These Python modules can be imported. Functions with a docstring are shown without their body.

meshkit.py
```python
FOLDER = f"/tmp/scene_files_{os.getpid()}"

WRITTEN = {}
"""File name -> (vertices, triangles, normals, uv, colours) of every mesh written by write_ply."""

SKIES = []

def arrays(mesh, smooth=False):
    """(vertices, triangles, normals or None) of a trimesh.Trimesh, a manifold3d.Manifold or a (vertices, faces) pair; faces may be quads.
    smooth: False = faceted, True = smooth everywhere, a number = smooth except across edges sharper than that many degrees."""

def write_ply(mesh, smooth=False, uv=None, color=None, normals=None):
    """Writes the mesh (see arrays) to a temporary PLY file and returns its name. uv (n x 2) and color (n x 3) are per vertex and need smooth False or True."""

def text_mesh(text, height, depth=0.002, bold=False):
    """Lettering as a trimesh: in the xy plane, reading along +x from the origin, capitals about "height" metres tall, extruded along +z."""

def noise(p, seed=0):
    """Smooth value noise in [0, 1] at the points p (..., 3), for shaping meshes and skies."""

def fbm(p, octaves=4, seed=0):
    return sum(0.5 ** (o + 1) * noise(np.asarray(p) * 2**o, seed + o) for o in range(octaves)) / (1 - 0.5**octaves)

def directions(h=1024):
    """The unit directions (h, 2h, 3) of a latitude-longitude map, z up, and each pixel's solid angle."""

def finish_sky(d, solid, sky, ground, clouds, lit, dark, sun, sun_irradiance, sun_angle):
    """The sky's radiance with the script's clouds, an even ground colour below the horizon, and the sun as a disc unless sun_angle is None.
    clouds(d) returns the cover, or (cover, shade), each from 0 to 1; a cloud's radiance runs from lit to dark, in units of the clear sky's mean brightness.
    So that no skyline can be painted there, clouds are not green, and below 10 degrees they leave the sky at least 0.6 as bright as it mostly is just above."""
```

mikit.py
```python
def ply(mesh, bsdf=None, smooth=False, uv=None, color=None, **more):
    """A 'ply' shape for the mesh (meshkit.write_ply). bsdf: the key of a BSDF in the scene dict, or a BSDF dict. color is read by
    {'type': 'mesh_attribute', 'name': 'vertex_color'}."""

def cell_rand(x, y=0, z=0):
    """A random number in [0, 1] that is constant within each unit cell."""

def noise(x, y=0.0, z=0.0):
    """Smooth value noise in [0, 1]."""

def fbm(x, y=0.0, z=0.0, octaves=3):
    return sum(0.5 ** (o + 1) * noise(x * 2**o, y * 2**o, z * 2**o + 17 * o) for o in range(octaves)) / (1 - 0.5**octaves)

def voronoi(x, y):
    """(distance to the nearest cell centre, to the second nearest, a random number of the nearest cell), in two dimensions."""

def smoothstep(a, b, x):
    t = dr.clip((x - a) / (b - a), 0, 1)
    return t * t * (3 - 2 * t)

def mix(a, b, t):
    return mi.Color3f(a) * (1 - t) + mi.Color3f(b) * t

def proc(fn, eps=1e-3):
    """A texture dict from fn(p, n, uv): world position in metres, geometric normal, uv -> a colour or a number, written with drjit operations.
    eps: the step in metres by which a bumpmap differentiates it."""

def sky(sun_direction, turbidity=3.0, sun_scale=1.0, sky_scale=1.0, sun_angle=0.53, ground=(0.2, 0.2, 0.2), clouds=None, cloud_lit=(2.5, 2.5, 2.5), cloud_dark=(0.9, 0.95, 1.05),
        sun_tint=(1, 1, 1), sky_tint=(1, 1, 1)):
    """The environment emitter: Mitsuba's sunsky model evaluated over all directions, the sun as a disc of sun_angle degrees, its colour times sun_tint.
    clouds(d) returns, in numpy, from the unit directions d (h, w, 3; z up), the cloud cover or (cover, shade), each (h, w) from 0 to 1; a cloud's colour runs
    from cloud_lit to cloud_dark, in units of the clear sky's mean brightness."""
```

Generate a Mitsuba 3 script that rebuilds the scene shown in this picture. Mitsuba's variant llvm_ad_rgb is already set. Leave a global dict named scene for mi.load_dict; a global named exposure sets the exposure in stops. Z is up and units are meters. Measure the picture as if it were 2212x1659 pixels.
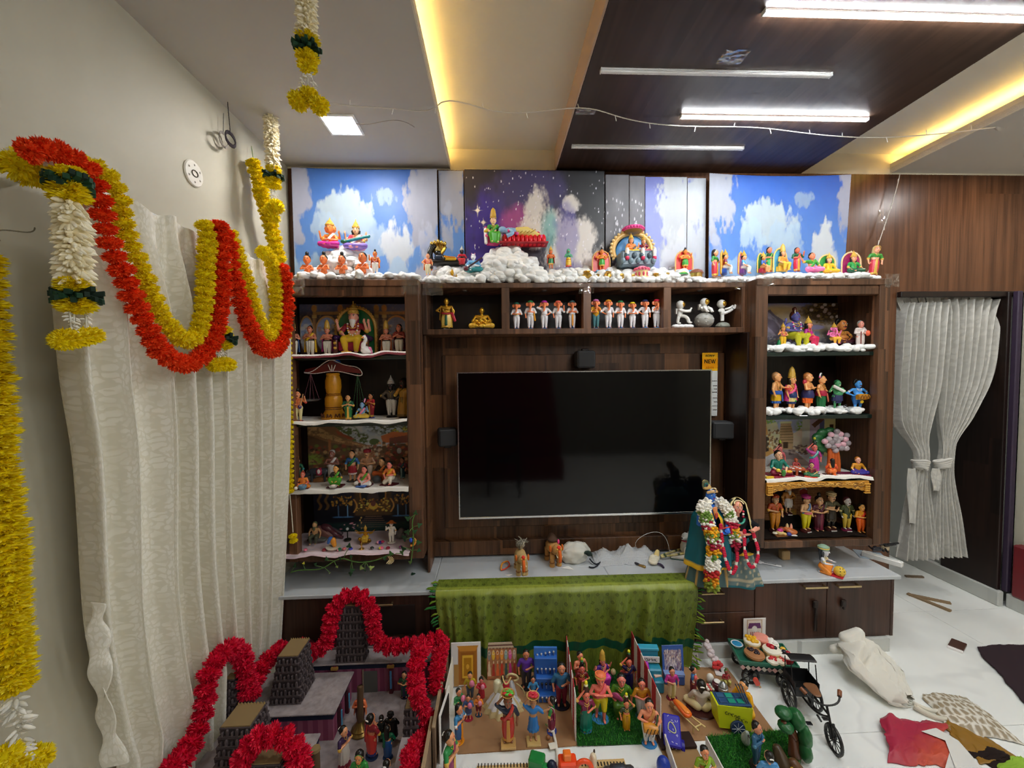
import math,numpy as np,trimesh,manifold3d as m3,drjit as dr,mitsuba as mi,mikit
from meshkit import noise as vnoise,fbm as vfbm,text_mesh
from mikit import noise,fbm,cell_rand,smoothstep,mix,proc,ply

# ---------------------------------------------------------------- camera, lights, exposure
T4=mi.ScalarTransform4f
F,W,H=870.,2212,1659
EYE=np.array([.0,.0,1.6])
def basis(yaw=2.37,pitch=2.38,roll=-.601):
 y,p,r=np.radians([yaw,pitch,roll])
 f=np.array([math.sin(y)*math.cos(p),math.cos(y)*math.cos(p),-math.sin(p)])
 rt=np.array([math.cos(y),-math.sin(y),0]);up=np.cross(rt,f)
 return math.cos(r)*rt+math.sin(r)*up,-math.sin(r)*rt+math.cos(r)*up,f
RT,UP,FW=basis()
def at(px,py,x=None,y=None,z=None):
 """the point of a wall, shelf or floor plane that the photograph shows at a pixel"""
 d=FW+RT*(px-W/2)/F-UP*(py-H/2)/F
 t=(x-EYE[0])/d[0]if x is not None else(y-EYE[1])/d[1]if y is not None else(z-EYE[2])/d[2]
 return EYE+d*t
scene,labels,used={},{},{}
scene['camera']={'type':'perspective','fov':math.degrees(2*math.atan(W/2/F)),'fov_axis':'x','near_clip':.02,'far_clip':50,
 'to_world':T4().look_at(origin=EYE.tolist(),target=(EYE+FW).tolist(),up=UP.tolist())}
exposure=1.72
TILE_L,TUBE_L,COVE_L=36.,38.,10.5
def rgb(c):return{'type':'rgb','value':[float(x)for x in c]}
def lamp(c,s):return{'type':'area','radiance':rgb(np.array(c)*s)}

# ---------------------------------------------------------------- helpers
def L(c):
 """'#rrggbb' or 0-255 triple -> linear rgb"""
 if isinstance(c,str):
  c=PAL.get(c,c).lstrip('#');c=[int(c[i:i+2],16)for i in(0,2,4)]
 c=np.asarray(c,float)/255
 return np.where(c<=.04045,c/12.92,((c+.055)/1.055)**2.4)
PAL=dict(skin='e8985e',peach='f0a878',pale='f3c69a',orange='f08038',brown='a06a45',dark='2a2320',blue='3a74c8',sky='6fb0e0',green='2f8a3c',lime='7db82e',dkgreen='14563a',
 teal='1f7f86',red='c8243a',maroon='7c1c34',pink='ee5c9c',ltpink='f5a6c0',yellow='f0bc28',mustard='c8921e',gold='d8ac48',white='f2efe8',cream='eadfb8',purple='6a2f98',magenta='c02a8a',
 black='15130f',navy='26306e',grey='8a8a88',ltgrey='c4c4c0',tan='b98a5a',wood='6a4630',olive='6f7a30',violet='8a6fc8',royal='2850a8')
rng=np.random.default_rng(7)

def uid(base):
 n=used.get(base,-1)+1;used[base]=n
 return base if n==0 else f'{base}_{n:03d}'
def tag(key,label=None,cat=None,group=None,kind=None):
 d=labels.setdefault(key,{})
 for k,v in(('label',label),('category',cat),('group',group),('kind',kind)):
  if v:d[k]=v
 return key
def thing(base,label,cat,group=None):return tag(uid(base),label,cat,group)
def vply(v,f,c,bs,smooth=True):
 """a mesh whose triangles each have one plain colour, carried as two numbers (red and green, blue) in uv"""
 f=np.asarray(f,int)
 if f.shape[1]==4:f=np.vstack([f[:,[0,1,2]],f[:,[0,2,3]]])
 c=np.clip(np.broadcast_to(c,v.shape),0,1);c=np.round(255*np.where(c<=.0031308,c*12.92,1.055*c**(1/2.4)-.055));t=c[f];bad=(np.abs(t-t[:,:1]).max((1,2))>0)
 if bad.any():k=np.flatnonzero(bad);n=len(v);v,c=np.vstack([v,v[f[k]].reshape(-1,3)]),np.vstack([c,np.repeat(t[k,0],3,0)]);f=f.copy();f[k]=n+np.arange(3*len(k)).reshape(-1,3)
 return ply((v,f),bs,smooth=smooth,uv=np.stack([c[:,0]*256+c[:,1],c[:,2]],1))
class MB:
 """collects coloured shapes into one mesh"""
 def __init__(s):s.v,s.f,s.c,s.n=[],[],[],0
 def add(s,m,col=(.5,.5,.5),M=None,flat=False):
  v,f=(np.asarray(m[0],float),np.asarray(m[1],int))if isinstance(m,tuple)else mani(m)if hasattr(m,'to_mesh')else(np.array(m.vertices),np.array(m.faces))
  if len(f)==0:return s
  if f.shape[1]==4:f=np.vstack([f[:,[0,1,2]],f[:,[0,2,3]]])
  c=L(col)if isinstance(col,str)else np.asarray(col,float)
  if callable(col):c=np.asarray(col(v),float)
  c=np.broadcast_to(c,v.shape).copy()
  if M is not None:v=tf(v,M)
  if flat:v,c,f=v[f].reshape(-1,3),c[f].reshape(-1,3),np.arange(f.size).reshape(-1,3)
  s.v.append(v);s.f.append(f+s.n);s.c.append(c);s.n+=len(v)
  return s
 def build(s,key,bsdf,M=None,smooth=True,**more):
  if not s.v:return None
  v,f,c=np.vstack(s.v),np.vstack(s.f),np.vstack(s.c)
  if M is not None:v=tf(v,M)
  scene[key]=vply(v,f,c,bsdf,smooth);return key
def part(parent,base):return uid(f'{parent}__{base}')
def mani(m):
 m=m.to_mesh();return np.array(m.vert_properties[:,:3],float),np.array(m.tri_verts,int)
def tf(v,M):
 M=np.asarray(M);return v@M[:3,:3].T+M[:3,3]
def mat(loc=(0,0,0),rz=0,s=1.,rx=0,ry=0):
 a,b,c=np.radians([rx,ry,rz]);M=np.eye(4)
 Rx=np.array([[1,0,0],[0,math.cos(a),-math.sin(a)],[0,math.sin(a),math.cos(a)]])
 Ry=np.array([[math.cos(b),0,math.sin(b)],[0,1,0],[-math.sin(b),0,math.cos(b)]])
 Rz=np.array([[math.cos(c),-math.sin(c),0],[math.sin(c),math.cos(c),0],[0,0,1]])
 M[:3,:3]=Rz@Ry@Rx@np.diag(np.broadcast_to(s,3));M[:3,3]=loc
 return M
def box(c,s,ch=.0):
 """chamfered box: centre, full size"""
 c,h=np.asarray(c,float),np.asarray(s,float)/2
 ch=min(ch,h.min()*.6)
 if ch<=0:
  v=np.array([[x,y,z]for x in(-1,1)for y in(-1,1)for z in(-1,1)])*h+c
  return v,np.array([[0,1,3],[0,3,2],[4,6,7],[4,7,5],[0,4,5],[0,5,1],[2,3,7],[2,7,6],[0,2,6],[0,6,4],[1,5,7],[1,7,3]])
 p=[]
 for sg in np.ndindex(2,2,2):
  g=np.array(sg)*2-1
  for k in range(3):
   q=g*(h-ch);q[k]=g[k]*h[k];p.append(q+c)
 return mani(m3.Manifold.hull_points(np.array(p)))
def bx(x0,x1,y0,y1,z0,z1,ch=.0):return box(((x0+x1)/2,(y0+y1)/2,(z0+z1)/2),(x1-x0,y1-y0,z1-z0),ch)
ICO={k:np.array(trimesh.creation.icosphere(subdivisions=k).vertices)for k in(0,1,2)}
ICF={k:np.array(trimesh.creation.icosphere(subdivisions=k).faces)for k in(0,1,2,3)}
ICO[3]=np.array(trimesh.creation.icosphere(subdivisions=3).vertices)
def ball(c,r,k=2):return ICO[k]*np.broadcast_to(r,3)+np.asarray(c,float),ICF[k]
def hull(*balls,k=1):
 """hull of ellipsoids given as (centre, radius)"""
 return m3.Manifold.hull_points(np.vstack([ICO[k]*np.broadcast_to(r,3)+np.asarray(c,float)for c,r in balls]))
def join(ms):return m3.Manifold.batch_boolean(list(ms),m3.OpType.Add)
def lathe(prof,n=24,sx=1,sy=1,fold=None):
 """prof: (r, z) rows from bottom to top; sharp corners split"""
 p=[np.asarray(q,float)for q in prof];rows=[p[0]]
 for i in range(1,len(p)):
  rows.append(p[i])
  if i<len(p)-1:
   a,b=p[i]-p[i-1],p[i+1]-p[i]
   if abs(a[0]*b[1]-a[1]*b[0])>.6*np.linalg.norm(a)*np.linalg.norm(b):rows.append(p[i])
 th=np.arange(n)*2*np.pi/n
 v=np.concatenate([np.stack([r*np.cos(th)*sx*(1 if fold is None else fold(th,z)),r*np.sin(th)*sy*(1 if fold is None else fold(th,z)),np.full(n,z)],1)for r,z in rows])
 f=[]
 for i in range(len(rows)-1):
  if np.allclose(rows[i],rows[i+1]):continue
  a=np.arange(n);b=(a+1)%n
  f+=[np.stack([i*n+a,i*n+b,(i+1)*n+b],1),np.stack([i*n+a,(i+1)*n+b,(i+1)*n+a],1)]
 return v,np.vstack(f)
def frames(p):
 p=np.asarray(p,float);t=np.gradient(p,axis=0);t/=np.linalg.norm(t,axis=1,keepdims=True)+1e-12
 a=np.cross(t[0],[0,0,1.]if abs(t[0][2])<.9 else[1.,0,0]);a/=np.linalg.norm(a);A=[a]
 for i in range(1,len(p)):
  a=A[-1]-t[i]*(A[-1]@t[i]);A.append(a/(np.linalg.norm(a)+1e-12))
 A=np.array(A);return t,A,np.cross(t,A)
def tube(p,r,n=8):
 p=np.asarray(p,float);t,a,b=frames(p);r=np.broadcast_to(r,(len(p),))
 th=np.arange(n)*2*np.pi/n
 v=p[:,None]+r[:,None,None]*(np.cos(th)[None,:,None]*a[:,None]+np.sin(th)[None,:,None]*b[:,None])
 f=[]
 for i in range(len(p)-1):
  q=np.arange(n);w=(q+1)%n
  f+=[np.stack([i*n+q,i*n+w,(i+1)*n+w],1),np.stack([i*n+q,(i+1)*n+w,(i+1)*n+q],1)]
 v=np.vstack([v.reshape(-1,3),p[:1],p[-1:]]);m=len(p)*n;q=np.arange(n);w=(q+1)%n
 f+=[np.stack([q*0+m,w,q],1),np.stack([q*0+m+1,m-n+q,m-n+w],1)]
 return v,np.vstack(f)
def curve(pts,n=40):
 """smooth curve through points"""
 from scipy.interpolate import CubicSpline
 pts=np.asarray(pts,float);s=np.r_[0,np.cumsum(np.linalg.norm(np.diff(pts,axis=0),axis=1))]
 return CubicSpline(s,pts)(np.linspace(0,s[-1],n))
def even(pts,step):
 """points every STEP along the smooth curve"""
 c=curve(pts,400);s=np.r_[0,np.cumsum(np.linalg.norm(np.diff(c,axis=0),axis=1))]
 u=np.linspace(0,s[-1],max(2,int(round(s[-1]/step))+1));return np.stack([np.interp(u,s,c[:,k])for k in range(3)],1)
def sheet(fn,nu,nv,th=.002,wrap=False):
 """a cloth of thickness th from fn(u, v) -> points, u and v in 0..1"""
 u,v=np.meshgrid(np.linspace(0,1,nu),np.linspace(0,1,nv),indexing='ij')
 P=fn(u,v);du,dv=np.gradient(P,axis=0),np.gradient(P,axis=1);N=np.cross(du,dv);N/=np.linalg.norm(N,axis=-1,keepdims=True)+1e-12
 A,B=(P+N*th/2).reshape(-1,3),(P-N*th/2).reshape(-1,3)
 i,j=np.meshgrid(np.arange(nu-1),np.arange(nv-1),indexing='ij');a=(i*nv+j).ravel();q=np.stack([a,a+nv,a+nv+1,a+1],1);n=nu*nv
 e=np.r_[np.arange(nv),np.arange(1,nu)*nv+nv-1,(nu-1)*nv+np.arange(nv-2,-1,-1),np.arange(nu-2,0,-1)*nv];e2=np.roll(e,-1)
 rim=np.stack([e,e2,e2+n,e+n],1);Q=np.vstack([q,q[:,::-1]+n,rim])
 return np.vstack([A,B]),np.vstack([Q[:,[0,1,2]],Q[:,[0,2,3]]])
def prism(poly,th,M=None):
 """a flat outline (x, z) given thickness th along y, from y=0 to th"""
 from shapely.geometry import Polygon
 m=trimesh.creation.extrude_polygon(Polygon(poly).buffer(0),th,engine='earcut');v=np.array(m.vertices)
 v=np.stack([v[:,0],th-v[:,2],v[:,1]],1);f=np.array(m.faces)
 return(v if M is None else tf(v,M)),f

# ---------------------------------------------------------------- materials
def bsdf(key,d):scene[key]=d;used.setdefault(key,0);return key
def unpack(p,n,uv):
 a=uv.x+.5;r=dr.floor(a/256);c=mi.Color3f(r,dr.floor(a-r*256),dr.floor(uv.y+.5))/255
 return dr.select(c<=.04045,c/12.92,dr.power((c+.055)/1.055,2.4))
VC=proc(unpack)
bsdf('paint',{'type':'principled','base_color':VC,'roughness':.33,'specular':.5})
bsdf('cloth',{'type':'twosided','bsdf':{'type':'principled','base_color':VC,'roughness':.85,'specular':.15,'sheen':.3}})
bsdf('matte',{'type':'twosided','bsdf':{'type':'principled','base_color':VC,'roughness':.7,'specular':.3}})
bsdf('satin',{'type':'twosided','bsdf':{'type':'principled','base_color':VC,'roughness':.38,'specular':.5}})
bsdf('metal',{'type':'principled','base_color':VC,'roughness':.28,'metallic':.85})
bsdf('printed',{'type':'principled','base_color':{'type':'mesh_attribute','name':'vertex_color'},'roughness':.45,'specular':.4})
bsdf('puff',{'type':'twosided','bsdf':{'type':'diffuse','reflectance':VC}})
bsdf('gem_gloss',{'type':'principled','base_color':VC,'roughness':.08,'specular':.8,'clearcoat':1.})
bsdf('gloss_black',{'type':'principled','base_color':rgb(L('050506')),'roughness':.07,'specular':.35})
bsdf('chrome',{'type':'principled','base_color':rgb((.62,.62,.62)),'roughness':.22,'metallic':1.})
bsdf('brass',{'type':'principled','base_color':rgb((.55,.42,.22)),'roughness':.3,'metallic':.9})
def wallfn(c,amt=.05,s=1.3):
 c=L(c)
 def fn(p,n,uv):
  k=fbm(p.x*s,p.y*s,p.z*s)-.5;d=fbm(p.x*9,p.y*9,p.z*9,octaves=2)-.5
  return mi.Color3f(*[float(x)for x in c])*(1+amt*2*k+amt*.5*d)
 return proc(fn)
bsdf('wall_paint',{'type':'principled','base_color':wallfn('bfbaa8'),'roughness':.55,'specular':.25})
bsdf('ceiling_paint',{'type':'principled','base_color':wallfn('bab5ae',.03),'roughness':.7,'specular':.2})
bsdf('tray_paint',{'type':'principled','base_color':wallfn('d6cdba',.03),'roughness':.8,'specular':.1})
bsdf('front_paint',{'type':'principled','base_color':wallfn('8a8478',.03),'roughness':.7,'specular':.2})
bsdf('grey_paint',{'type':'principled','base_color':wallfn('a9aca8',.03),'roughness':.7,'specular':.2})
def woodfn(lo,hi,bw=.11,bh=.34,horiz=False,blk=.55,grain=.5):
 lo,hi=[float(x)for x in L(lo)],[float(x)for x in L(hi)]
 def fn(p,n,uv):
  u,v=p.x+p.y*.97,p.z
  if horiz:u,v=p.x,p.y
  b=cell_rand(u/bw+3.1,v/bh+.37*dr.floor(u/bw),5)
  st=fbm(u*55,v*2.2,b*9,octaves=3);fi=noise(u*330,v*9,b*7)if not horiz else st
  t=dr.clip(.12+blk*b*b+grain*1.5*(st-.5)+.22*(fi-.5),0,1)
  return mix(lo,hi,t)
 return proc(fn)
def wood(key,lo,hi,rough=.36,**k):return bsdf(key,{'type':'principled','base_color':woodfn(lo,hi,**k),'roughness':rough,'specular':.4})
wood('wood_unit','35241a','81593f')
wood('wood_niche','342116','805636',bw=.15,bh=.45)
wood('wood_wall','4a2c1a','85583a',bw=.62,bh=4,blk=.25,grain=.5,rough=.32)
wood('wood_base','301e17','634132',bw=.3,bh=3,blk=.35,grain=.5)
wood('wood_ceiling','2a1b12','473023',bw=.12,bh=6,horiz=True,blk=.25,grain=.35,rough=.42)
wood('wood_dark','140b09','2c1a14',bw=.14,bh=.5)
def tilefn(base,vein,dirt=.0):
 base,vein=[float(x)for x in L(base)],[float(x)for x in L(vein)]
 def fn(p,n,uv):
  w=fbm(p.x*2.2,p.y*2.2,3,octaves=4)
  r=dr.abs(fbm(p.x*1.4+w,p.y*1.4,9,octaves=4)-.5)
  k=smoothstep(.035,.0,r)*.5+.35*smoothstep(.5,.8,fbm(p.x*5,p.y*4,1))
  s=smoothstep(.7,.78,noise(p.x*23,p.y*17,4))*smoothstep(.5,.7,noise(p.x*3,p.y*4,8))*dirt
  return mix(base,vein,dr.clip(k,0,1))*(1-s)
 return proc(fn)
bsdf('floor_marble',{'type':'principled','base_color':tilefn('eceeea','d8dad8',.0),'roughness':.22,'specular':.4})
bsdf('counter_marble',{'type':'principled','base_color':tilefn('bcc0c3','9ea3a6',.1),'roughness':.25,'specular':.4})
bsdf('kick_marble',{'type':'principled','base_color':tilefn('c3c5c0','9a9d9b',.3),'roughness':.35,'specular':.4})
# ---------------------------------------------------------------- the room
CZ,TZ=2.805,2.92
def struct(key,m,bs,smooth=False):
 k=uid(key);scene[k]=ply(m,bs,smooth=smooth)
 if '__' not in k:tag(k,kind='structure')
 return k
def cat(*ms):
 v,f,n=[],[],0
 for a,b in ms:v.append(a);f.append(b+n);n+=len(a)
 return np.vstack(v),np.vstack(f)
YB,YF,XL,XR=2.5,-2.6,-1.22,3.36
struct('floor',bx(XL-.1,XR+.3,YF-.1,5.2,-.12,-.006),'kick_marble');tag('floor','white marble floor of large square tiles with thin joints')
tx,ty=np.arange(-1.25,3.9,.8),np.arange(.82-.8*4,5.2,.8)
for i,a in enumerate(tx):
 for j,b in enumerate(ty):
  if a<3.6:struct('floor__tile',bx(a+.0012,a+.7988,b+.0012,b+.7988,-.006,0,.0012),'floor_marble')
struct('wall_left',bx(XL-.12,XL,YF,2.62,0,3.),'wall_paint');tag('wall_left','cream painted wall behind the long curtain')
struct('wall_back',cat(bx(XL-.1,2.58,YB,YB+.12,0,CZ-.01),bx(XL-.1,4.2,YB,YB+.12,2.05,CZ-.01)),'wood_wall')
tag('wall_back','brown wood veneer wall behind the display unit')
struct('wall_back__upper_band',bx(XL-.1,3.9,YB,YB+.12,CZ-.01,3.),'tray_paint')
struct('wall_right',cat(bx(XR,XR+.12,YF,2.44,0,2.05),bx(3.48,3.6,YF,2.5,2.04,3.)),'wall_paint');tag('wall_right','cream wall at the far right edge')
struct('wall_passage',cat(bx(3.31,3.43,2.5,4.9,0,2.04),bx(2.,3.4,4.9,5.,0,2.9),bx(2.46,2.58,2.62,4.9,0,2.9)),'grey_paint');tag('wall_passage','grey passage wall behind the knotted curtain')
struct('ceiling_passage',bx(2.3,3.5,2.62,5,2.6,2.7),'grey_paint')
struct('wall_front',bx(XL-.1,XR+.2,YF-.12,YF,0,3.),'front_paint')
struct('door_1',bx(3.285,3.31,2.46,2.8,.1,2.05,.004),'wood_dark');tag('door_1','dark wood door panel beside the knotted curtain')
bsdf('purple_edge',{'type':'principled','base_color':rgb(L('33263c')),'roughness':.5})
struct('door_1__edge_strip',bx(3.312,3.345,2.43,2.462,.1,2.05,.005),'purple_edge')
struct('door_1__lintel',bx(2.58,3.4,2.47,2.5,2.02,2.055,.003),'wood_dark')
struct('baseboard_right',cat(bx(3.27,3.31,2.44,4.9,0,.1,.006)),'kick_marble');tag('baseboard_right','grey white marble kerb under the dark door')
struct('trim_1',bx(3.32,3.4,1.4,2.44,0,.09,.004),'kick_marble')
# ceiling: low slab left, raised tray, dropped wood panel, raised tray, low slab right
struct('ceiling',cat(bx(XL-.1,-.255,YF,YB+.05,CZ,CZ+.03),bx(2.512,XR+.3,YF,YB+.05,CZ,CZ+.03),bx(XL-.1,-.42,YF,YB+.05,CZ+.02,TZ+.01),bx(2.68,XR+.3,YF,YB+.05,CZ+.02,TZ+.01)),'ceiling_paint')
tag('ceiling','white false ceiling around the recessed tray')
struct('ceiling__tray',bx(-.44,2.7,YF,YB+.05,TZ,TZ+.05),'tray_paint')
struct('ceiling__lip',bx(-.262,-.255,YF,YB,CZ-.004,CZ+.035),'tray_paint')
struct('ceiling__lip',bx(2.512,2.52,YF,YB,CZ-.002,CZ+.055),'tray_paint')
wp=struct('ceiling__wood_panel',bx(.385,1.93,YF,YB,CZ-.012,TZ,.003),'wood_ceiling')
bsdf('pale_edge',{'type':'principled','base_color':rgb(L('b59a84')),'roughness':.6})
struct('ceiling__panel_edge',bx(.377,.385,YF,YB,CZ-.012,TZ),'pale_edge')
# cove LED strips hidden above the slab edges
for x0,x1 in((-.315,-.285),(2.545,2.575)):
 k=thing('led_strip','warm LED strip glowing in the cove above the '+('left' if x0<0 else 'right')+' ceiling slab edge','led strip')
 scene[k]=ply((np.array([[x0,YF+.1,CZ+.045],[x1,YF+.1,CZ+.045],[x1,YB-.03,CZ+.045],[x0,YB-.03,CZ+.045]]),np.array([[0,1,2],[0,2,3]])),'pale_edge',emitter=lamp((1.,.68,.2),COVE_L))
# square LED ceiling lights
bsdf('white_plastic',{'type':'principled','base_color':rgb(L('e8e8e6')),'roughness':.4})
def tile_light(x,y,label,s=.145):
 k=thing('ceiling_light',label,'ceiling light');h=s/2
 fr=cat(*[bx(x-h-.012,x+h+.012,y+a,y+b,CZ-.008,CZ,.002)for a,b in((-h-.012,-h),(h,h+.012))],*[bx(x+a,x+b,y-h,y+h,CZ-.008,CZ,.002)for a,b in((-h-.012,-h),(h,h+.012))])
 scene[k+'__frame']=ply(fr,'white_plastic')
 scene[k+'__diffuser']=ply((np.array([[x-h,y-h,CZ-.004],[x+h,y-h,CZ-.004],[x+h,y+h,CZ-.004],[x-h,y+h,CZ-.004]]),np.array([[0,2,1],[0,3,2]])),'white_plastic',emitter=lamp((1.,.97,.95),TILE_L))
tile_light(-.74,2.07,'square white LED ceiling light glowing beside the hanging garland')
for x,y,w_ in((2.95,2.,'above the doorway end of the wood wall'),(2.95,.2,'right of the camera'),(2.95,-1.5,'at the rear right of the room')):tile_light(x,y,'square white LED ceiling light '+w_)
# linear tube lights on the wood panel
def tube_light(x0,x1,y,lit,label):
 k=thing('tube_light',label,'tube light')
 z=CZ-.012
 scene[k+'__housing']=ply(cat(bx(x0,x1,y-.009,y+.009,z-.006,z,.001),bx(x0-.004,x0,y-.011,y+.011,z-.016,z,.001),bx(x1,x1+.004,y-.011,y+.011,z-.016,z,.001)),'white_plastic')
 v,f=bx(x0,x1,y-.009,y+.009,z-.016,z-.006,.004)
 scene[k+'__tube']=ply((v,f),'white_plastic',**({'emitter':lamp((.93,.98,1.),TUBE_L)}if lit else{}))
tube_light(.92,1.88,1.37,True,'long lit white tube light nearest the camera on the wood ceiling panel')
tube_light(.44,1.39,1.65,False,'unlit white tube light between the two lit tubes')
tube_light(.9,1.82,1.935,True,'lit white tube light crossed by the fairy light wire')
tube_light(.43,1.37,2.205,False,'unlit white tube light nearest the back wall')
for y,w_ in((.95,'just above the top of the view'),(.45,'ahead of the camera'),(-.1,'above the camera'),(-.7,'behind the camera'),(-1.4,'at the rear of the room')):tube_light(.9,1.83,y,True,'lit white tube light on the wood panel '+w_)
# the far end of the room that the television mirrors: a stepped display under red cloth and a chair
k=thing('stepped_stand','stepped display stand covered with dark red cloth behind the camera','display stand')
bsdf('red_cloth',{'type':'diffuse','reflectance':rgb(L('6a1420'))})
for i in range(6):scene[part(k,'step')]=ply(bx(-.75,.95,-2.55+.0,-.9-.26*i,.28*i,.28*(i+1),.006),'red_cloth')
k=thing('chair','dark wooden chair standing behind the camera','chair');scene[part(k,'seat')]=ply(bx(-.12,.3,-.62,-.2,.43,.47,.008),'wood_dark')
for x,y,z in((-.12,-.62,.95),(.265,-.62,.95),(-.12,-.235,.43),(.265,-.235,.43)):scene[part(k,'leg')]=ply(bx(x,x+.035,y,y+.035,0,z,.004),'wood_dark')
for z in(.6,.72,.86):scene[part(k,'back_rail')]=ply(bx(-.09,.27,-.615,-.6,z,z+.06,.004),'wood_dark')
k=thing('ceiling_light','ceiling light of the passage beyond the knotted curtain','ceiling light');scene[k]=ply((np.array([[2.8,3.2,2.59],[3.1,3.2,2.59],[3.1,3.6,2.59],[2.8,3.6,2.59]]),np.array([[0,2,1],[0,3,2]])),'white_plastic',emitter=lamp((1,.98,.95),5.))
# ---------------------------------------------------------------- wall unit
def P(parent,base,m,bs,label=None,smooth=False):
 k=part(parent,base);scene[k]=ply(m,bs,smooth=smooth)
 if label:tag(k,label)
 return k
YT,YH,YN=2.17,2.264,2.49
bsdf('niche_black',{'type':'principled','base_color':rgb(L('1a100c')),'roughness':.5})
bsdf('shelf_glass',{'type':'principled','base_color':rgb(L('10201c')),'roughness':.08,'specular':.6})
SHL,SHR=(1.672,1.312,.948),(1.668,1.31,.948)
def tower(x0,x1,o0,o1,label,shelves):
 k=thing('display_tower',label,'shelf unit')
 z0,z1,b0,b1=.565,2.07,.6,1.985
 P(k,'side_panel',bx(x0,x0+.03,YT+.02,YN,z0,z1,.002),'wood_unit');P(k,'side_panel',bx(x1-.03,x1,YT+.02,YN,z0,z1,.002),'wood_unit')
 P(k,'stile',bx(x0,o0,YT,YT+.05,z0,z1,.003),'wood_unit');P(k,'stile',bx(o1,x1,YT,YT+.05,z0,z1,.003),'wood_unit')
 P(k,'top_rail',bx(o0,o1,YT+.006,YT+.05,b1,z1-.035,.003),'wood_unit');P(k,'bottom_rail',bx(o0,o1,YT+.004,YT+.05,z0-.005,b0,.003),'wood_unit')
 P(k,'cornice',bx(x0,x1,YT-.005,YN,z1-.035,z1,.003),'wood_unit')
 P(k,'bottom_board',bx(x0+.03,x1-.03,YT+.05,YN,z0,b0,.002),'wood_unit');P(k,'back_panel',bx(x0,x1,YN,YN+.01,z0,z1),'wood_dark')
 for z in shelves:P(k,'shelf',bx(x0+.03,x1-.03,YT+.03,YN,z-.022,z,.002),'shelf_glass','dark glass shelf')
 return k
tower(-1.215,-.4,-1.07,-.475,'tall dark wood display tower on the left holding four tiers of figurines',SHL)
tower(1.435,2.205,1.505,2.143,'tall dark wood display tower on the right with four tiers of figurines',SHR)
h=thing('hutch','dark wood hutch of four open cubbies bridging the two towers above the television','shelf unit')
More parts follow.
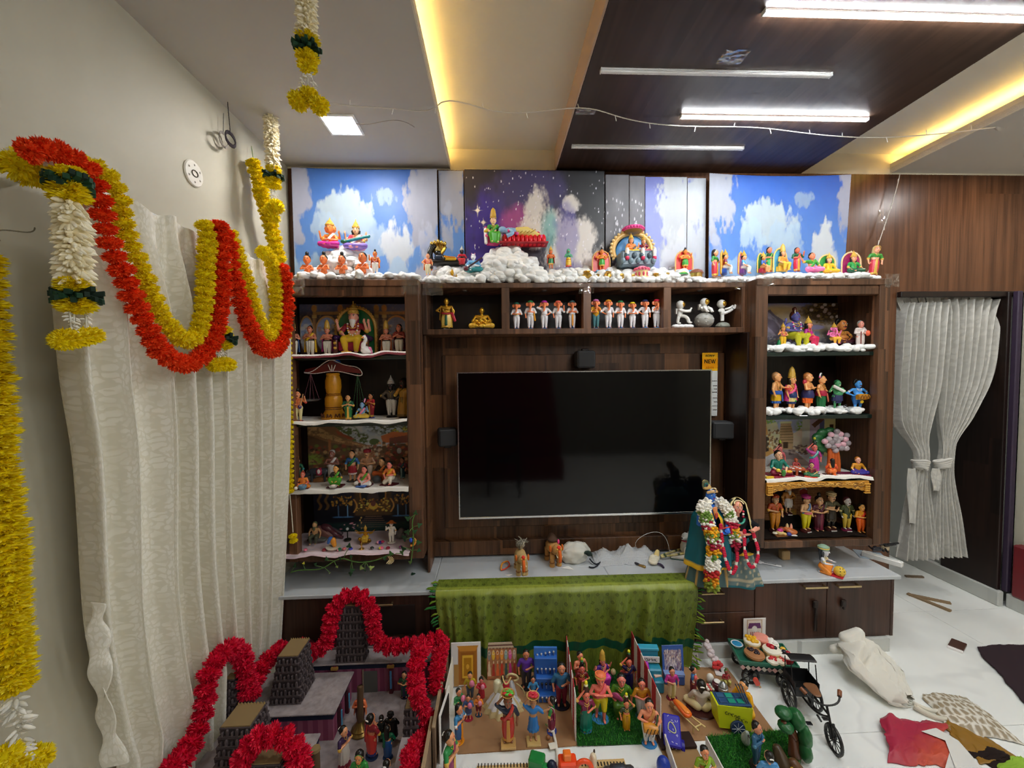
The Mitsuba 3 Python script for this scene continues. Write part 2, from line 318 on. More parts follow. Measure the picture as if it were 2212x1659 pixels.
P(h,'top_board',bx(-.4,1.435,YH-.002,YN,2.042,2.07,.003),'wood_unit');P(h,'bottom_board',bx(-.4,1.435,YH-.002,YN,1.785,1.816,.003),'wood_unit')
for a,b in((-.4,-.374),(.04,.084),(.5,.545),(.96,1.003),(1.413,1.435)):P(h,'divider',bx(a,b,YH,YN,1.81,2.05,.002),'wood_unit')
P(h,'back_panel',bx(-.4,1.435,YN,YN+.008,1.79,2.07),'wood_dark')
for x in(-.17,.29,.75,1.21):
 k=thing('downlight',f'small silver downlight in the ceiling of the cubby above '+{-.17:'the two gold figurines',.29:'the five elephant-headed figurines',.75:'the six elephant-headed figurines',1.21:'the three astronauts'}[x],'downlight')
 scene[k]=ply(tuple(lathe([(.0,2.036),(.012,2.036),(.016,2.038),(.016,2.042)],20)),'chrome',smooth=True,to_world=T4().translate([x,YH+.08,0]))
n=thing('media_panel','dark wood media back panel framing the television','wall panel')
P(n,'back_board',bx(-.398,1.433,YN-.012,YN+.008,.432,1.784),'wood_niche');P(n,'raised_panel',bx(-.32,1.435-.004,YN-.032,YN-.012,.615,1.676,.003),'wood_niche')
P(n,'ledge',bx(-.4,1.435,YN-.05,YN-.012,.445,.535,.003),'wood_niche')
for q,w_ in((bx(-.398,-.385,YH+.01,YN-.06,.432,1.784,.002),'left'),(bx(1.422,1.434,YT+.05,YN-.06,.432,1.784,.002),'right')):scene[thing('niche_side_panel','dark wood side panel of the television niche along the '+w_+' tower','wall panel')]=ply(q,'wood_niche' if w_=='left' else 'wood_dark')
# television
tv=thing('television','large black flat-screen television with thin silver edge on the wood panel','television')
x0,x1,z0,z1,y0=-.222,1.281,.713,1.575,2.334
P(tv,'screen',bx(x0+.006,x1-.006,y0,y0+.004,z0+.012,z1-.006),'gloss_black');P(tv,'housing',bx(x0+.02,x1-.02,y0+.012,2.458,z0+.03,z1-.03,.01),'niche_black')
P(tv,'bezel',cat(bx(x0,x1,y0-.002,y0+.014,z1-.007,z1,.001),bx(x0,x0+.007,y0-.002,y0+.014,z0,z1,.001),bx(x1-.007,x1,y0-.002,y0+.014,z0,z1,.001)),'chrome','silver edge')
P(tv,'bottom_edge',bx(x0,x1,y0-.003,y0+.014,z0,z0+.012,.001),'chrome','silver bottom edge')
def lettering(key,s,h,loc,bs,bold=False,rx=90,rz=0,depth=.001,sx=1.):
 m=text_mesh(s,h,depth,bold);v=np.array(m.vertices);v[:,0]-=(v[:,0].max()+v[:,0].min())/2
 scene[key]=ply((tf(v,mat(loc,rz=rz,rx=rx,s=(sx,1,1))),np.array(m.faces)),bs);return key
bsdf('ink',{'type':'diffuse','reflectance':rgb(L('2a2420'))});bsdf('white_ink',{'type':'diffuse','reflectance':rgb(L('d8d8d4'))});bsdf('orange_ink',{'type':'diffuse','reflectance':rgb(L('c06a10'))})
lettering(tv+'__lettering','SONY',.011,((x0+x1)/2+.02,y0-.003,z0+.001),'white_ink',True)
pl=thing('price_card','yellow and white paper energy card stuck up behind the television corner','card')
P(pl,'yellow_half',bx(1.276,1.374,2.436,2.438,1.565,1.677),bsdf('yellow_card',{'type':'diffuse','reflectance':rgb(L('f0b428'))}))
P(pl,'white_half',bx(1.276,1.374,2.4362,2.4382,1.285,1.565),'white_ink')
P(pl,'orange_band',bx(1.276,1.374,2.4355,2.436,1.58,1.642),bsdf('orange_card',{'type':'diffuse','reflectance':rgb(L('efa01c'))}))
lettering(pl+'__brand','SONY',.012,(1.325,2.4358,1.652),'ink',True,sx=1.25);lettering(pl+'__word','NEW',.023,(1.325,2.4353,1.612),'ink',True);lettering(pl+'__footer','XR9H',.014,(1.322,2.4353,1.578),'orange_ink',True)
for i,z in enumerate((1.5,1.47,1.45,1.43,1.395,1.37,1.345,1.32)):P(pl,'text_line',bx(1.34+.006*(i%3),1.372,2.4357,2.4362,z,z+.004),'ink')
# satellite speakers
def speaker(x,z,label,w=.112,hh=.105,rz=0):
 k=thing('speaker',label,'speaker');M=mat((x,2.4,z),rz=rz)
 r=.016;pts=np.vstack([ICO[2]*r+[a*(w/2-r),b*(.05-r),c*(hh/2-r)]for a in(-1,1)for b in(-1,1)for c in(-1,1)])
 v,f=mani(m3.Manifold.hull_points(pts));P(k,'cabinet',(tf(v,M),f),bsdf('speaker_black',{'type':'principled','base_color':rgb(L('2c2c2e')),'roughness':.6}),smooth=True)
 v,f=box((0,-.051,0),(w*.82,.006,hh*.82),.004);P(k,'grille',(tf(v,M),f),bsdf('grille_black',{'type':'principled','base_color':rgb(L('232325')),'roughness':.85}))
 v,f=box((0,.052,0),(.03,.03,.04),.004);P(k,'bracket',(tf(v,M),f),'niche_black')
 v,f=bx(-.02,.02,-.02,.01,hh/2-.002,hh/2+.012,.003)if abs(rz)<15 and x>0 and x<1 else bx(-.02,.02,-.02,.01,-hh/2-.012,-hh/2+.002,.003)
 P(k,'clip',(tf(v,M),f),'niche_black')
speaker(.537,1.642,'small black cube speaker standing above the middle of the television');speaker(-.29,1.19,'small black cube speaker left of the television',rz=12);speaker(1.38,1.205,'small black cube speaker right of the television below the yellow card',w=.13,rz=-10)
# counter and base cabinets
c=thing('countertop','long grey marble countertop under the display towers','countertop')
for a,b in((-1.22,-.345),(-.3435,.62),(.6215,2.225)):P(c,'slab',bx(a,b,2.09-.008,YN+.01,.408,.43,.004),'counter_marble')
b=thing('base_cabinet','low dark wood base cabinet with doors and drawers under the countertop','cabinet');yf=2.105
P(b,'carcass',bx(-1.2,2.19,yf+.02,YN,.075,.408,.002),'wood_dark');P(b,'end_panel',bx(2.19,2.208,yf,YN,.075,.408,.002),'wood_base');P(b,'kick_plate',bx(-1.2,2.17,yf-.02,YN,0,.0745),'kick_marble','white marble kick plate')
def front(base,x0,x1,z0,z1,handle=None,lab=None):
 k=P(b,base,bx(x0+.0015,x1-.0015,yf,yf+.02,z0+.0015,z1-.0015,.002),'wood_base',lab)
 if handle:
  hx,hz,hw=handle;kk=uid(k+'__handle')
  scene[kk]=ply(cat(bx(hx-hw/2,hx+hw/2,yf-.028,yf-.02,hz-.005,hz+.005,.002),*[bx(hx+s*(hw/2-.008)-.005,hx+s*(hw/2-.008)+.005,yf-.024,yf,hz-.005,hz+.005,.002)for s in(-1,1)]),'brass')
 return k
d=front('door',-1.15,-.36,.077,.406,(-.72,.365,.34))
scene[d+'__speaker_cloth']=ply(bx(-.665,-.44,yf-.003,yf+.004,.19,.35,.002),'niche_black');tag(d+'__speaker_cloth','black speaker cloth panel')
front('drawer',-.36,1.08,.24,.406);front('drawer',-.36,1.08,.077,.24)
front('drawer',1.08,1.41,.245,.406,(1.16,.365,.13));front('drawer',1.08,1.41,.077,.245,(1.16,.205,.13))
for x0,x1,hx in((1.41,1.82,1.74),(1.82,2.19,1.93)):
 k=front('door',x0,x1,.077,.406,(hx,.378,.13))
 kx=1.745 if x0<1.5 else 1.905
 scene[k+'__hanging_pull']=ply(cat(bx(kx-.014,kx+.014,yf-.02,yf-.004,.26,.3,.005),bx(kx-.006,kx+.01,yf-.02,yf-.008,.13 if x0<1.5 else.245,.27,.004)),'wood_dark')
# ---------------------------------------------------------------- curtains and cloths
from scipy.interpolate import PchipInterpolator
def jacquard(lo,hi,s=26):
 lo,hi=[float(x)for x in L(lo)],[float(x)for x in L(hi)]
 def fn(p,n,uv):
  u,v=uv.x*s,uv.y*s;w=fbm(u*.6,v*.6,4)*3
  a=dr.abs(dr.sin(u*1.9+w*2)*dr.cos(v*2.3-w*1.7));b=smoothstep(.35,.6,noise(u*.45,v*.45,2))
  t=smoothstep(.25,.55,a)*(.45+.55*b)+.12*(noise(u*14,v*14)-.5)
  return mix(lo,hi,dr.clip(t,0,1))
 return proc(fn)
bsdf('curtain_cloth',{'type':'twosided','bsdf':{'type':'principled','base_color':jacquard('e0dccd','eeebe0',62),'roughness':.5,'specular':.3,'sheen':.4}})
def cloth_part(key,fn,nu,nv,bs,su,sv,th=.0025):
 v,f=sheet(fn,nu,nv,th)
 u,w=np.meshgrid(np.linspace(0,su,nu),np.linspace(0,sv,nv),indexing='ij');uv=np.stack([u.ravel(),w.ravel()],1)
 scene[key]=ply((v,f),bs,smooth=True,uv=np.vstack([uv,uv]));return key
cur=thing('curtain','long cream jacquard curtain with pleated header hanging along the left wall','curtain')
XC=-1.075
lz=[at(q[0],q[1],x=XC-.095*q[2]**1.5)for q in((88,345,0),(118,560,.15),(135,800,.32),(162,1000,.45),(182,1330,.65),(212,1480,.74),(272,1655,.83))]
lz=sorted([(q[2],q[1])for q in lz]);ledge_y=PchipInterpolator([q[0]for q in lz],[q[1]for q in lz])
def cur_fn(u,v):
 zt=2.105+.012*np.sin(u*40);z=zt+(.03-zt)*v
 y0=ledge_y(np.clip(z,lz[0][0],lz[-1][0]));y1=2.135-.0*v
 a=.012+.046*np.clip((v-.03)/.12,0,1);n=10
 ph=2*np.pi*n*(u+.02*np.sin(9*u+2)+.012*np.sin(17*u)+.005*np.sin(2.2*v*3+u*14)*v)
 s=np.sin(ph);fold=np.sign(s)*np.abs(s)**.5
 pin=np.exp(-((np.sin(ph/2+.8))/.25)**2)*np.exp(-((v-.075)/.03)**2)*.02
 x=XC-.095*v**1.5+a*fold*(1-.3*v)+pin+.012*np.sin(5*v+7*u)*v
 y=y0+(y1-y0)*u+.03*a/.048*np.cos(ph*1.)*.6
 return np.stack([x,y,z],-1)
cloth_part(cur+'__panel',cur_fn,420,90,'curtain_cloth',3.2,2.1)
# header tape flap at the near corner and the curled hem
c0=[at(*q,x=XC+.03)for q in((90,343),(175,385),(125,500))]
def corner_fn(u,v):
 a,b,c=c0;p=a+(b-a)*u[...,None]+(c-a)*(v*(1-.6*u))[...,None]
 p[...,0]+=.012*np.sin(u*6)+.02*u*v;return p
cloth_part(cur+'__corner_flap',corner_fn,14,14,'curtain_cloth',.2,.2)
hm=[at(*q,x=XC+.03)for q in((212,1350),(240,1400),(215,1520),(272,1645),(205,1655))]
def hem_fn(u,v):
 lft=np.array([at(195,1300,x=-1.07),at(188,1420,x=-1.08),at(212,1540,x=-1.09),at(222,1659,x=-1.1)]);rgt=np.array([at(214,1310,x=-1.06),at(240,1400,x=-1.05),at(222,1500,x=-1.06),at(274,1642,x=-1.06)])
 t=np.linspace(0,1,4);la=np.stack([np.interp(v,t,lft[:,k])for k in range(3)],-1);rb=np.stack([np.interp(v,t,rgt[:,k])for k in range(3)],-1)
 p=la+(rb-la)*u[...,None];p[...,0]+=.02*np.sin(u*3.1)+.008*np.sin(v*25+3*u);return p
cloth_part(cur+'__hem_curl',hem_fn,16,40,'curtain_cloth',.15,.5)
rod=thing('curtain_rod','slim white curtain track behind the pleated curtain header','curtain rod')
scene[rod]=ply(cat(bx(XC-.035,XC-.02,.98,2.15,2.085,2.11,.003),*[bx(XL,XC-.02,y,y+.02,2.09,2.105,.002)for y in(1.1,1.6,2.1)]),'white_plastic')
# knotted curtain in the doorway
bsdf('sheer_cloth',{'type':'twosided','bsdf':{'type':'principled','base_color':jacquard('bcbab3','c9c7c0',30),'roughness':.42,'specular':.4,'sheen':.4}})
dc=thing('door_curtain','pair of silver grey curtains tied in knots in the doorway','curtain');YD=2.545
def dpanel(prof,seed,nf):
 pr=np.array([[*at((l+r)/2,y,y=YD)[[0,2]],(at(r,y,y=YD)[0]-at(l,y,y=YD)[0])/2]for y,l,r in prof]);t=-pr[:,1]
 fc,fw=PchipInterpolator(t,pr[:,0]),PchipInterpolator(t,pr[:,2])
 def fn(u,v):
  z=pr[0,1]+(pr[-1,1]-pr[0,1])*v;w=fw(-z);c=fc(-z)
  ph=2*np.pi*nf*u+seed+1.2*np.sin(3*u+seed);a=np.clip(.034*w/.13,.014,.04)
  sk=.02*np.sin(ph*.5+9*v)
  return np.stack([c+(u-.5)*2*w*(1+.02*np.cos(ph))+sk*.2,YD+a*np.sin(ph)+.01*np.sin(2*ph+8*v)-.012*np.exp(-((w-.03)/.02)**2),z],-1)
 return fn
pa=dpanel([(655,1942,2038),(690,1934,2034),(800,1926,2026),(900,1932,2010),(985,1976,2000),(1030,1972,2002),(1100,1958,2008),(1205,1942,2018)],.4,7)
pb=dpanel([(648,2030,2166),(680,2036,2152),(800,2030,2134),(900,2027,2096),(975,2030,2058),(1025,2022,2056),(1100,2012,2066),(1200,2004,2078)],2.1,8)
cloth_part(dc+'__panel',pa,110,70,'sheer_cloth',.9,1.7);cloth_part(dc+'__panel_001',pb,120,70,'sheer_cloth',1.1,1.7);used[dc+'__panel']=1
for i,(kx,ky)in enumerate(((1988,1004),(2036,1002))):
 c=at(kx,ky,y=YD-.03);m=MB()
 for k in range(5):
  th=np.linspace(0,2*np.pi,22);r=.028+.004*k
  p=np.stack([c[0]+r*1.15*np.cos(th),c[1]+.03*np.sin(th),c[2]+(k-2)*.011+.012*np.cos(th+(1 if i else 2.4))+.004*np.sin(2*th+k)],1);m.add(tube(p,.0085,7),'cfcdc6')
 m.add(ball(c,(.034,.03,.034)),'c4c2bb');m.build(f'{dc}__knot'+('_001' if i else ''),'cloth')
 q=[at(kx-14 if i else kx-18,y,y=YD-.045)for y in(1012,1060 if i else 1130)]
 def tail(u,v,a=q[0],b=q[1]):return a+(b-a)*v[...,None]+np.stack([(u-.5)*.055,.008*np.sin(u*9+5*v),0*u],-1)
 cloth_part(f'{dc}__tail'+('_001' if i else ''),tail,10,14,'sheer_cloth',.1,.2)
dr_=thing('curtain_rod','thin pale rod above the knotted door curtains','curtain rod');a,b=at(1935,650,y=YD+.03),at(2180,644,y=YD+.03)
hd=MB();hd.add(tube([a,b],.008,10),'d8d4c8');hd.build(dr_,'satin')
m=MB()
for i in range(14):
 x=2.63+i*.05;v,f=sheet(lambda u,w,x=x,i=i:np.stack([x+(u-.5)*.05+.02*w*(.5-u)+.03*w,YD-.012+.018*np.sin(u*3.14)+.004*np.sin(i),2.03-.085*w+.005*np.sin(i*2.)],-1),6,5,.002);m.add((v,f),'bdbbb4')
m.build(dc+'__pleated_header','cloth')
# green saree over the counter edge
def saree_fn_tex():
 lo,hi,dk=[[float(x)for x in L(c)]for c in('45531a','77862f','0c4a34')];lime=[float(x)for x in L('b5bf4e')]
 def fn(p,n,uv):
  u,v=uv.x,uv.y
  g=noise(u*420,v*60)*.5+fbm(u*16,v*12,3)*.7;c=mix(lo,hi,dr.clip(g-.1,0,1))
  r=dr.floor(v/.043);uu=u/.05+.5*(r-2*dr.floor(r/2));a,b=dr.abs(uu-dr.floor(uu)-.5)*.05,dr.abs(v/.043-r-.5)*.043
  d=a+b;k=smoothstep(.0025,.0012,dr.abs(d-.0085))+smoothstep(.0022,.001,dr.abs(d-.003))*.6
  c=mix(c,[x*.42 for x in lo],dr.clip(k,0,.85)*smoothstep(.39,.385,v))
  c=mix(c,dk,smoothstep(.398,.404,v)*smoothstep(.455,.449,v));c=mix(c,lime,.35*smoothstep(.08,.09,v)*smoothstep(.15,.12,v))
  return c
 return proc(fn)
bsdf('saree_silk',{'type':'twosided','bsdf':{'type':'principled','base_color':saree_fn_tex(),'roughness':.4,'specular':.45,'sheen':.6}})
sr=thing('saree','green silk saree with dark border draped over the counter edge','cloth')
def saree_fn(u,v):
 x=-.325+1.385*u;s=v*.6
 top,hang=np.clip(s,0,.115),np.clip(s-.115,0,1);ph=2*np.pi*(7*u+.4*np.sin(7*u));k=np.clip(hang/.12,0,1)
 wv=np.abs(np.sin(ph*.5))**2.2*.034*k+.007*np.sin(ph*1.3+1)*k+.006*np.sin(3*ph+9*hang)*k
 y=2.19-.01*u-top-.016*np.clip(hang/.02,0,1)-wv-.08*np.clip(hang-.36,0,1)
 z=.4335+.006*np.clip(np.sin(u*19+2)*np.sin(s*30),0,1)-hang*(1-.06*np.sin(u*3.1))+.004*np.exp(-((s-.115)/.02)**2)
 xx=x+(.09*(.5-u))*k*(hang/.4)+.006*np.sin(ph)*k
 return np.stack([xx,y,np.maximum(z,.006)],-1)
cloth_part(sr+'__cloth',saree_fn,260,110,'saree_silk',1.385,.6,.002)
m=MB();g=np.random.default_rng(3)
for side,ux in((-1,.0),(1,1.)):
 for v in np.linspace(.04,.97,30):
  p=saree_fn(np.array([[ux]]),np.array([[v]]))[0,0];l=g.uniform(.02,.055);d=np.array([side*l,-.012+g.uniform(-.01,.01),-g.uniform(.0,.8)*l])if v>.25 else np.array([side*l,g.uniform(-.01,.01),0])
  q=p+np.outer(np.linspace(0,1,5),d)+np.cumsum(g.normal(0,.0025,(5,3)),0);q[:,2]=np.maximum(q[:,2],.008 if v>.22 else.436);m.add(tube(q,[.003,.004,.0055,.005,.001],5),('5d7a24','7d9432','2c6a34')[g.integers(3)])
m.build(part(sr,'tassels'),'cloth');tag(sr+'__tassels',kind='stuff')

# ---------------------------------------------------------------- printed sky boards behind the ledge
def grid_board(key,x0,x1,z0,z1,y,colfn,pitch=.0034,bow=.0,lean=.0,th=.004,bs='printed',skew=.0):
 nu,nv=int((x1-x0)/pitch)+2,int((z1-z0)/pitch)+2
 def fn(u,v):
  return np.stack([x0+(x1-x0)*u+skew*v*u,y+bow*(4*(u-.5)**2)*1.+lean*v,z0+(z1-z0)*v],-1)
 v,f=sheet(fn,nu,nv,th);u,w=np.meshgrid(np.linspace(0,1,nu),np.linspace(0,1,nv),indexing='ij')
 c=np.clip(colfn(u.ravel(),w.ravel()),0,1);c=np.vstack([c,c*0+.6])
 scene[key]=ply((v,f),bs,smooth=True,color=c);return key
def blend(c,d,m):return c*(1-m[:,None])+(L(d)if isinstance(d,str)else d)*m[:,None]
def ss(a,b,x):t=np.clip((x-a)/(b-a),0,1);return t*t*(3-2*t)
def nz(u,v,su,sv,seed=0,octv=4):return vfbm(np.stack([u*su,v*sv,np.full_like(u,seed*7.7)],-1),octv,seed)
def cloud_print(blobs,W_,H_,lo='2f66c8',hi='7fb0ea'):
 def fn(u,v):
  c=L(lo)+(L(hi)-L(lo))*np.clip(.15+.7*(1-v)+.5*(nz(u,v,3,2,9)-.5),0,1)[:,None]
  n1,n2=nz(u*W_,v*H_,14,7,1,5),nz(u*W_,v*H_,40,14,2,4)
  for bu,bv,ru,rv,col,st in blobs:
   d=((u-bu)/ru)**2+((v-bv)/rv)**2;m=ss(.8,.3,d-2.9*(n1-.42)-1.9*(n2-.5))*st
   sh=np.clip(.55+.55*(v-bv)/rv+.5*(n2-.5),0,1)[:,None];c=c*(1-m[:,None])+(L(col)*(.8+.2*sh))*m[:,None]
  return c*.74
 return fn
def galaxy_print(u,v):
 n1,n2,n3=nz(u,v,5,3,3,5),nz(u,v,16,7,4,5),nz(u,v,60,24,5,3);c=L('34303c')+0*u[:,None]
 c=blend(c,'2c2c30',ss(.55,1,u+.3*(v-.5)));c=blend(c,'3e2f8a',ss(1.,.1,((u-.16)/.22)**2+((v-.35)/.55)**2-1.2*(n2-.45))*.9)
 c=blend(c,'4a4272',ss(1,.2,((u-.45)/.3)**2+((v-.85)/.3)**2-1.2*(n2-.45))*.7);c=blend(c,'a04a86',ss(1,.1,((u-.36)/.13)**2+((v-.53)/.2)**2-1.3*(n2-.45))*.85)
 for bu,bv,ru,rv in((.52,.66,.1,.22),(.62,.52,.16,.18),(.5,.48,.14,.16),(.83,.36,.14,.26),(.92,.2,.14,.2),(.66,.28,.14,.2),(.76,.72,.07,.08)):
  c=blend(c,'d4cdc6',ss(.9,.15,((u-bu)/ru)**2+((v-bv)/rv)**2-2.*(n2-.45)-1.*(n3-.5))*.92)
 c=blend(c,'6aa8a8',ss(1,.1,((u-.6)/.08)**2+((v-.5)/.22)**2-1.2*(n2-.45))*.8);c=blend(c,'5b52a0',ss(1,.1,((u-.72)/.1)**2+((v-.45)/.3)**2-1.8*(n2-.45))*.6)
 c=blend(c,'4a4290',ss(1,.1,((u-.75)/.2)**2+((v-.1)/.16)**2-1.6*(n2-.45))*.6)
 g=np.random.default_rng(5)
 for k in range(210):
  a,b,s=g.random(),g.random(),g.uniform(.0018,.0045);m=ss(1.2,.3,((u-a)/s)**2+((v-b)/(s*2.6))**2);c=blend(c,'e4e0ea',m*.9)
 for a,b,s in((.09,.66,.05),(.13,.56,.035),(.15,.28,.025)):
  d=np.abs(u-a)*6+np.abs(v-b)*.8;e=np.abs(u-a)+np.abs(v-b)*6;m=np.clip(ss(s*1.3,0,d)+ss(s,0,e)+1.6*ss(.02,0,np.hypot(u-a,v-b)),0,1);c=blend(c,'fff0d8',m)
 return c
def strip_dark(u,v):
 n=nz(u,v,2,4,6);c=L('3c3a40')+(L('77757a')-L('3c3a40'))*n[:,None];g=np.random.default_rng(8)
 for k in range(46):
  a,b,s=g.random(),g.random()*.8,g.uniform(.012,.03);c=blend(c,'dedce2',ss(1.2,.3,((u-a)/s)**2+((v-b)/(s*.7))**2)*.8)
 return c
CL=[(.0,.75,.13,.5,'c3c6da',.95),(.36,.62,.2,.24,'c9dcea',1),(.52,.42,.16,.2,'bcd6ee',.8),(.2,.5,.12,.16,'c0d8ee',.8),(.72,.35,.11,.28,'dfe6ee',1),(.62,.78,.1,.1,'b4cdec',.7),(.92,.72,.17,.42,'bdc0d2',1),(.92,.38,.06,.2,'c3c8dc',.8),(.9,.06,.1,.28,'cdd3e4',1),(.1,.08,.14,.22,'b4d2ee',.9),(.72,.08,.1,.2,'b4d2ee',.8)]
CR=[(.06,.8,.14,.5,'c6cadb',1),(.06,.3,.05,.2,'bac6e4',.6),(.47,.6,.22,.22,'cfe0ee',1),(.33,.45,.1,.16,'c4dcf0',.9),(.6,.42,.14,.2,'bcd6ee',.8),(.84,.3,.1,.3,'dfe6ee',1),(.68,.8,.08,.1,'b8d0ec',.7),(1.,.8,.08,.4,'c3c6da',.9),(.3,.1,.2,.18,'a9cdee',.8)]
CS=[(.4,.7,.5,.5,'cfd4de',1),(.55,.3,.4,.4,'d4d9e2',1)]
def bd(a,b,label,fn,yo=.0,z1=None,cat_='backdrop board',**k):
 (xa,ya),(xb,yb)=a,b;p,q=at(xa,ya,y=2.46+yo),at(xb,yb,y=2.46+yo);key=thing('backdrop_board',label,cat_)
 return grid_board(key,p[0],q[0],2.072,max(p[2],q[2])if z1 is None else z1,2.455+yo,fn,**k)
bd((634,366),(945,372),'blue sky and white cloud printed board at the left end of the top ledge',cloud_print(CL,.84,.7),bow=-.02)
bd((947,370),(1001,370),'narrow cloud printed strip between the left sky board and the galaxy board',cloud_print([(.5,.85,.7,.5,'bcbfcf',1),(.4,.5,.25,.25,'c0c6d8',.8),(.2,.05,.2,.2,'c8d4ea',.8)],.15,.7),yo=-.004)
bd((1003,370),(1305,370),'dark purple galaxy printed board with stars behind the cotton mound',galaxy_print,yo=-.01,pitch=.0031)
bd((1307,378),(1358,380),'dark grey starry strip right of the galaxy board',strip_dark,yo=.004);bd((1359,381),(1393,383),'narrower dark starry strip beside the pale cloud panels',lambda u,v:strip_dark(u*.7+.2,v),yo=.001)
bd((1393,383),(1483,387),'pale grey cloud panel with violet left side',cloud_print([(.75,.5,.5,.75,'d0d5de',1),(.75,.9,.4,.5,'d2d6de',1),(.8,.15,.5,.4,'d4d8e2',1)],.25,.7,'6a72c8','a9b4e4'),yo=-.004)
bd((1484,386),(1524,386),'narrow pale cloud strip left of the right sky board',cloud_print([(.5,.4,1,.8,'ced3dd',1),(.8,.9,.4,.4,'d4d9e2',1)],.12,.7,'7a84cc','b0bae4'))
bd((1526,380),(1816,384),'blue sky and white cloud printed board at the right end of the top ledge',cloud_print(CR,.84,.7,'2c5ed0','74a8ea'),yo=-.008,bow=-.03,skew=.035)

# ---------------------------------------------------------------- cotton wool
def cotton(label,lumps,seed=1,col='f1f2f0'):
 """lumps: (x0, x1, y0, y1, zbase, height, count, r)"""
 k=thing('cotton_wool',label,'cotton wool');g=np.random.default_rng(seed);m=MB()
 for x0,x1,y0,y1,zb,h,n,r in lumps:
  for i in range(n):
   t,s=g.random(),g.random();x,y=x0+(x1-x0)*t,y0+(y1-y0)*s
   hh=h*(math.sin(math.pi*min(max(t,.03),.97))**.6 if h>.15 else min(1,.3+6*t,.3+6-6*t)if h>.04 else 1)*(.55+.45*s);rr=r*g.uniform(.6,1.3)
   z=zb+rr*.55+g.random()**.7*max(hh-rr,0)if h>.04 else zb+rr*.6+g.uniform(0,h*.6)
   v=ICO[2]*[rr*g.uniform(.8,1.5),rr,rr*g.uniform(.6,.95)];v=v*(1+.38*(vnoise(ICO[2]*1.7+i*3.3)-.5)[:,None]);a=g.uniform(0,6.28)
   v=v@np.array([[math.cos(a),-math.sin(a),0],[math.sin(a),math.cos(a),0],[0,0,1]])+[x,y,z];v[:,2]=np.maximum(v[:,2],zb);m.add((v,ICF[2]),L(col)*g.uniform(.93,1.))
 m.build(k,'puff');tag(k,kind='stuff');return k
def X(px,y=2.28,py=590):return at(px,py,y=y)[0]
cotton('white cotton wool spread along the left tower top under the bust figurines',[(X(640,2.22),X(905,2.22),2.175,2.3,2.07,.035,150,.02),(X(680,2.35),X(812,2.35),2.26,2.42,2.07,.27,170,.03)],2)
cotton('large mound of white cotton wool under the lady and reclining figure',[(X(1022,2.33),X(1178,2.33),2.285,2.43,2.07,.3,260,.028),(X(1030,2.28),X(1170,2.28),2.268,2.32,2.07,.22,150,.026)],3)
cotton('low bank of white cotton wool on the ledge beside the serpent hood figurine',[(X(908),X(1040),2.266,2.34,2.07,.06,110,.02),(X(936,2.37),X(1040,2.37),2.31,2.43,2.07,.145,130,.024)],4)
cotton('strip of white cotton wool holding the small brass pots',[(X(1165),X(1535),2.266,2.36,2.07,.062,330,.019),(X(1160,2.3),X(1520,2.3),2.29,2.42,2.07,.125,330,.024)],5)
cotton('thin cotton wool layer under the row of arched throne figurines',[(X(1530,2.3),X(1640,2.3),2.266,2.36,2.07,.055,110,.018),(X(1635,2.22),X(1885,2.22),2.175,2.33,2.07,.058,270,.018)],6)
cotton('white cotton wool on the top shelf of the right tower',[(1.51,2.13,2.19,2.33,SHR[0],.03,95,.02),(1.53,1.74,2.22,2.36,SHR[0],.06,26,.022),(1.78,1.98,2.22,2.36,SHR[0],.075,30,.022)],7)
cotton('white cotton wool on the second shelf of the right tower under the six figurines',[(1.51,2.13,2.19,2.33,SHR[1],.03,105,.019)],8)
# ---------------------------------------------------------------- marigold garlands
def pompom(cols,seed,n=420,flat=.62):
 """a fluffy cloth flower of radius 1, its axis along z"""
 g=np.random.default_rng(seed);m=MB();m.add(ball((0,0,0),(.66,.66,.66*flat),1),L(cols[0])*.8)
 d=g.normal(size=(n,3));d/=np.linalg.norm(d,axis=1,keepdims=True)
 V,C=[],[]
 for i in range(n):
  a=d[i];t=np.cross(a,g.normal(size=3));t/=np.linalg.norm(t);l=g.uniform(.84,1.04);w=g.uniform(.06,.11)
  p=np.array([a*.45,a*l*.8+t*w,a*l,a*l*.8-t*w])*[1,1,flat];V.append(p);C.append(np.broadcast_to(L(cols[g.integers(len(cols))])*g.uniform(.8,1.1),(4,3)))
 V,C=np.vstack(V),np.vstack(C);i=np.arange(n)*4;m.v.append(V);m.c.append(C);m.f.append(np.vstack([np.stack([i,i+1,i+2],1),np.stack([i,i+2,i+3],1)])+m.n);m.n+=len(V)
 return m
ORANGE,YELLOW,RED=('f0481e','e83c18','ff6a38'),('f8e41e','f0d812','fff044'),('e01c3e','c81434','f23c58')
POM={}
for nm,cols in(('o',ORANGE),('y',YELLOW),('r',RED)):
 for k in range(3):
  m=pompom(cols,10+k);POM[nm,k]=vply(np.vstack(m.v),np.vstack(m.f),np.vstack(m.c),'puff')
def axis_mat(p,t,r,fl=1.,spin=.0):
 t=np.asarray(t,float)/np.linalg.norm(t);a=np.cross(t,[.3,.2,.9]);a/=np.linalg.norm(a);b=np.cross(t,a);c,s=math.cos(spin),math.sin(spin)
 M=np.eye(4);M[:3,0],M[:3,1],M[:3,2],M[:3,3]=(a*c+b*s)*r,(b*c-a*s)*r,t*r*fl,p;return M
def flowers(parent,kind,pts,step,r,fl=1.,base='flower',jit=.0):
 p=even(pts,step);t=np.gradient(p,axis=0);g=np.random.default_rng(len(parent)+len(p))
 for q,d in zip(p,t):scene[part(parent,base)]={**POM[kind,int(g.integers(3))],'to_world':T4(axis_mat(q+g.normal(0,jit,3),d,(r(q)if callable(r)else r)*g.uniform(.92,1.08),fl,g.uniform(0,6)).tolist())}
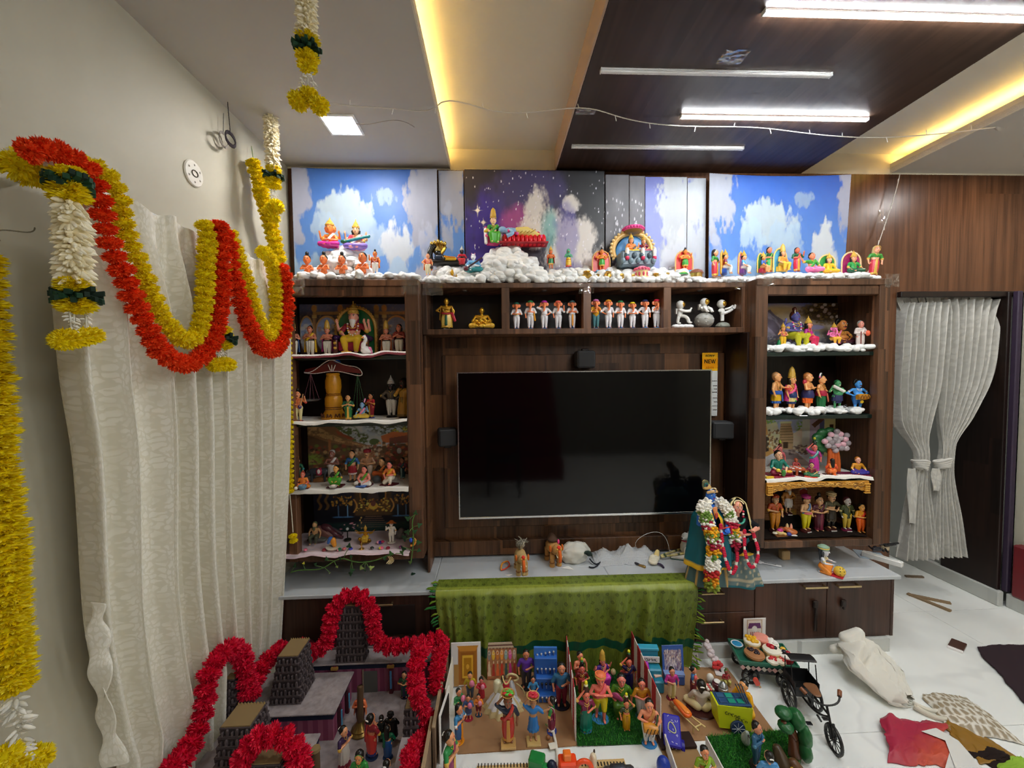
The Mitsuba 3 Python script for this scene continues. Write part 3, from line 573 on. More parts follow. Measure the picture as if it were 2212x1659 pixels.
def px_path(pts,**k):return[at(a,b,**k)for a,b in pts]
def xpath(pts):return[at(a,b,x=c)for a,b,c in pts]
XO=-.99
def swag(label,kind,pts,step=.036,r=.05,xo=XO):
 k=thing('marigold_garland',label,'garland');flowers(k,kind,[at(a,b,x=xo)for a,b in pts],step,lambda q:r*min(1.,max(.58,.58+.42*(q[1]-.95)/.95)),1.);return k
swag('orange marigold garland in the larger near swag over the left curtain','o',[(63,327),(99,322),(149,338),(189,366),(206,399),(219,449),(229,499),(245,549),(265,588),(282,632),(302,675),(325,721),(351,762),(381,782),(408,786),(434,771),(458,735),(467,698),(474,658),(477,615),(476,570),(474,520),(471,490)],.034,.049)
swag('yellow marigold garland in the larger near swag over the left curtain','y',[(186,358),(235,383),(253,410),(262,449),(272,499),(285,532),(302,572),(315,608),(332,648),(351,685),(375,714),(402,736),(424,726),(434,698),(441,655),(444,608),(446,559),(449,515),(441,486)],.03,.043,-1.)
swag('orange marigold garland in the smaller far swag near the display tower','o',[(474,492),(491,519),(497,559),(504,598),(517,638),(527,675),(544,714),(560,744),(584,757),(603,745),(613,708),(618,665),(616,615),(607,580)],.036,.044)
swag('yellow marigold garland in the smaller far swag near the display tower','y',[(497,505),(511,545),(531,598),(547,655),(564,700),(582,726),(595,698),(596,648),(593,598),(584,560),(566,545)],.03,.036,-1.01)
k=thing('marigold_garland','short yellow marigold garland coil at the curtain near corner','garland');flowers(k,'y',px_path([(40,352),(52,364),(66,368),(86,372)],x=-1.09),.026,.045)
k=thing('marigold_garland','yellow marigold garland hanging in the corner behind the curtain edge','garland')
flowers(k,'y',xpath([(547,352,-1.17),(560,393,-1.16),(570,439,-1.14),(584,486,-1.13),(594,525,-1.12),(603,559,-1.11)]),.034,.042)
flowers(k,'y',[at(617,600,y=2.155),at(621,750,y=2.155),at(624,900,y=2.155),at(626,1060,y=2.155)],.026,.024)
flowers(k,'y',[at(633,1158,y=2.14),at(634,1168,y=2.14)],.02,.024)
m=MB();m.add(tube([at(625,1060,y=2.155),at(630,1110,y=2.15),at(633,1150,y=2.14)],.0025,6),'d8d4c4');m.build(part(k,'string'),'cloth')
# bundles of white tuberose buds with yellow flowers and leaf rings
bud=lathe([(0,0),(.16,.12),(.2,.5),(.1,.85),(0,1)],5)
def buds(m,p,r,n,seed,col=('efe6c6','f5efd8','e2d6b0')):
 g=np.random.default_rng(seed);p=curve(p,60);t=np.gradient(p,axis=0);t/=np.linalg.norm(t,axis=1,keepdims=True)
 for i in range(n):
  k=min(int(g.random()*60),59);d=g.normal(size=3);d-=t[k]*(d@t[k]);d/=np.linalg.norm(d);dd=d+t[k]*g.uniform(.2,.9)
  m.add(bud,L(col[g.integers(len(col))]),axis_mat(p[k]+d*r*.15,dd,r*g.uniform(.8,1.05)*.95))
def leaf_ring(m,c,t,r,seed,col=('12301f','1a4028','0d2418')):
 g=np.random.default_rng(seed)
 for i in range(26):
  a=i/26*6.283;A=axis_mat(c,t,1.);d=A[:3,0]*math.cos(a)+A[:3,1]*math.sin(a);tt=A[:3,2];w=np.cross(tt,d);e=d*r*g.uniform(.95,1.25)+tt*g.uniform(-.4,.4)*r
  p=np.array([c+d*r*.4-w*.2*r,c+d*r*.4+w*.2*r,c+e+w*.12*r,c+e-w*.12*r]);p=np.vstack([p+tt*.14*r,p-tt*.14*r]);m.add(m3.Manifold.hull_points(p),col[g.integers(3)],flat=True)
def bundle(label,segs,balls,strings,seed=1):
 """segs: (kind, points, radius): w buds, y yellow ring, g green ring"""
 k=thing('tuberose_garland',label,'garland')
 for j,(kind,pts,r)in enumerate(segs):
  pts=np.asarray(pts)
  if kind=='w':m=MB();m.add(tube(curve(pts,12),r*.4,8),'e6dcb8');ln=np.linalg.norm(pts[-1]-pts[0]);buds(m,pts,r,int(ln/r*75),seed+j);q=m.build(part(k,'white_buds'),'matte');tag(q,kind='stuff')
  elif kind=='y':flowers(k,'y',pts if len(pts)>1 else[pts[0],pts[0]+[0,0,.004]],max(r*.6,.012),r,.8)
  else:m=MB();leaf_ring(m,pts.mean(0),pts[-1]-pts[0],r,seed+j);m.build(part(k,'leaf_ring'),'matte')
 for c,r in balls:scene[part(k,'flower')]={**POM['y',seed%3],'to_world':T4(axis_mat(c,(.1,.2,1),r,1.45).tolist())}
 for j,st in enumerate(strings):m=MB();m.add(tube(curve(st,10),.002,5),'d8d8cc');buds(m,st,.014,16,seed+50+j,('f0ede2','dcdad0'));m.build(part(k,'bud_string'),'matte')
 return k
A=lambda a,b:at(a,b,y=1.28)
bundle('white tuberose garland hanging from the ceiling nearest the camera with three yellow balls',[('w',[A(655,-60),A(660,0),A(663,78)],.034),('y',[A(664,86),A(664,92)],.037),('g',[A(662,100),A(662,112)],.035),('y',[A(664,124),A(664,144)],.036)],
 [(A(645,218),.034),(A(668,206),.03),(A(690,228),.033)],[[A(655,158),A(652,175),A(652,205)],[A(664,158),A(665,180),A(668,200)],[A(672,156),A(676,180),A(684,212)]],3)
A=lambda a,b:at(a,b,y=2.02)
bundle('slender white tuberose garland hanging in the corner from the ceiling',[('y',[A(582,196),A(582,204)],.042),('g',[A(584,210),A(584,222)],.041),('y',[A(584,226),A(584,234)],.042),('w',[A(585,236),A(587,300),A(591,365)],.036),('y',[A(591,366),A(591,372)],.04),('g',[A(591,376),A(591,386)],.04),('y',[A(590,390),A(590,400)],.042)],
 [(A(597,446),.042),(A(583,458),.038),(A(591,470),.036)],[[A(588,408),A(586,425),A(590,445)],[A(593,408),A(595,425),A(592,445)]],5)
A=lambda a,b:at(a,b,x=-.97)
bundle('broad white tuberose garland hanging against the curtain near corner',[('y',[A(142,374),A(146,384)],.042),('g',[A(147,390),A(147,400)],.04),('y',[A(148,408),A(151,424)],.043),('w',[A(153,436),A(157,520),A(160,602)],.038),('y',[A(160,612),A(161,622)],.038),('g',[A(163,633),A(164,643)],.04),('y',[A(164,652),A(165,662)],.041)],
 [(A(133,736),.027),(A(150,734),.028),(A(168,730),.028),(A(186,726),.028),(A(200,724),.026),(A(142,728),.026)],[[A(150,670),A(152,690),A(155,722)],[A(160,670),A(160,700),A(161,720)],[A(184,668),A(186,690),A(186,718)]],7)
A=lambda a,b:at(a,b,x=-1.)
bundle('white and yellow garland tail hanging between the two swags',[('y',[A(484,572),A(486,580)],.03),('w',[A(478,556),A(482,568)],.03),('y',[A(479,712),A(479,722)],.04),('g',[A(479,728),A(479,736)],.042),('y',[A(479,740),A(479,746)],.04)],[(A(463,788),.032),(A(474,786),.034),(A(486,786),.034),(A(495,788),.03)],[[A(474,752),A(472,768),A(470,782)],[A(482,752),A(484,768),A(486,782)]],9)
k=thing('marigold_garland','thick yellow marigold garland at the far left edge of the room','garland')
flowers(k,'y',xpath([(-44,560,-1.14),(-32,720,-1.14),(-8,1000,-1.14),(14,1250,-1.14),(28,1440,-1.14)]),.024,.046,.7);flowers(k,'y',xpath([(28,1470,-1.13),(29,1482,-1.13)]),.014,.046,.5)
flowers(k,'y',xpath([(12,1634,-1.12),(36,1646,-1.12),(60,1636,-1.12),(86,1640,-1.12)]),.03,.034)
m=MB();m.add(tube(xpath([(27,1440,-1.14),(30,1500,-1.13)]),.005,6),'24402a');m.build(part(k,'stem'),'matte');m=MB();buds(m,np.array(xpath([(33,1500,-1.12),(40,1560,-1.12),(46,1640,-1.12)])),.03,70,4,('f0ede2','dcdad0'));m.build(part(k,'white_buds'),'matte')
# ---------------------------------------------------------------- painted clay figurines
def prims(m,lst):
 for q in lst:
  k=q[0]
  if k=='b':m.add(ball(q[1],q[2],q[4]if len(q)>4 else 2),q[3])
  elif k=='t':m.add(tube(curve(q[1],max(6,5*len(q[1])))if len(q[1])>2 else np.asarray(q[1],float),q[2],q[4]if len(q)>4 else 7),q[3])
  elif k=='x':m.add(box((0,0,0),q[2],min(q[2])*.12),q[3],mat(q[1],rz=q[4]if len(q)>4 else 0,rx=q[5]if len(q)>5 else 0,ry=q[6]if len(q)>6 else 0),flat=True)
  elif k=='l':m.add(lathe(q[1],20),q[3],mat(q[2],rx=q[4]if len(q)>4 else 0,rz=q[5]if len(q)>5 else 0,s=q[6]if len(q)>6 else 1,ry=q[7]if len(q)>7 else 0))
  elif k=='h':m.add(hull(*q[1]),q[2])
  elif k=='p':m.add(prism(q[1],q[2]),q[4],mat(q[3],rx=q[5]if len(q)>5 else 0,rz=q[6]if len(q)>6 else 0),flat=True)
 return m
def Q(k,n,l,bs,M=None):return prims(MB(),l).build(part(k,n),bs,M)
def obj(base,label,cat,parts,M=None,group=None):
 """a thing from lists of small shapes: {part name: (material, [shapes])}"""
 k=thing(base,label,cat,group)
 for nm,(bs,lst)in parts.items():
  m=prims(MB(),lst);n,_,lab=nm.partition('|');kk=part(k,n)if len(parts)>1 else k
  m.build(kk,bs,M)
  if lab:tag(kk,lab)
 return k
ARM={'down':((.185,.0,.6),(.175,-.04,.47)),'namaste':((.185,-.05,.6),(.018,-.135,.67)),'belly':((.19,-.03,.6),(.05,-.125,.585)),'hip':((.25,.02,.62),(.135,-.05,.54)),'raise':((.215,-.03,.64),(.2,-.1,.79)),
 'head':((.22,-.02,.86),(.1,-.03,1.04)),'out':((.24,-.04,.68),(.37,-.06,.75)),'fwd':((.175,-.09,.63),(.13,-.23,.63)),'chin':((.17,-.09,.61),(.05,-.13,.78)),'fold':((.185,-.06,.61),(-.06,-.125,.635)),
 'knee':((.2,-.05,.59),(.19,-.17,.5)),'low':((.19,-.06,.6),(.09,-.2,.5)),'pitch':((.26,-.02,.72),(.36,-.04,.86)),'salute':((.25,-.02,.8),(.09,-.06,.9)),'up':((.2,.03,.9),(.24,.0,1.08)),'none':None}
def skeleton(pose,arms,w,hd):
 dz={'stand':0,'walk':0,'sit':-.385,'throne':-.19,'kneel':-.25,'bust':-.42,'squat':-.3}[pose];J={'dz':dz}
 hz=.47+dz
 if pose in('stand','walk'):
  f=.05 if pose=='walk' else 0
  J['legs']=[[((s*.058*w,0,.46),.066*w),((s*.062*w,-.012-s*f,.26),.048),((s*.058*w,.0-s*f*1.4,.06),.033)]for s in(-1,1)];J['feet']=[((s*.058*w,.012-s*f*1.4,.03),(s*.07*w,-.075-s*f*1.4,.022))for s in(-1,1)]
 elif pose=='sit':
  J['legs']=[[((s*.07*w,0,hz),.075*w),((s*.22*w,-.15,.065),.055),((-s*.03,-.2-.03*s,.05),.036)]for s in(-1,1)];J['feet']=[((-s*.03,-.2-.03*s,.045),(-s*.1,-.2-.03*s,.03))for s in(-1,1)]
 elif pose=='throne':
  J['legs']=[[((s*.065*w,0,hz),.072*w),((s*.1*w,-.21,hz-.01),.055),((s*.08*w,-.2,.05),.034)]for s in(-1,1)];J['feet']=[((s*.08*w,-.19,.03),(s*.09*w,-.27,.022))for s in(-1,1)]
 elif pose=='kneel':
  J['legs']=[[((s*.065*w,.02,hz),.072*w),((s*.1*w,-.17,.07 if s<0 else.24),.055),((s*.1,.03 if s<0 else-.15,.045),.036)]for s in(-1,1)];J['feet']=[((s*.1,.03 if s<0 else-.14,.03),(s*.1,.1 if s<0 else-.23,.024))for s in(-1,1)]
 elif pose=='squat':
  J['legs']=[[((s*.07*w,.02,hz),.074*w),((s*.15*w,-.17,.26),.055),((s*.11,-.1,.05),.036)]for s in(-1,1)];J['feet']=[((s*.11,-.09,.03),(s*.13,-.18,.022))for s in(-1,1)]
 else:J['legs'],J['feet']=[],[]
 J['arms']=[]
 for s,a in zip((-1,1),arms):
  if ARM.get(a,a)is None:continue
  e,h=ARM.get(a,a);t=lambda p:(s*p[0]*(w if abs(p[0])>.1 else 1),p[1],p[2]+dz)
  J['arms'].append((s,(s*.125*w,0,.745+dz),t(e),t(h)))
 J['head']=np.array((0,-.012,.8+.095*hd+dz));return J
def arm_ms(A,inf=.0,upto=2,k=1):
 s,a,e,h=A;out=[hull((a,.043+inf),(e,.034+inf),k=k)]
 if upto>1:out.append(hull((e,.033+inf),(h,.024+inf),k=k))
 return out
def hand_ms(A):
 s,a,e,h=map(np.array,A[:1]+A[1:]);d=h-e;d=d/np.linalg.norm(d);u=np.cross(d,[0,0,1.]);u=u/(np.linalg.norm(u)+1e-9);o=np.cross(u,d)
 out=[hull((h,.022),(h+d*.03,(.022,.022,.02)))]
 for i,l in enumerate((.04,.048,.046,.036)):b=h+d*.04+u*(i-1.5)*.012;out.append(hull((b,.0085),(b+d*l*.6+o*.004,.0075),(b+d*l+o*.016,.006),k=0))
 t=h+d*.012+u*.022*(1 if A[0]>0 else-1);out.append(hull((t,.009),(t+d*.022+u*.014*(1 if A[0]>0 else-1),.0075),k=0));return out
def torso_ms(dz,w,by_=.0,inf=.0,lo=.49):
 z=lambda q:q+dz
 out=[hull(((0,0,z(.7)),(.118*w+inf,.074+inf,.06)),((-.115*w,0,z(.745)),.043+inf),((.115*w,0,z(.745)),.043+inf)),hull(((0,0,z(.585)),(.092*w+inf,.066+inf,.05)),((0,.002,z(.69)),(.114*w+inf,.073+inf,.06)))]
 if lo<.56:out.append(hull(((0,0,z(.485)),(.108*w+inf,.078+inf,.06+inf)),((0,0,z(.585)),(.092*w+inf,.066+inf,.05))))
 if by_:out.append(hull(((0,-.03-by_*.4,z(.575)),(.09*w+by_*.6+inf,.06+by_+inf,.075+by_*.3))))
 return out
GOLD=('gold','b88c34')
def doll(base,label,px,foot,top,y=None,z=None,pose='stand',arms=('belly','belly'),w=1.18,hd=1.32,skin='peach',face=1,hair='short',hc='black',tp_=None,bot=None,cape=None,dp=None,hat=None,jw=None,mala=None,
 sd=None,arch=None,by_=.0,rz=0,bd_=None,ex_=(),a2=None,group=None,cat='figurine',sx=1.,lo=2.2,hi=2.42,mu=None,tk='red',lean=0,hem=None,fold=10,mat_='paint'):
 k=thing(base,label,cat,group);J=skeleton(pose,arms,w,hd);dz=J['dz'];P_=[]
 hc_=J['head'];hx,hy,hzr=.07*hd,.078*hd,.092*hd
 def hb(p,r):return(hc_+np.array(p)*hd,np.array(r)*hd)
 if face=='elephant':
  ms=[hull((hc_+[0,.01,0],(hx*1.05,hy,hzr*.95)),k=2)]+[hull(hb((s*.085,.01,.0),(.045,.012,.055)))for s in(-1,1)]
  tr=[(0,-.07,-.02,.034),(0,-.115,-.07,.029),(-.005,-.125,-.13,.024),(-.015,-.115,-.185,.02),(-.04,-.125,-.205,.016)];ms+=[hull(hb(a[:3],a[3]),hb(b[:3],b[3]))for a,b in zip(tr,tr[1:])]
 else:
  ms=[hull((hc_,(hx,hy,hzr)),hb((0,-.028,-.055),(.046,.044,.038)),k=2),hull(hb((0,-.082,-.002),(.008,.008,.02)),hb((0,-.089,-.016),(.011,.01,.009)),k=0)]+[hull(hb((s*.07,.006,-.008),(.01,.016,.024)),k=0)for s in(-1,1)]
 ms+=[hull(((0,0,.765+dz),.05),(hc_+[0,.006,-.07*hd],.042))]+torso_ms(dz,w,by_)
 for A in J['arms']:ms+=arm_ms(A)+hand_ms(A)
 if a2:
  for s,a in zip((-1,1),(a2,a2)if isinstance(a2,str)else a2):
   e,h=ARM[a];A=(s,(s*.12*w,.02,.74+dz),(s*(e[0]+.03)*w,e[1]+.05,e[2]+dz+.02),(s*(h[0]+.05)*w,h[1]+.05,h[2]+dz));ms+=arm_ms(A)+hand_ms(A)
 for lg,ft in zip(J['legs'],J['feet']):
  ms+=[hull(a,b)for a,b in zip(lg,lg[1:])]+[hull((ft[0],.03),(ft[1],(.026,.026,.018)))]
 body=MB();body.add(join(ms),skin);P_.append(('body','paint' if mat_=='paint' else mat_,body))
 if face:
  m=MB();el=face=='elephant'
  for s in(-1,1):
   ex,ez=(.038 if el else.027)*hd,.014*hd;fy=-hy*math.sqrt(max(0,1-(ex/hx)**2-(ez/hzr)**2));c=hc_+[s*ex,fy+(.006 if el else-.001),ez]
   m.add(ball(c,(.0135*hd,.006,.0072*hd),1),'ece6da');m.add(ball(c+[0,-.004,0],(.0078*hd,.005,.0082*hd),1),'120c0a')
   m.add(tube([c+[-s*.012*hd,-.001,.014*hd],c+[0,-.004,.02*hd],c+[s*.018*hd,.006,.016*hd]],.0028*hd,5),'1c120e')
  if not el:m.add(ball(hc_+np.array((0,-.072,-.046))*hd,(.017*hd,.006*hd,.006*hd),1),'b8283a')
  if tk:m.add(ball(hc_+np.array((0,-.07,.042))*hd,(.006*hd,.005*hd,.012*hd),1),tk)
  if mu:m.add(hull(hb((0,-.083,-.032),(.012,.006,.008)),hb((.032,-.066,-.036),.004),k=0),mu);m.add(hull(hb((0,-.083,-.032),(.012,.006,.008)),hb((-.032,-.066,-.036),.004),k=0),mu)
  P_.append(('painted_face','paint',m))
 if bd_:m=MB();m.add(hull(hb((0,-.045,-.06),(.05,.045,.03)),hb((0,-.055,-.13),(.03,.03,.03)),hb((0,-.05,-.17),.012)),bd_);P_.append(('beard','paint',m))
 if hair and hair!='bald':
  m=MB();m.add(hull((hc_+np.array((0,.022,.03))*hd,(hx*1.07,hy*.98,hzr*.86)),hb((0,.05,-.01),(.062,.04,.06))),hc)
  if hair=='bun':m.add(ball(hc_+np.array((0,.085,.01))*hd,.042*hd),hc);m.add(ball(hc_+np.array((0,.105,.035))*hd,(.04*hd,.016,.02),1),'f4efe4')
  if hair in('long','curls'):m.add(hull(hb((0,.05,0),(.07,.04,.06)),((0,.075,.66+dz),(.075,.03,.05))),hc)
  if hair=='curls':
   for s in(-1,1):m.add(hull(hb((s*.07,.01,-.02),.03),((s*.085,-.01,.76+dz),.022)),hc)
  if hair=='topknot':m.add(ball(hc_+np.array((0,.02,.13))*hd,(.036*hd,.036*hd,.045*hd)),hc)
  if hair=='wild':
   g=np.random.default_rng(int(px))
   for i in range(26):a,b=g.uniform(0,6.28),g.uniform(-.2,1.2);m.add(ball(hc_+np.array((math.cos(a)*.075*math.cos(b),.02+abs(math.sin(a))*.06,.02+.09*math.sin(b)))*hd,.026*hd,1),hc)
  P_.append(('hair','paint',m))
 if hat:
  m=MB();kind,*hcol=hat;c0,c1=(hcol+list(GOLD))[:2]if hcol else GOLD;tz=hc_+[0,.01,.045*hd];r=.078*hd
  if kind=='crown':m.add(lathe([(r,0),(r*1.06,.015),(r*.96,.03),(r*.98,.06),(r*.7,.1),(r*.74,.112),(r*.45,.15),(r*.48,.16),(r*.2,.2),(.012,.235),(.016,.25),(0,.265)],16),c0,mat(tz));[m.add(ball(tz+[r*math.sin(a),-r*math.cos(a),.035],.012,1),c1)for a in np.linspace(-1.3,1.3,5)]
  if kind=='tall':m.add(lathe([(r,0),(r*1.05,.02),(r*.9,.05),(r*.92,.12),(r*.75,.2),(r*.78,.215),(r*.5,.29),(.02,.33),(0,.35)],16),c0,mat(tz));m.add(lathe([(r*1.04,.035),(r*1.,.05)],16),c1,mat(tz))
  if kind=='turban':
   m.add(ball(tz+[0,.008,.03],(r*1.12,r*1.12,.062*hd)),c0)
   for i in range(3):th=np.linspace(0,6.283,20);m.add(tube(np.stack([tz[0]+r*1.06*np.cos(th),tz[1]+.008+r*1.06*np.sin(th),tz[2]+.012+.022*i+.012*np.sin(th+i*2)],1),.017*hd,6),c0 if i!=1 else c1)
  if kind=='cap':m.add(lathe([(0,-.012),(r*1.02,-.012),(r*1.1,0),(r*1.04,.03),(r*.8,.058),(r*.3,.075),(0,.077)],18),c0,mat(tz+[0,0,.012]));m.add(hull((tz+[0,-r*.9,.012],(.05*hd,.035,.008))),c0)
  if kind=='veil':m.add(hull((hc_+np.array((0,.03,.035))*hd,(hx*1.2,hy,hzr*.95)),((0,.09,.62+dz),(.1,.03,.05))),c0);m.add(tube([hc_+np.array(p)*hd for p in((-.08,-.02,-.02),(-.06,-.05,.07),(0,-.055,.105),(.06,-.05,.07),(.08,-.02,-.02))],.008,6),c1)
  if kind=='pot':q=tz+[0,0,.05];m.add(lathe([(0,0),(.05,.0),(.075,.05),(.07,.1),(.04,.135),(.045,.15),(0,.15)],18),c0,mat(q));m.add(lathe([(.0,.14),(.05,.15),(.055,.17),(.03,.2),(0,.215)],14),c1,mat(q));m.add(ball(q+[0,0,.235],(.045,.045,.055)),hcol[2]if len(hcol)>2 else c1)
  if kind=='basket':q=tz+[0,0,.05];m.add(lathe([(0,0),(.07,0),(.15,.055),(.16,.07),(.145,.07),(.07,.02),(0,.02)],20),c0,mat(q));g=np.random.default_rng(3);[m.add(ball(q+[g.uniform(-.09,.09),g.uniform(-.09,.09),.075+g.uniform(0,.03)],(.05,.026,.024),1),(c1,hcol[2]if len(hcol)>2 else c1)[i%3==0],)for i in range(20)]
  P_.append((kind if kind in('crown','turban','cap','veil','basket')else{'tall':'crown','pot':'pot'}[kind],'paint',m))
 if bot:
  kind,*bc=bot;c0=bc[0];c1=bc[1]if len(bc)>1 else c0;m=MB()
  if kind in('skirt','saree','half')and pose in('stand','walk'):
   zb=.05 if kind!='half' else.22;fa=.05 if kind=='saree' else.085;rb={'skirt':.16,'saree':.125,'half':.14}[kind]*(hem or 1)
   prof=[(.0,.565),(.085*w,.572),(.098*w,.56),(.118*w,.48),(.118*w+(rb-.118)*.45,.3),(rb*.97,zb+.06),(rb,zb+.035),(rb,zb),(rb*.9,zb-.005),(0,zb+.01)][::-1]
   v,f=lathe(prof,44,1,.8,lambda th,zz:1+fa*np.sin(fold*th)*np.clip((.56-zz)/.4,0,1)+.03*np.sin(3*th+1)*np.clip((.5-zz)/.4,0,1))
   cc=np.where((v[:,2]<zb+.04)[:,None]&(c1!=c0),L(c1),L(c0));m.v.append(v);m.f.append(f+m.n);m.c.append(cc);m.n+=len(v)
   if kind=='saree':m.add(prism([(-.035,.56),(.035,.56),(.05,.06),(-.045,.06)],.018),c1 if c1!=c0 else L(c0)*.85,mat((0,-.118,0)))
  else:
   inf={'pants':.012,'shorts':.014,'dhoti':.024,'skirt':.03,'saree':.03,'half':.02}[kind];ms=[hull(((0,0,.49+dz),(.112*w+inf*.5,.08+inf*.5,.065)))]
   for lg in J['legs']:
    a,b,c=lg;ms.append(hull((a[0],a[1]+inf),(b[0],b[1]+inf)))
    if kind not in('shorts','half'):ms.append(hull((b[0],b[1]+inf),(c[0],c[1]+inf*(1 if kind!='dhoti' else.5))))
   if kind in('skirt','saree','dhoti')and len(J['legs'])==2 and pose in('sit','throne','kneel','squat'):
    ms.append(hull(*[(q[0],q[1])for lg in J['legs']for q in lg[:2]]))
    if kind!='dhoti' and pose in('throne','squat'):ms.append(hull(*[(q[0],q[1]+.012)for lg in J['legs']for q in lg[1:]]))
   m.add(join(ms),c0)
   if kind=='dhoti' and pose in('stand','walk'):m.add(hull(((0,-.085,.5),(.03,.02,.03)),((0,-.09,.14),(.022,.014,.03))),L(c0)*.93);m.add(lathe([(.112*w,.53),(.118*w,.55),(.108*w,.568)],24,1,.75),c1)
  P_.append(({'skirt':'skirt','saree':'saree','half':'skirt','pants':'trousers','shorts':'shorts','dhoti':'dhoti'}[kind],'paint',m))
 if tp_:
  kind,*tc=tp_;c0=tc[0];m=MB();full=kind in('shirt','kurta','coat')
  ms=torso_ms(dz,w,by_,.013,.49 if full else.58)
  if not full:ms=ms[:1]+[hull(((0,0,.66+dz),(.112*w,.078,.03)))]
  if kind=='kurta':ms.append(hull(((0,0,.5+dz),(.12*w,.088,.05)),((0,0,.38+dz),(.125*w,.09,.04))))if pose in('stand','walk')else None
  for A in J['arms']:ms+=arm_ms(A,.01,2 if kind in('coat','kurta')else 1)
  m.add(join(ms),c0)
  if len(tc)>1:
   m.add(tube([(-.05,-.062,.775+dz),(0,-.088,.71+dz),(.05,-.062,.775+dz)],.008,6),tc[1])
   if full:m.add(tube([(0,-.092,.7+dz),(0,-.088-by_*1.3,.56+dz)],.006,5),tc[1])
   for A in J['arms']:s,a,e,h=A;a,e=np.array(a),np.array(e);m.add(hull((e,.047),(e+(a-e)*.12,.048)),tc[1])
  P_.append(('shirt' if full else 'blouse','paint',m))
 if dp:
  c0,*c1=dp if isinstance(dp,tuple)else(dp,);m=MB();pt=[(-.115*w,-.02,.53),(-.07,-.088,.56),(.0,-.1,.635),(.06,-.085,.71),(.1,-.04,.775),(.1,.05,.76),(.09,.09,.64),(.09,.1,.42)]
  pt=[np.array(p)+[0,(-by_*1.1 if i in(1,2)else 0),dz]for i,p in enumerate(pt)];pt=pt if pose in('stand','walk')else pt[:-1]
  m.add(join([hull((a,(.042,.016,.042)),(b,(.042,.016,.042)))for a,b in zip(pt,pt[1:])]),c0)
  if c1:m.add(tube(curve([p+[.0,-.014 if i<5 else.014,.03]for i,p in enumerate(pt)],24),.007,5),c1[0])
  P_.append(('drape','paint',m))
 if cape:
  c0,z1=cape;m=MB();z1=z1+(dz if pose not in('stand','walk')else 0)
  def fn(u,v):th=np.radians(-25+230*u);r=.15*w+.035*v+.008*np.sin(14*th)*v;return np.stack([r*np.cos(th),.01+r*.72*np.sin(th),(.785+dz)+(z1-.785-dz)*v-.03*np.abs(np.cos(th))*(1-v)],-1)
  m.add(sheet(fn,26,8,.014),c0);P_.append(('cloak','paint',m))
 if jw:
  m=MB();th=np.linspace(math.pi,2*math.pi,14)
  for r,d in((.062,.03),(.085,.085)):m.add(tube(np.stack([r*np.cos(th),-.03+.058*np.sin(th)-by_*.3,.775+dz+d*np.sin(th)],1),.009,6),jw)
  for A in J['arms']:s,a,e,h=A;a,e=np.array(a),np.array(e);c=a+(e-a)*.6;m.add(hull((c,.043),(c+(e-a)*.06,.043),k=1),jw)
  P_.append(('jewellery','paint',m))
 if mala:
  m=MB();th=np.linspace(math.pi*.98,2.02*math.pi,16);p=np.stack([.085*np.cos(th)*w,-.055+.055*np.sin(th)-by_*.8*np.abs(np.sin(th)),.77+dz+.22*np.sin(th)],1)
  for i,q in enumerate(p):m.add(ball(q,.019,1),mala[i%2]if isinstance(mala,tuple)else mala)
  P_.append(('garland','paint',m))
 if arch:
  c0,c1,*sz=arch;aw,ah=sz if sz else(.27,1.);m=MB();th=np.linspace(0,math.pi,22);o=np.stack([aw*np.cos(th),ah*.45+ah*.55*np.sin(th)**.8],1)
  m.add(prism([(-aw*.92,0)]+[(aw*.92,0)]+[tuple(q*[.94,.97])for q in o],.035),c1,mat((0,.14,0)),flat=True);P_.append(('throne_back','paint',m));m=MB()
  p=np.vstack([[aw,.12,0],[aw,.12,ah*.25],*[[q[0],.12,q[1]]for q in o],[-aw,.12,ah*.25],[-aw,.12,0]]);m.add(tube(even(p,.035),.032,8),c0)
  for q in even(p,.062):m.add(ball(q+[0,-.015,0]+(q-[0,0,ah*.4])*[.06,0,.05],.02,1),c0)
  m.add(hull(((0,.12,ah*1.),(.03,.03,.03)),((0,.12,ah*1.09),.008)),c0);P_.append(('throne_arch','paint',m))
 if sd:
  kind,c0,*r=sd;m=MB();r=r[0]if r else{'disc':.15,'slab':.2,'seat':.2,'plinth':.14}[kind]
  if kind=='disc':m.add(lathe([(0,-.035),(r,-.035),(r*1.04,-.02),(r*.97,0),(0,.002)],24,1,.85),c0)
  elif kind=='plinth':m.add(lathe([(0,-.08),(r*1.1,-.08),(r*1.1,-.03),(r,-.02),(r,0),(0,.002)],24,1,.85),c0);m.add(box((0,-r*.93,-.052),(r*1.2,.012,.03)),'e8e6dc')
  elif kind=='slab':m.add(box((0,-.06,-.03),(r*2.1,r*1.7,.06),.012),c0,flat=True)
  elif kind=='seat':m.add(box((0,.03,(.47+dz-.075)/2),(r*2,.2,.47+dz-.075),.02),c0,flat=True)
  P_.append(('base' if kind!='seat' else 'seat','paint',m))
 for nm,bs,lst in ex_:P_.append((nm,bs,prims(MB(),lst)))
 lo_z=min(v[:,2].min()for _,_,m in P_ for v in m.v);hi_z=max(v[:,2].max()for _,_,m in P_ for v in m.v)
 if y is None:y=float(np.clip(at(px,foot,z=z)[1],lo,hi))if z>.1 else at(px,foot,z=z)[1]
 p=at(px,foot,y=y);z=p[2]if z is None else z;s=(at(px,top,y=y)[2]-z)/(hi_z-lo_z);M=mat((p[0],y,z),rz=rz,s=(s*sx,s*sx,s),ry=lean)@mat((0,0,-lo_z))
 for nm,bs,m in P_:m.build(part(k,nm),bs,M)
 return k
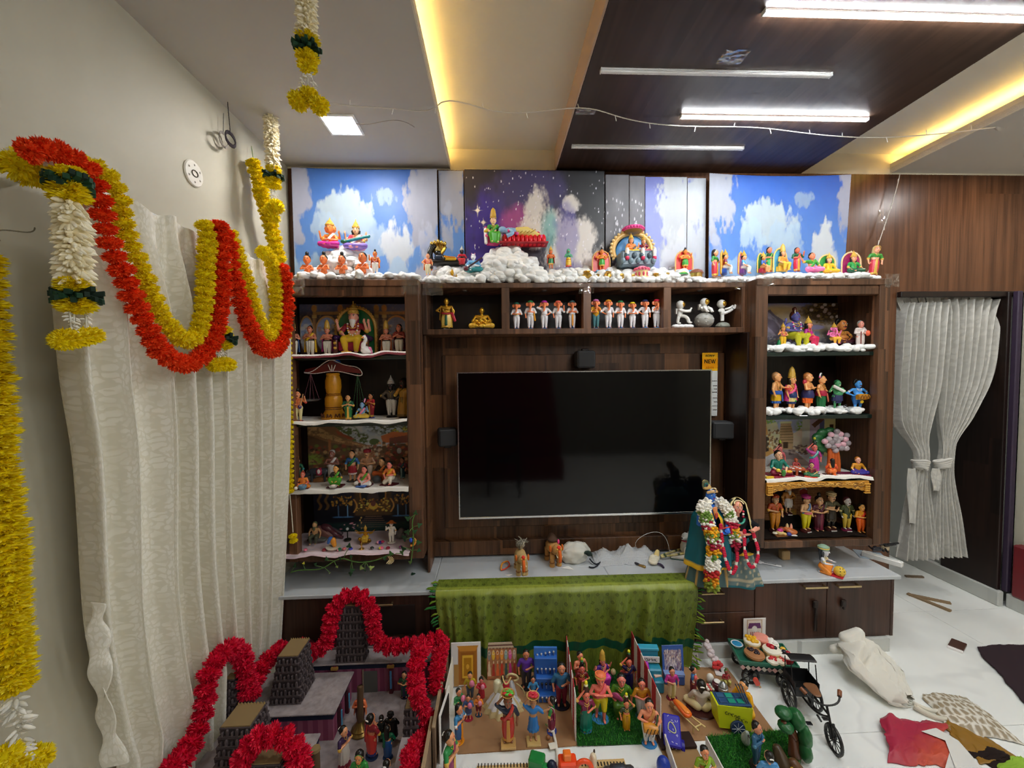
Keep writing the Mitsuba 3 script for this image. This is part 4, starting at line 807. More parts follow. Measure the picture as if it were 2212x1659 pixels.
# ---------------------------------------------------------------- figurines on the top ledge
Y1=2.25
veena=[('t',[(-.2,-.15,.12),(.28,-.17,.36)],.03,'6a3418'),('b',(-.2,-.15,.12),(.07,.06,.07),'8a4a22'),('b',(.27,-.15,.34),.045,'7a3a1a')]
doll('deity_figurine','seated orange figurine with several faces and a gold crown on the cotton mound',714,536,470,y=2.34,pose='sit',w=1.2,hd=1.75,skin='orange',arms=('belly','belly'),a2='raise',bot=('dhoti','magenta','gold'),hair=None,hat=('crown',),jw='gold',dp='white',ex_=[('side_heads','paint',[q for s in(-1,1)for q in(('b',(s*.1,.03,.575),(.08,.085,.12),'orange'),('b',(s*.175,-.0,.59),.012,'black',1))]),('lotus','paint',[('b',(math.cos(a)*.2,math.sin(a)*.16-.05,.02),(.09,.07,.04),'magenta',1)for a in np.linspace(0,5.6,9)])])
doll('deity_figurine','seated lady figurine holding a green veena on the cotton mound',770,541,474,y=2.335,pose='sit',skin='pale',arms=('low','low'),a2='raise',tp_=('blouse','red','gold'),bot=('saree','violet','gold'),hair='curls',hat=('crown',),jw='gold',dp=('white','gold'),rz=8,ex_=[('veena','paint',[('t',[(-.3,-.19,.14),(.38,-.2,.33)],.035,'teal'),('b',(-.3,-.18,.15),(.1,.07,.06),'dkgreen'),('b',(.36,-.18,.33),(.07,.05,.05),'teal'),('t',[(-.36,-.2,.18),(.42,-.21,.38)],.01,'white')]),('lotus','paint',[('b',(math.cos(a)*.2,math.sin(a)*.16-.05,.02),(.09,.07,.04),'ltpink',1)for a in np.linspace(0,5.6,9)])])
for i,(x,t)in enumerate(((664,543),(700,542),(739,543),(784,544))):
 doll('ascetic_figurine',('orange bare-chested half-length ascetic figurine first from the left corner','orange bare-chested half-length ascetic figurine below the seated orange deity','orange bare-chested half-length ascetic figurine third from the corner','orange bare-chested half-length ascetic figurine beside the garlanded standing man')[i],x,592,t,y=Y1-.02,pose='bust',w=1.2,hd=1.9,skin='e0763c',arms=('fold','fold'),hair='topknot' if i!=3 else 'short',tk='white',rz=(10,-5,0,-8)[i],group='orange ascetic figurines in the cotton',ex_=[('sacred_thread','paint',[('t',[(.1,-.06,.36),(0,-.1,.24),(-.09,-.09,.14)],.007,'white')])])
doll('standing_figurine','standing orange figurine with white flower garland beside the ascetics',811,592,538,y=Y1,skin='orange',hair='topknot',arms=('raise','down'),bot=('dhoti','white','maroon'),mala=('white','red'),cape=('orange',.3),jw='gold')
doll('standing_figurine','standing sage figurine in pink garland carrying a dark round pot',925,594,543,y=Y1+.04,skin='peach',hair='topknot',arms=('hip','down'),bot=('dhoti','cream','orange'),mala=('ltpink','red'),cape=('orange',.25),ex_=[('pot','paint',[('b',(.19,-.06,.36),(.08,.07,.085),'2c1a22'),('t',[(.19,-.06,.44),(.18,-.05,.52)],.015,'2c1a22')])])
o=at(962,572,y=2.36)
obj('serpent_figurine','black reclining figurine under a gold five-headed serpent hood','figurine',{
 'coil_bed':('paint',[('h',[((-.09,.02,.02),(.03,.05,.025)),((.1,.02,.02),(.03,.05,.025))],'black'),('t',[(-.11,.03,.03),(-.12,.03,.1),(-.085,.035,.16)],.022,'black'),('t',[(-.115,-.02,.0),(-.12,-.02,.09),(-.1,0,.15)],.014,'20201e')]),
 'hood':('metal',[('h',[((-.055,.045,.145),(.062,.016,.045)),((-.055,.045,.1),(.035,.02,.02))],'c0983c')]+[('b',(-.055+(i-2)*.026,.02,.185-abs(i-2)*.008),(.013,.012,.017),'e0bc5a',1)for i in range(5)]+[('t',[(-.055+(i-2)*.022,.026,.17),(-.055+(i-2)*.008,.022,.1)],.004,'6a4c18',5)for i in range(5)]),
 'body':('paint',[('h',[((-.055,-.01,.085),(.024,.022,.026)),((-.055,.0,.06),.018)],'black'),('h',[((-.05,0,.055),(.035,.03,.03)),((.02,-.01,.045),(.03,.028,.02))],'1c2a3c'),('t',[(-.02,-.03,.06),(.0,-.05,.03)],.01,'black')]),
 'crown':('metal',[('l',[(.022,0),(.024,.01),(.014,.025),(.004,.04),(0,.042)],(-.055,-.01,.1),'d8c070')]),
 'yellow_robe':('paint',[('h',[((.0,-.02,.045),(.022,.03,.018)),((.07,-.025,.04),(.02,.024,.014))],'e8b020'),('t',[(.0,-.045,.05),(.08,-.045,.045)],.006,'c46a1e')])},mat(o,s=.74))
doll('seated_figurine','small black-skinned seated lady figurine in red right of the serpent hood',998,574,530,y=2.37,pose='throne',skin='black',tp_=('blouse','red'),bot=('saree','c8343c','ltpink'),hair='long',hat=('crown','ltgrey','gold'),arms=('belly','belly'),sd=('seat','black',.16))
doll('animal_musician_figurine','white horse-headed seated figurine playing a dark long-necked lute',1023,590,546,y=2.285,pose='sit',skin='eceef2',hair=None,tk=None,hd=1.15,arms=('low','belly'),tp_=('blouse','sky'),bot=('dhoti','teal','pink'),face=0,ex_=[('muzzle','paint',[('h',[((0,-.05,.53),(.05,.05,.06)),((0,-.14,.47),(.035,.035,.035))],'eceef2'),('b',(-.05,.0,.63),(.016,.012,.04),'ltpink',1),('b',(.05,.0,.63),(.016,.012,.04),'ltpink',1),('b',(-.035,-.095,.545),.011,'black',1),('b',(.035,-.095,.545),.011,'black',1)]),('lute','paint',[('b',(-.24,-.2,.08),(.09,.07,.08),'5a2430'),('t',[(-.24,-.2,.08),(.3,-.16,.46)],.028,'3a2030')])])
o=at(1098,529,y=2.36)
doll('throne_lady_figurine','lady figurine in green saree seated on a pink armchair above the cotton mound',1066,529,448,y=2.35,pose='throne',skin='pale',w=1.05,tp_=('blouse','green','gold'),bot=('saree','4aa82e','gold'),dp=('3c9a2c','gold'),arms=('low','low'),hair='bun',hat=('tall',),jw='gold',mala=None,rz=12,ex_=[('armchair','paint',[('h',[((-.2,.1,.5),(.08,.06,.08)),((.2,.1,.5),(.08,.06,.08))],'d8387c'),('h',[((-.24,.06,.44),(.06,.1,.08)),((-.24,-.02,.02),(.05,.1,.03))],'f4eee6'),('h',[((.24,.06,.44),(.06,.1,.08)),((.24,-.02,.02),(.05,.1,.03))],'f4eee6'),('x',(0,.06,.12),(.4,.26,.24),'c8306c'),('h',[((-.24,-.02,.4),(.066,.1,.02)),((-.24,-.02,.36),(.066,.1,.02))],'e8c030'),('b',(-.24,-.12,.22),(.05,.03,.05),'ee6a9a',1)])])
obj('reclining_figurine','blue-skinned figurine in yellow robe lying on a red tufted bolster','figurine',{
 'bolster':('paint',[('h',[((-.055+i*.026,0,.03),(.018,.045,.032)),((-.055+i*.026,0,.012),(.018,.048,.016))],'d8202c')for i in range(10)]+[('x',(.06,0,.004),(.29,.1,.008),'a01420')]),
 'body':('paint',[('h',[((-.07,-.01,.085),(.026,.024,.022)),((-.055,-.01,.08),(.02,.02,.018))],'8fb4d8'),('h',[((-.03,-.01,.075),(.026,.034,.024)),((.025,-.01,.072),(.024,.03,.022))],'8fb4d8'),('t',[(-.03,-.04,.08),(-.01,-.06,.055),(-.045,-.06,.035)],.012,'8fb4d8')]),
 'robe':('paint',[('h',[((.02,-.01,.075),(.02,.034,.026)),((.08,-.01,.08),(.02,.03,.024)),((.155,-.005,.05),(.02,.02,.014))],'e8cf74'),('h',[((.05,.03,.09),(.02,.01,.02)),((.15,.03,.06),(.02,.01,.02))],'f0dc98')]+[('t',[(.02+.02*i,-.045,.06),(.06+.018*i,-.02,.102-.004*i)],.003,'b08a30',5)for i in range(5)]),
 'hair':('paint',[('h',[((-.08,.0,.092),(.02,.024,.018)),((-.09,.005,.08),.014)],'black')]),'garland':('paint',[('b',(-.03+.012*i,-.045+.012*(i%2),.07-.004*i),.01,('ee5c9c','c82848')[i%2],1)for i in range(5)]+[('b',(.165,-.02,.04),.016,'ee5c9c',1),('b',(.15,.02,.075),.012,'c82858',1)])},mat(at(1110,529,y=2.355),s=.95))
doll('winged_figurine','standing orange figurine with folded arms and green waistcloth right of the mound',1190,580,531,y=2.3,skin='d8703a',arms=('fold','fold'),hair='long',hat=('crown',),bot=('half','1f7a4a','gold'),cape=('d04a3a',.3),by_=.02)
doll('bird_faced_figurine','standing green figurine with red face and striped skirt right of the winged one',1228,578,537,y=2.31,skin='58a884',arms=('namaste','namaste'),face=0,hair=None,bot=('skirt','e8c030','c83030'),hat=('veil','6ab894','48987a'),ex_=[('face_disc','paint',[('b',(0,-.1,.9),(.04,.02,.05),'b8242e')]),('stripes','paint',[('t',[(.15*math.cos(a),.12*math.sin(a),zz)for a in np.linspace(3.3,6.1,9)],.012,'b02a2a')for zz in(.16,.3,.44)])])
doll('mini_deity_figurine','tiny all-gold seated deity on the ledge below the serpent figurine',977,605,580,y=2.285,z=2.072,pose='sit',skin='d0a028',mat_='metal',face=0,hair=None,arms=('knee','raise'),hat=('crown','d0a028','a87a18'),bot=('dhoti','c89420'),w=1.4,sd=('slab','b8861c',.24))
for x,lab in((1300,'orange deity figurine in a red arched niche left of the pink umbrella throne'),(1480,'orange deity figurine in a red arched niche right of the pink umbrella throne')):
 doll('arched_deity_figurine',lab,x,589,534,y=2.34,skin='f08838',arms=('belly','belly'),a2='raise',hair='topknot',bot=('half','3c9a3c','gold'),jw='gold',arch=('e4b068','d8342e',.44,1.),ex_=[('plinth','paint',[('x',(0,0,-.05),(.6,.34,.1),'4a90c0')])])
o=at(1370,581,y=2.36)
obj('throne','gold arched throne with pink umbrella on a carved grey stone block','throne',{
 'stone_block':('paint',[('x',(0,-.02,.045),(.2,.1,.09),'5c707c')]+[('b',(-.09+.022*i,-.075,.03+.03*(i%2)),(.014,.012,.018),('748a96','4a5c68')[i%2],1)for i in range(9)]),
 'arch':('paint',[('t',[(.115*math.cos(a),.04,.12+.1*math.sin(a))for a in np.linspace(-.5,3.64,18)],.016,'e0b468',8)]+[('b',(.13*math.cos(a),.03,.12+.115*math.sin(a)),.009,'f0d090',1)for a in np.linspace(-.5,3.64,22)]),
 'blue_back':('paint',[('h',[((-.05,.05,.1),(.05,.008,.08)),((.05,.05,.1),(.05,.008,.08)),((0,.05,.17),(.06,.008,.04))],'4a8cc8')]),
 'umbrella':('paint',[('l',[(.0,.225),(.058,.225),(.062,.232),(.056,.247),(.02,.254),(0,.255)],(0,.02,0),'f05ca0'),('l',[(.0,.205),(.04,.212),(.055,.226),(0,.226)],(0,.02,0),'a07a3a')]+[('b',(.06*math.cos(a),.02+.06*math.sin(a),.234),.007,'d83c84',1)for a in np.linspace(0,6.1,24)]),
 'pillar':('paint',[('l',[(.01,0),(.012,.05),(.008,.06)],(s*.045+.005,-.075,.04),'f0ece4')for s in(-1.6,.4,1.9)]),'tassel':('paint',[('b',(s*.045+.005,-.078,.045),(.012,.01,.014),'d83058',1)for s in(-1.6,.4,1.9)])},mat(o))
doll('king_figurine','orange robed man figurine on the umbrella throne holding a grey club',1363,549,503,y=2.335,pose='sit',skin='peach',tp_=('shirt','orange','gold'),bot=('dhoti','yellow','gold'),arms=('belly','low'),hair='curls',hat=('crown',),rz=6,ex_=[('club','paint',[('t',[(0,-.2,.15),(.13,-.22,.24)],.03,'50565c')])])
doll('queen_figurine','maroon robed lady figurine on the umbrella throne beside the orange man',1390,549,507,y=2.335,pose='sit',skin='peach',tp_=('blouse','maroon','gold'),bot=('saree','a01c44','gold'),dp=('8a1a3c','gold'),arms=('raise','low'),hair='long',hat=('crown',),rz=-8)
obj('temple_hut_figurine','small cream hut with pink scalloped dome in front of the umbrella throne','figurine',{'walls':('paint',[('l',[(0,0),(.03,0),(.032,.035),(0,.036)],(0,0,0),'e8cf90')]+[('b',(.03*math.cos(a),.03*math.sin(a),.016),(.006,.006,.012),'d04a60',1)for a in np.linspace(3.3,6.1,5)]),'dome':('paint',[('l',[(0,.034),(.036,.034),(.038,.04),(.028,.052),(.01,.06),(0,.062)],(0,0,0),'f09ab0')]+[('b',(.035*math.cos(a),.035*math.sin(a),.042),(.008,.008,.008),'e8607c',1)for a in np.linspace(0,5.9,14)])},mat(at(1386,600,y=2.29),s=1.1))
POT=[(0,0),(.012,0),(.024,.012),(.027,.024),(.018,.036),(.014,.04),(.019,.044),(.019,.047),(.012,.047),(0,.044)]
for i,(x,ft,s,lab,rx)in enumerate(((1268,605,1.05,'largest brass pot standing over the tape at the ledge edge',0),(1312,601,.8,'tilted brass pot half sunk in cotton left of the umbrella throne',35),(1341,601,.6,'small brass pot sunk in cotton below the umbrella throne',60),(1417,605,.78,'round brass pot at the ledge edge right of the pink dome',0),(1440,598,.5,'smallest brass pot sunk in the cotton right of the round pot',50),(1290,601,.5,'tiny brass pot between the two larger pots at left',50),(1366,600,.5,'tiny upturned brass pot beside the pink dome',60))):
 obj('brass_pot',lab,'pot',{'pot':('metal',[('l',POT,(0,0,0),'d0a850')])},mat(at(x,ft,y=2.285),s=s,rx=rx),'brass pots in the ledge cotton')
obj('hut_figurine','small brass hut with brown domed roof near the right arched deity','figurine',{'walls':('metal',[('l',[(0,0),(.032,0),(.034,.024),(0,.025)],(0,0,0),'d8b868')]),'roof':('paint',[('l',[(0,.022),(.04,.022),(.03,.038),(.012,.046),(0,.048)],(0,0,0),'7a4a34')])},mat(at(1504,599,y=2.3)))
obj('hut_figurine','green and brass domed lid half sunk in cotton left of the brown-roofed hut','figurine',{'dome':('metal',[('l',[(.026,0),(.022,.012),(.01,.02),(0,.022)],(0,0,0),'d0b050')]),'rim':('paint',[('l',[(.027,0),(.029,.004),(.024,.01)],(0,0,0),'3c9a4c')])},mat(at(1475,594,y=2.31)))
S=dict(y=2.27)
doll('lady_figurine','standing lady figurine in green blouse and red saree left of the yellow arch',1544,598,538,skin='peach',tp_=('blouse','green'),bot=('saree','d83c4c','gold'),hair='long',arms=('down','belly'),rz=35,hat=('veil','black','white'),**S)
doll('king_figurine','maroon robed king figurine seated sideways in a yellow arched throne',1566,594,538,pose='throne',skin='peach',tp_=('shirt','maroon','gold'),bot=('dhoti','white','gold'),hair='short',hat=('crown',),arms=('knee','belly'),arch=('e8bc50','f0a830',.34,.96),sd=('seat','2a4ea0',.22),rz=55,**S)
doll('king_figurine','blue robed king figurine seated sideways in a pink arched throne',1606,594,540,pose='throne',skin='peach',tp_=('shirt','4aa0e0','white'),bot=('dhoti','white','gold'),hair='short',hat=('crown',),arms=('knee','belly'),arch=('e0b060','e87aa8',.34,.96),sd=('seat','6a3a80',.22),rz=45,**S)
doll('king_figurine','orange and blue king figurine in a green arched throne turned to the right',1648,591,543,pose='throne',skin='f09a50',tp_=('blouse','2a5ab0'),bot=('dhoti','f0a870','gold'),hair='short',hat=('crown',),arms=('knee','belly'),arch=('e8c060','2c7a4c',.34,.96),sd=('seat','a0203c',.22),rz=35,y=2.25)
doll('lady_figurine','standing lady figurine in green saree between the green and blue arches',1661,588,533,skin='f0805a',tp_=('blouse','dkgreen'),bot=('saree','2f9a4a','gold'),dp=('2f9a4a','gold'),hair='long',arms=('belly','down'),rz=10,y=2.31)
doll('king_figurine','orange robed king figurine in a blue arched throne, tallest of the row',1690,588,526,pose='throne',skin='peach',tp_=('shirt','f0943c','gold'),bot=('dhoti','e8c040','gold'),hair='curls',hat=('tall',),arms=('knee','belly'),jw='gold',arch=('e8c878','5aa8c8',.34,.96),sd=('seat','e0b040',.22),rz=12,y=2.28)
doll('lady_figurine','standing lady figurine in red saree right of the blue arch',1721,587,534,skin='e07050',tp_=('blouse','dkgreen'),bot=('saree','d02c44','gold'),dp=('d02c44','gold'),hair='long',arms=('belly','raise'),rz=0,y=2.3)
doll('dancer_figurine','seated lady figurine in green and pink stretching one arm up to the left',1753,589,545,pose='sit',skin='e88a64',tp_=('blouse','3a9a3a','gold'),bot=('skirt','ee78b0','gold'),dp='3a9a3a',hair='bun',arms=('pitch','knee'),rz=0,y=2.26)
doll('king_figurine','yellow robed king figurine in a green arched throne facing front',1790,592,545,pose='sit',w=1.2,skin='f0b890',tp_=('shirt','f0bc28','gold'),bot=('dhoti','f0bc28','gold'),hair='curls',hat=('crown',),arms=('knee','knee'),arch=('ecd08a','3a9a4a',.34,.78),y=2.26,rz=-5)
doll('king_figurine','green robed king figurine in a maroon arched throne facing front',1843,591,539,pose='sit',w=1.2,skin='f0a078',tp_=('shirt','2f9a4a','gold'),bot=('dhoti','dkgreen','gold'),hair='curls',hat=('crown',),arms=('knee','knee'),mala=None,arch=('ecc89a','a02860',.36,.82),y=2.26,rz=-5)
doll('lady_figurine','leaning lady figurine in green blouse and red saree at the right end of the ledge',1885,596,530,skin='f0a884',tp_=('blouse','3a8a34','gold'),bot=('saree','c83044','gold'),hair='bun',hat=('veil','d8b878','gold'),arms=('down','down'),lean=6,rz=-15,y=2.24)
# ---------------------------------------------------------------- cubbies of the hutch
ZC=1.816
doll('laughing_figurine','larger gold laughing pot-bellied figurine with red sash in the first cubby',965,706,644,y=2.33,z=ZC,pose='walk',w=1.35,hd=1.25,skin='d4a43c',mat_='metal',by_=.05,face=0,hair=None,arms=('hip','down'),tp_=None,bot=('skirt','e0bc58','c89a34'),hem=1.15,cape=('c8983c',.3),sd=('disc','1a1412',.22),fold=7,ex_=[('sash','paint',[('t',[(-.17,-.06,.53),(0,-.19,.49),(.17,-.06,.53)],.025,'a81c2c'),('h',[((.2,-.05,.5),(.05,.02,.06)),((.28,-.07,.28),(.05,.02,.05))],'b01c34'),('h',[((0,-.15,.4),(.04,.02,.06)),((.0,-.17,.15),(.05,.02,.05))],'1c4a34')]),('bead','metal',[('b',(.1*math.cos(a),-.1+.04*math.sin(a),.66+.12*math.sin(a)),.02,'f0cc70',1)for a in np.linspace(3.2,6.2,10)])])
doll('laughing_figurine','smaller gold laughing figurine with children heaped on its base in the first cubby',1041,706,664,y=2.33,z=ZC,pose='sit',w=1.4,hd=1.1,skin='d8a838',mat_='metal',by_=.05,face=0,hair=None,arms=('knee','knee'),bot=('dhoti','d8a838'),sd=('disc','1a1210',.36),ex_=[('child','metal',[('b',(.26*math.cos(a)*(1-.12*(i%3)),-.06+.17*math.sin(a),.06+.07*(i%3)),(.055,.05,.06),('f0c84a','d09a2a','e8b83a')[i%3],1)for i,a in enumerate(np.linspace(0,6.28,24))])])
EC=dict(white='ece8ea')
row=[(1116,653,'145a48',('belly','belly'),None),(1146,649,'2c7a44',('down','fold'),'cloth'),(1176,649,'b8309a',('salute','hip'),None),(1206,649,'f0705a',('down','raise'),None),(1236,649,'3c5a5c',('fold','fold'),'towel')]
row2=[(1287,646,'d87ab0',('belly','chin'),'jacket'),(1314,647,'f0a030',('hip','down'),None),(1340,649,'2f7a48',('belly','down'),None),(1366,652,'e8cc28',('belly','belly'),None),(1393,647,'28305a',('hip','down'),None),(1418,646,'d02840',('chin','down'),None)]
LE=['elephant-headed figurine in white with dark green cap holding a small ball','elephant-headed figurine in white with green cap and a yellow cloth hanging at its side','elephant-headed figurine in white with purple cap raising a hand to its head','elephant-headed figurine in white with coral cap raising its open palm','elephant-headed figurine in white with grey cap and an orange towel in front',
 'elephant-headed figurine with pink cap, yellow jacket and blue trousers','elephant-headed figurine in white with orange cap, hand on hip','elephant-headed figurine in white with mid-green cap left of the yellow-capped one','shortest elephant-headed figurine in white with yellow cap','elephant-headed figurine in white with navy cap','elephant-headed figurine in white with red cap, hand at chest']
for i,(x,t,cap,arms,ex)in enumerate(row+row2):
 jk=ex=='jacket';ex_=[('shoes','paint',[('b',(s*.065,-.03,.02),(.04,.07,.025),'3a70b8' if not jk else '1c2430',1)for s in(-1,1)])]
 if ex=='cloth':ex_.append(('cloth','paint',[('h',[((.14,-.08,.55),(.03,.02,.04)),((.17,-.06,.32),(.035,.02,.04))],'e8a028')]))
 if ex=='towel':ex_.append(('towel','paint',[('h',[((0,-.1,.55),(.035,.014,.04)),((0,-.1,.12),(.03,.014,.03))],'f0a030')]))
 if i==0:ex_.append(('ball','paint',[('b',(0,-.15,.56),.03,'d8c030',1)]))
 doll('elephant_figurine',LE[i],x,707 if i<5 else 705,t,y=2.325,z=ZC,w=1.05,hd=1.35,skin='f08a58',face='elephant',hair=None,tk='red',arms=arms,tp_=('shirt','e8a828' if jk else 'ece8ea','f6f4f2'),bot=('pants','4a7a80' if jk else 'ece8ea'),hat=('cap',cap),by_=.02,sd=('disc','4a9ad0',.14),group='elephant-headed figurines in the cubbies',ex_=ex_)
def astro(label,px,ft,t,parts):
 p=at(px,ft,y=2.33);s=at(px,t,y=2.33)[2]-ZC
 obj('astronaut_figurine',label,'figurine',parts,mat((p[0],2.33,ZC),s=s))
WS,VS='e2e0da','c89a3c'
def helmet(c,d):c=np.array(c);d=np.array(d)/np.linalg.norm(d);return[('b',c,.145,WS)],[('b',c+d*.055,(.108,.108,.108),VS)]
h1,v1=helmet((-.06,0,.82),(.8,-.7,0));h2,v2=helmet((0,0,.85),(.15,-1,0));h3,v3=helmet((-.05,0,.82),(.45,-.9,0))
astro('white astronaut figurine lunging with both arms forward on a white cloud base',1473,705,647,{'helmet':('paint',h1),'visor':('metal',v1),'suit':('paint',[('h',[((-.06,0,.64),(.1,.09,.07)),((-.08,0,.45),(.09,.08,.08))],WS),('t',[(-.02,-.05,.64),(.12,-.08,.6),(.26,-.1,.62)],.04,WS),('t',[(-.12,-.05,.64),(0,-.14,.58),(.22,-.14,.58)],.04,WS),('t',[(.24,-.1,.62),(.29,-.1,.7)],.028,WS),('t',[(-.1,0,.44),(-.14,0,.32),(-.15,0,.2)],[.07,.066,.064,.062,.06,.06,.06,.06,.055,.055,.055,.055,.055,.05,.05],WS),('t',[(-.04,-.02,.44),(.12,-.04,.4),(.22,-.04,.22)],.06,WS),('b',(.25,-.08,.2),(.07,.06,.035),WS),('b',(-.13,-.06,.18),(.06,.08,.035),WS)]),'backpack':('paint',[('x',(-.16,.06,.6),(.1,.1,.2),'d6d4ce')]),'cloud_base':('paint',[('b',(x,-.02,.07),(.15,.14,.08),'e8e8e4')for x in(-.22,-.05,.12,.25)])})
astro('white astronaut figurine sitting on a grey cratered moon ball',1521,705,641,{'helmet':('paint',[('b',(0,0,.83),.13,WS)]),'visor':('metal',[('b',(.03,-.06,.83),.095,VS)]),'suit':('paint',[('h',[((0,0,.68),(.09,.08,.06)),((0,0,.58),(.1,.09,.05))],WS),('t',[(-.1,-.02,.68),(-.13,-.09,.62),(-.05,-.14,.6)],.036,WS),('t',[(.1,-.02,.68),(.13,-.09,.62),(.05,-.14,.6)],.036,WS),('t',[(-.05,-.05,.57),(-.08,-.16,.62),(-.02,-.19,.53)],.045,WS),('t',[(.05,-.05,.57),(.12,-.16,.6),(.14,-.19,.52)],.045,WS),('b',(.14,-.21,.51),(.05,.06,.03),WS),('b',(0,-.21,.51),(.05,.06,.03),WS)]),'backpack':('paint',[('x',(-.13,.05,.68),(.08,.1,.18),'d6d4ce')]),'moon':('paint',[('b',(0,0,.25),(.29,.28,.25),'96948e')]+[('b',(.27*math.sin(a*2.4)*math.cos(b),-.26*math.cos(a*2.4)*math.cos(b),.25+.23*math.sin(b)),(.035,.03,.03),('a6a49e','86847e')[i%2],1)for i,(a,b)in enumerate((q*.37,-.7+(q*.618%1)*1.4)for q in range(40))])})
astro('white astronaut figurine kicking one leg out sideways on a small grey rock',1561,705,645,{'helmet':('paint',h3),'visor':('metal',v3),'suit':('paint',[('h',[((-.03,0,.62),(.09,.08,.06)),((-.02,0,.5),(.085,.08,.07))],WS),('t',[(.04,-.05,.64),(.14,-.1,.66),(.3,-.06,.75)],.036,WS),('t',[(-.1,-.04,.64),(-.16,-.06,.58),(-.1,-.12,.56)],.036,WS),('t',[(-.02,0,.5),(-.02,0,.36),(-.02,0,.24)],.062,WS),('t',[(.0,-.02,.5),(.16,-.04,.56),(.36,-.04,.7)],.055,WS),('x',(.38,-.04,.72),(.07,.09,.14),WS,0,0,20)]),'ankle_band':('paint',[('t',[(.29,-.04,.64),(.31,-.04,.66)],.06,'50504c')]),'rock':('paint',[('h',[((0,0,.07),(.25,.2,.08)),((0,0,.16),(.17,.15,.05))],'7c7e74'),('b',(.1,-.14,.12),(.05,.03,.04),'8a8c82',1),('b',(-.12,-.14,.09),(.04,.03,.03),'6a6c62',1)])})
# ---------------------------------------------------------------- printed pictures inside the towers
def rect(u,v,a,b,c,d,e=.006):return ss(a-e,a+e,u)*ss(b+e,b-e,u)*ss(c-e,c+e,v)*ss(d+e,d-e,v)
def ell(u,v,a,b,r,q,e=.12):return ss(1+e,1-e,np.sqrt(((u-a)/r)**2+((v-b)/q)**2))
def poly(u,v,pts):
 m=np.zeros(len(u),bool);n=len(pts)
 for i in range(n):
  (x0,y0),(x1,y1)=pts[i],pts[(i+1)%n];c=((y0>v)!=(y1>v))&(u<(x1-x0)*(v-y0)/(y1-y0+1e-12)+x0);m^=c
 return m.astype(float)
def speck(c,u,v,box_,cols,n,r,seed,asp=1.5):
 g=np.random.default_rng(seed)
 for i in range(n):a,b,s=g.uniform(box_[0],box_[1]),g.uniform(box_[2],box_[3]),r*g.uniform(.5,1.3);c=blend(c,cols[g.integers(len(cols))],ell(u,v,a,b,s,s*asp,.3)*.9)
 return c
def palace(u,v):
 n,n2=nz(u,v,14,12,1),nz(u,v,40,30,2);c=L('5a463c')+(L('3a2c26')-L('5a463c'))*n[:,None];c=blend(c,'575b74',ss(.72,.95,v));c=blend(c,'85705a',ss(.5,.8,n2)*ss(.2,.5,v)*.8)
 for a,r in((.06,.06),(.24,.1),(.86,.11)):
  c=blend(c,'9a9ca4',ell(u,v,a,.42,r,.33,.05));c=blend(c,'7a86a2',ell(u,v,a,.55,r*.9,.2,.1)*.8);c=speck(c,u,v,(a-r*.7,a+r*.7,.2,.6),('b8b2a8','8e7c6a','6a6a72','c8c4bc'),30,.02,3+int(a*50));m=np.abs(np.hypot((u-a)/r,(v-.42)/.33)-1.06);c=blend(c,'b08a52',ss(.08,.03,m)*(v>.3))
 for a in(.13,.36,.68,.75,.97):c=blend(c,'94704a',rect(u,v,a-.014,a+.014,.12,.85));c=blend(c,'c09a5e',rect(u,v,a-.02,a+.02,.74,.8));c=blend(c,'7a5634',rect(u,v,a+.004,a+.012,.12,.74));c=blend(c,'a87e46',ell(u,v,a,.92,.025,.07))
 c=blend(c,'a8844c',rect(u,v,.12,.4,.8,.86)*.8);c=blend(c,'a8844c',rect(u,v,.66,1,.8,.86)*.8);return blend(c,'40302a',ss(.16,.05,v)*.8)*(.75+.5*n2[:,None])
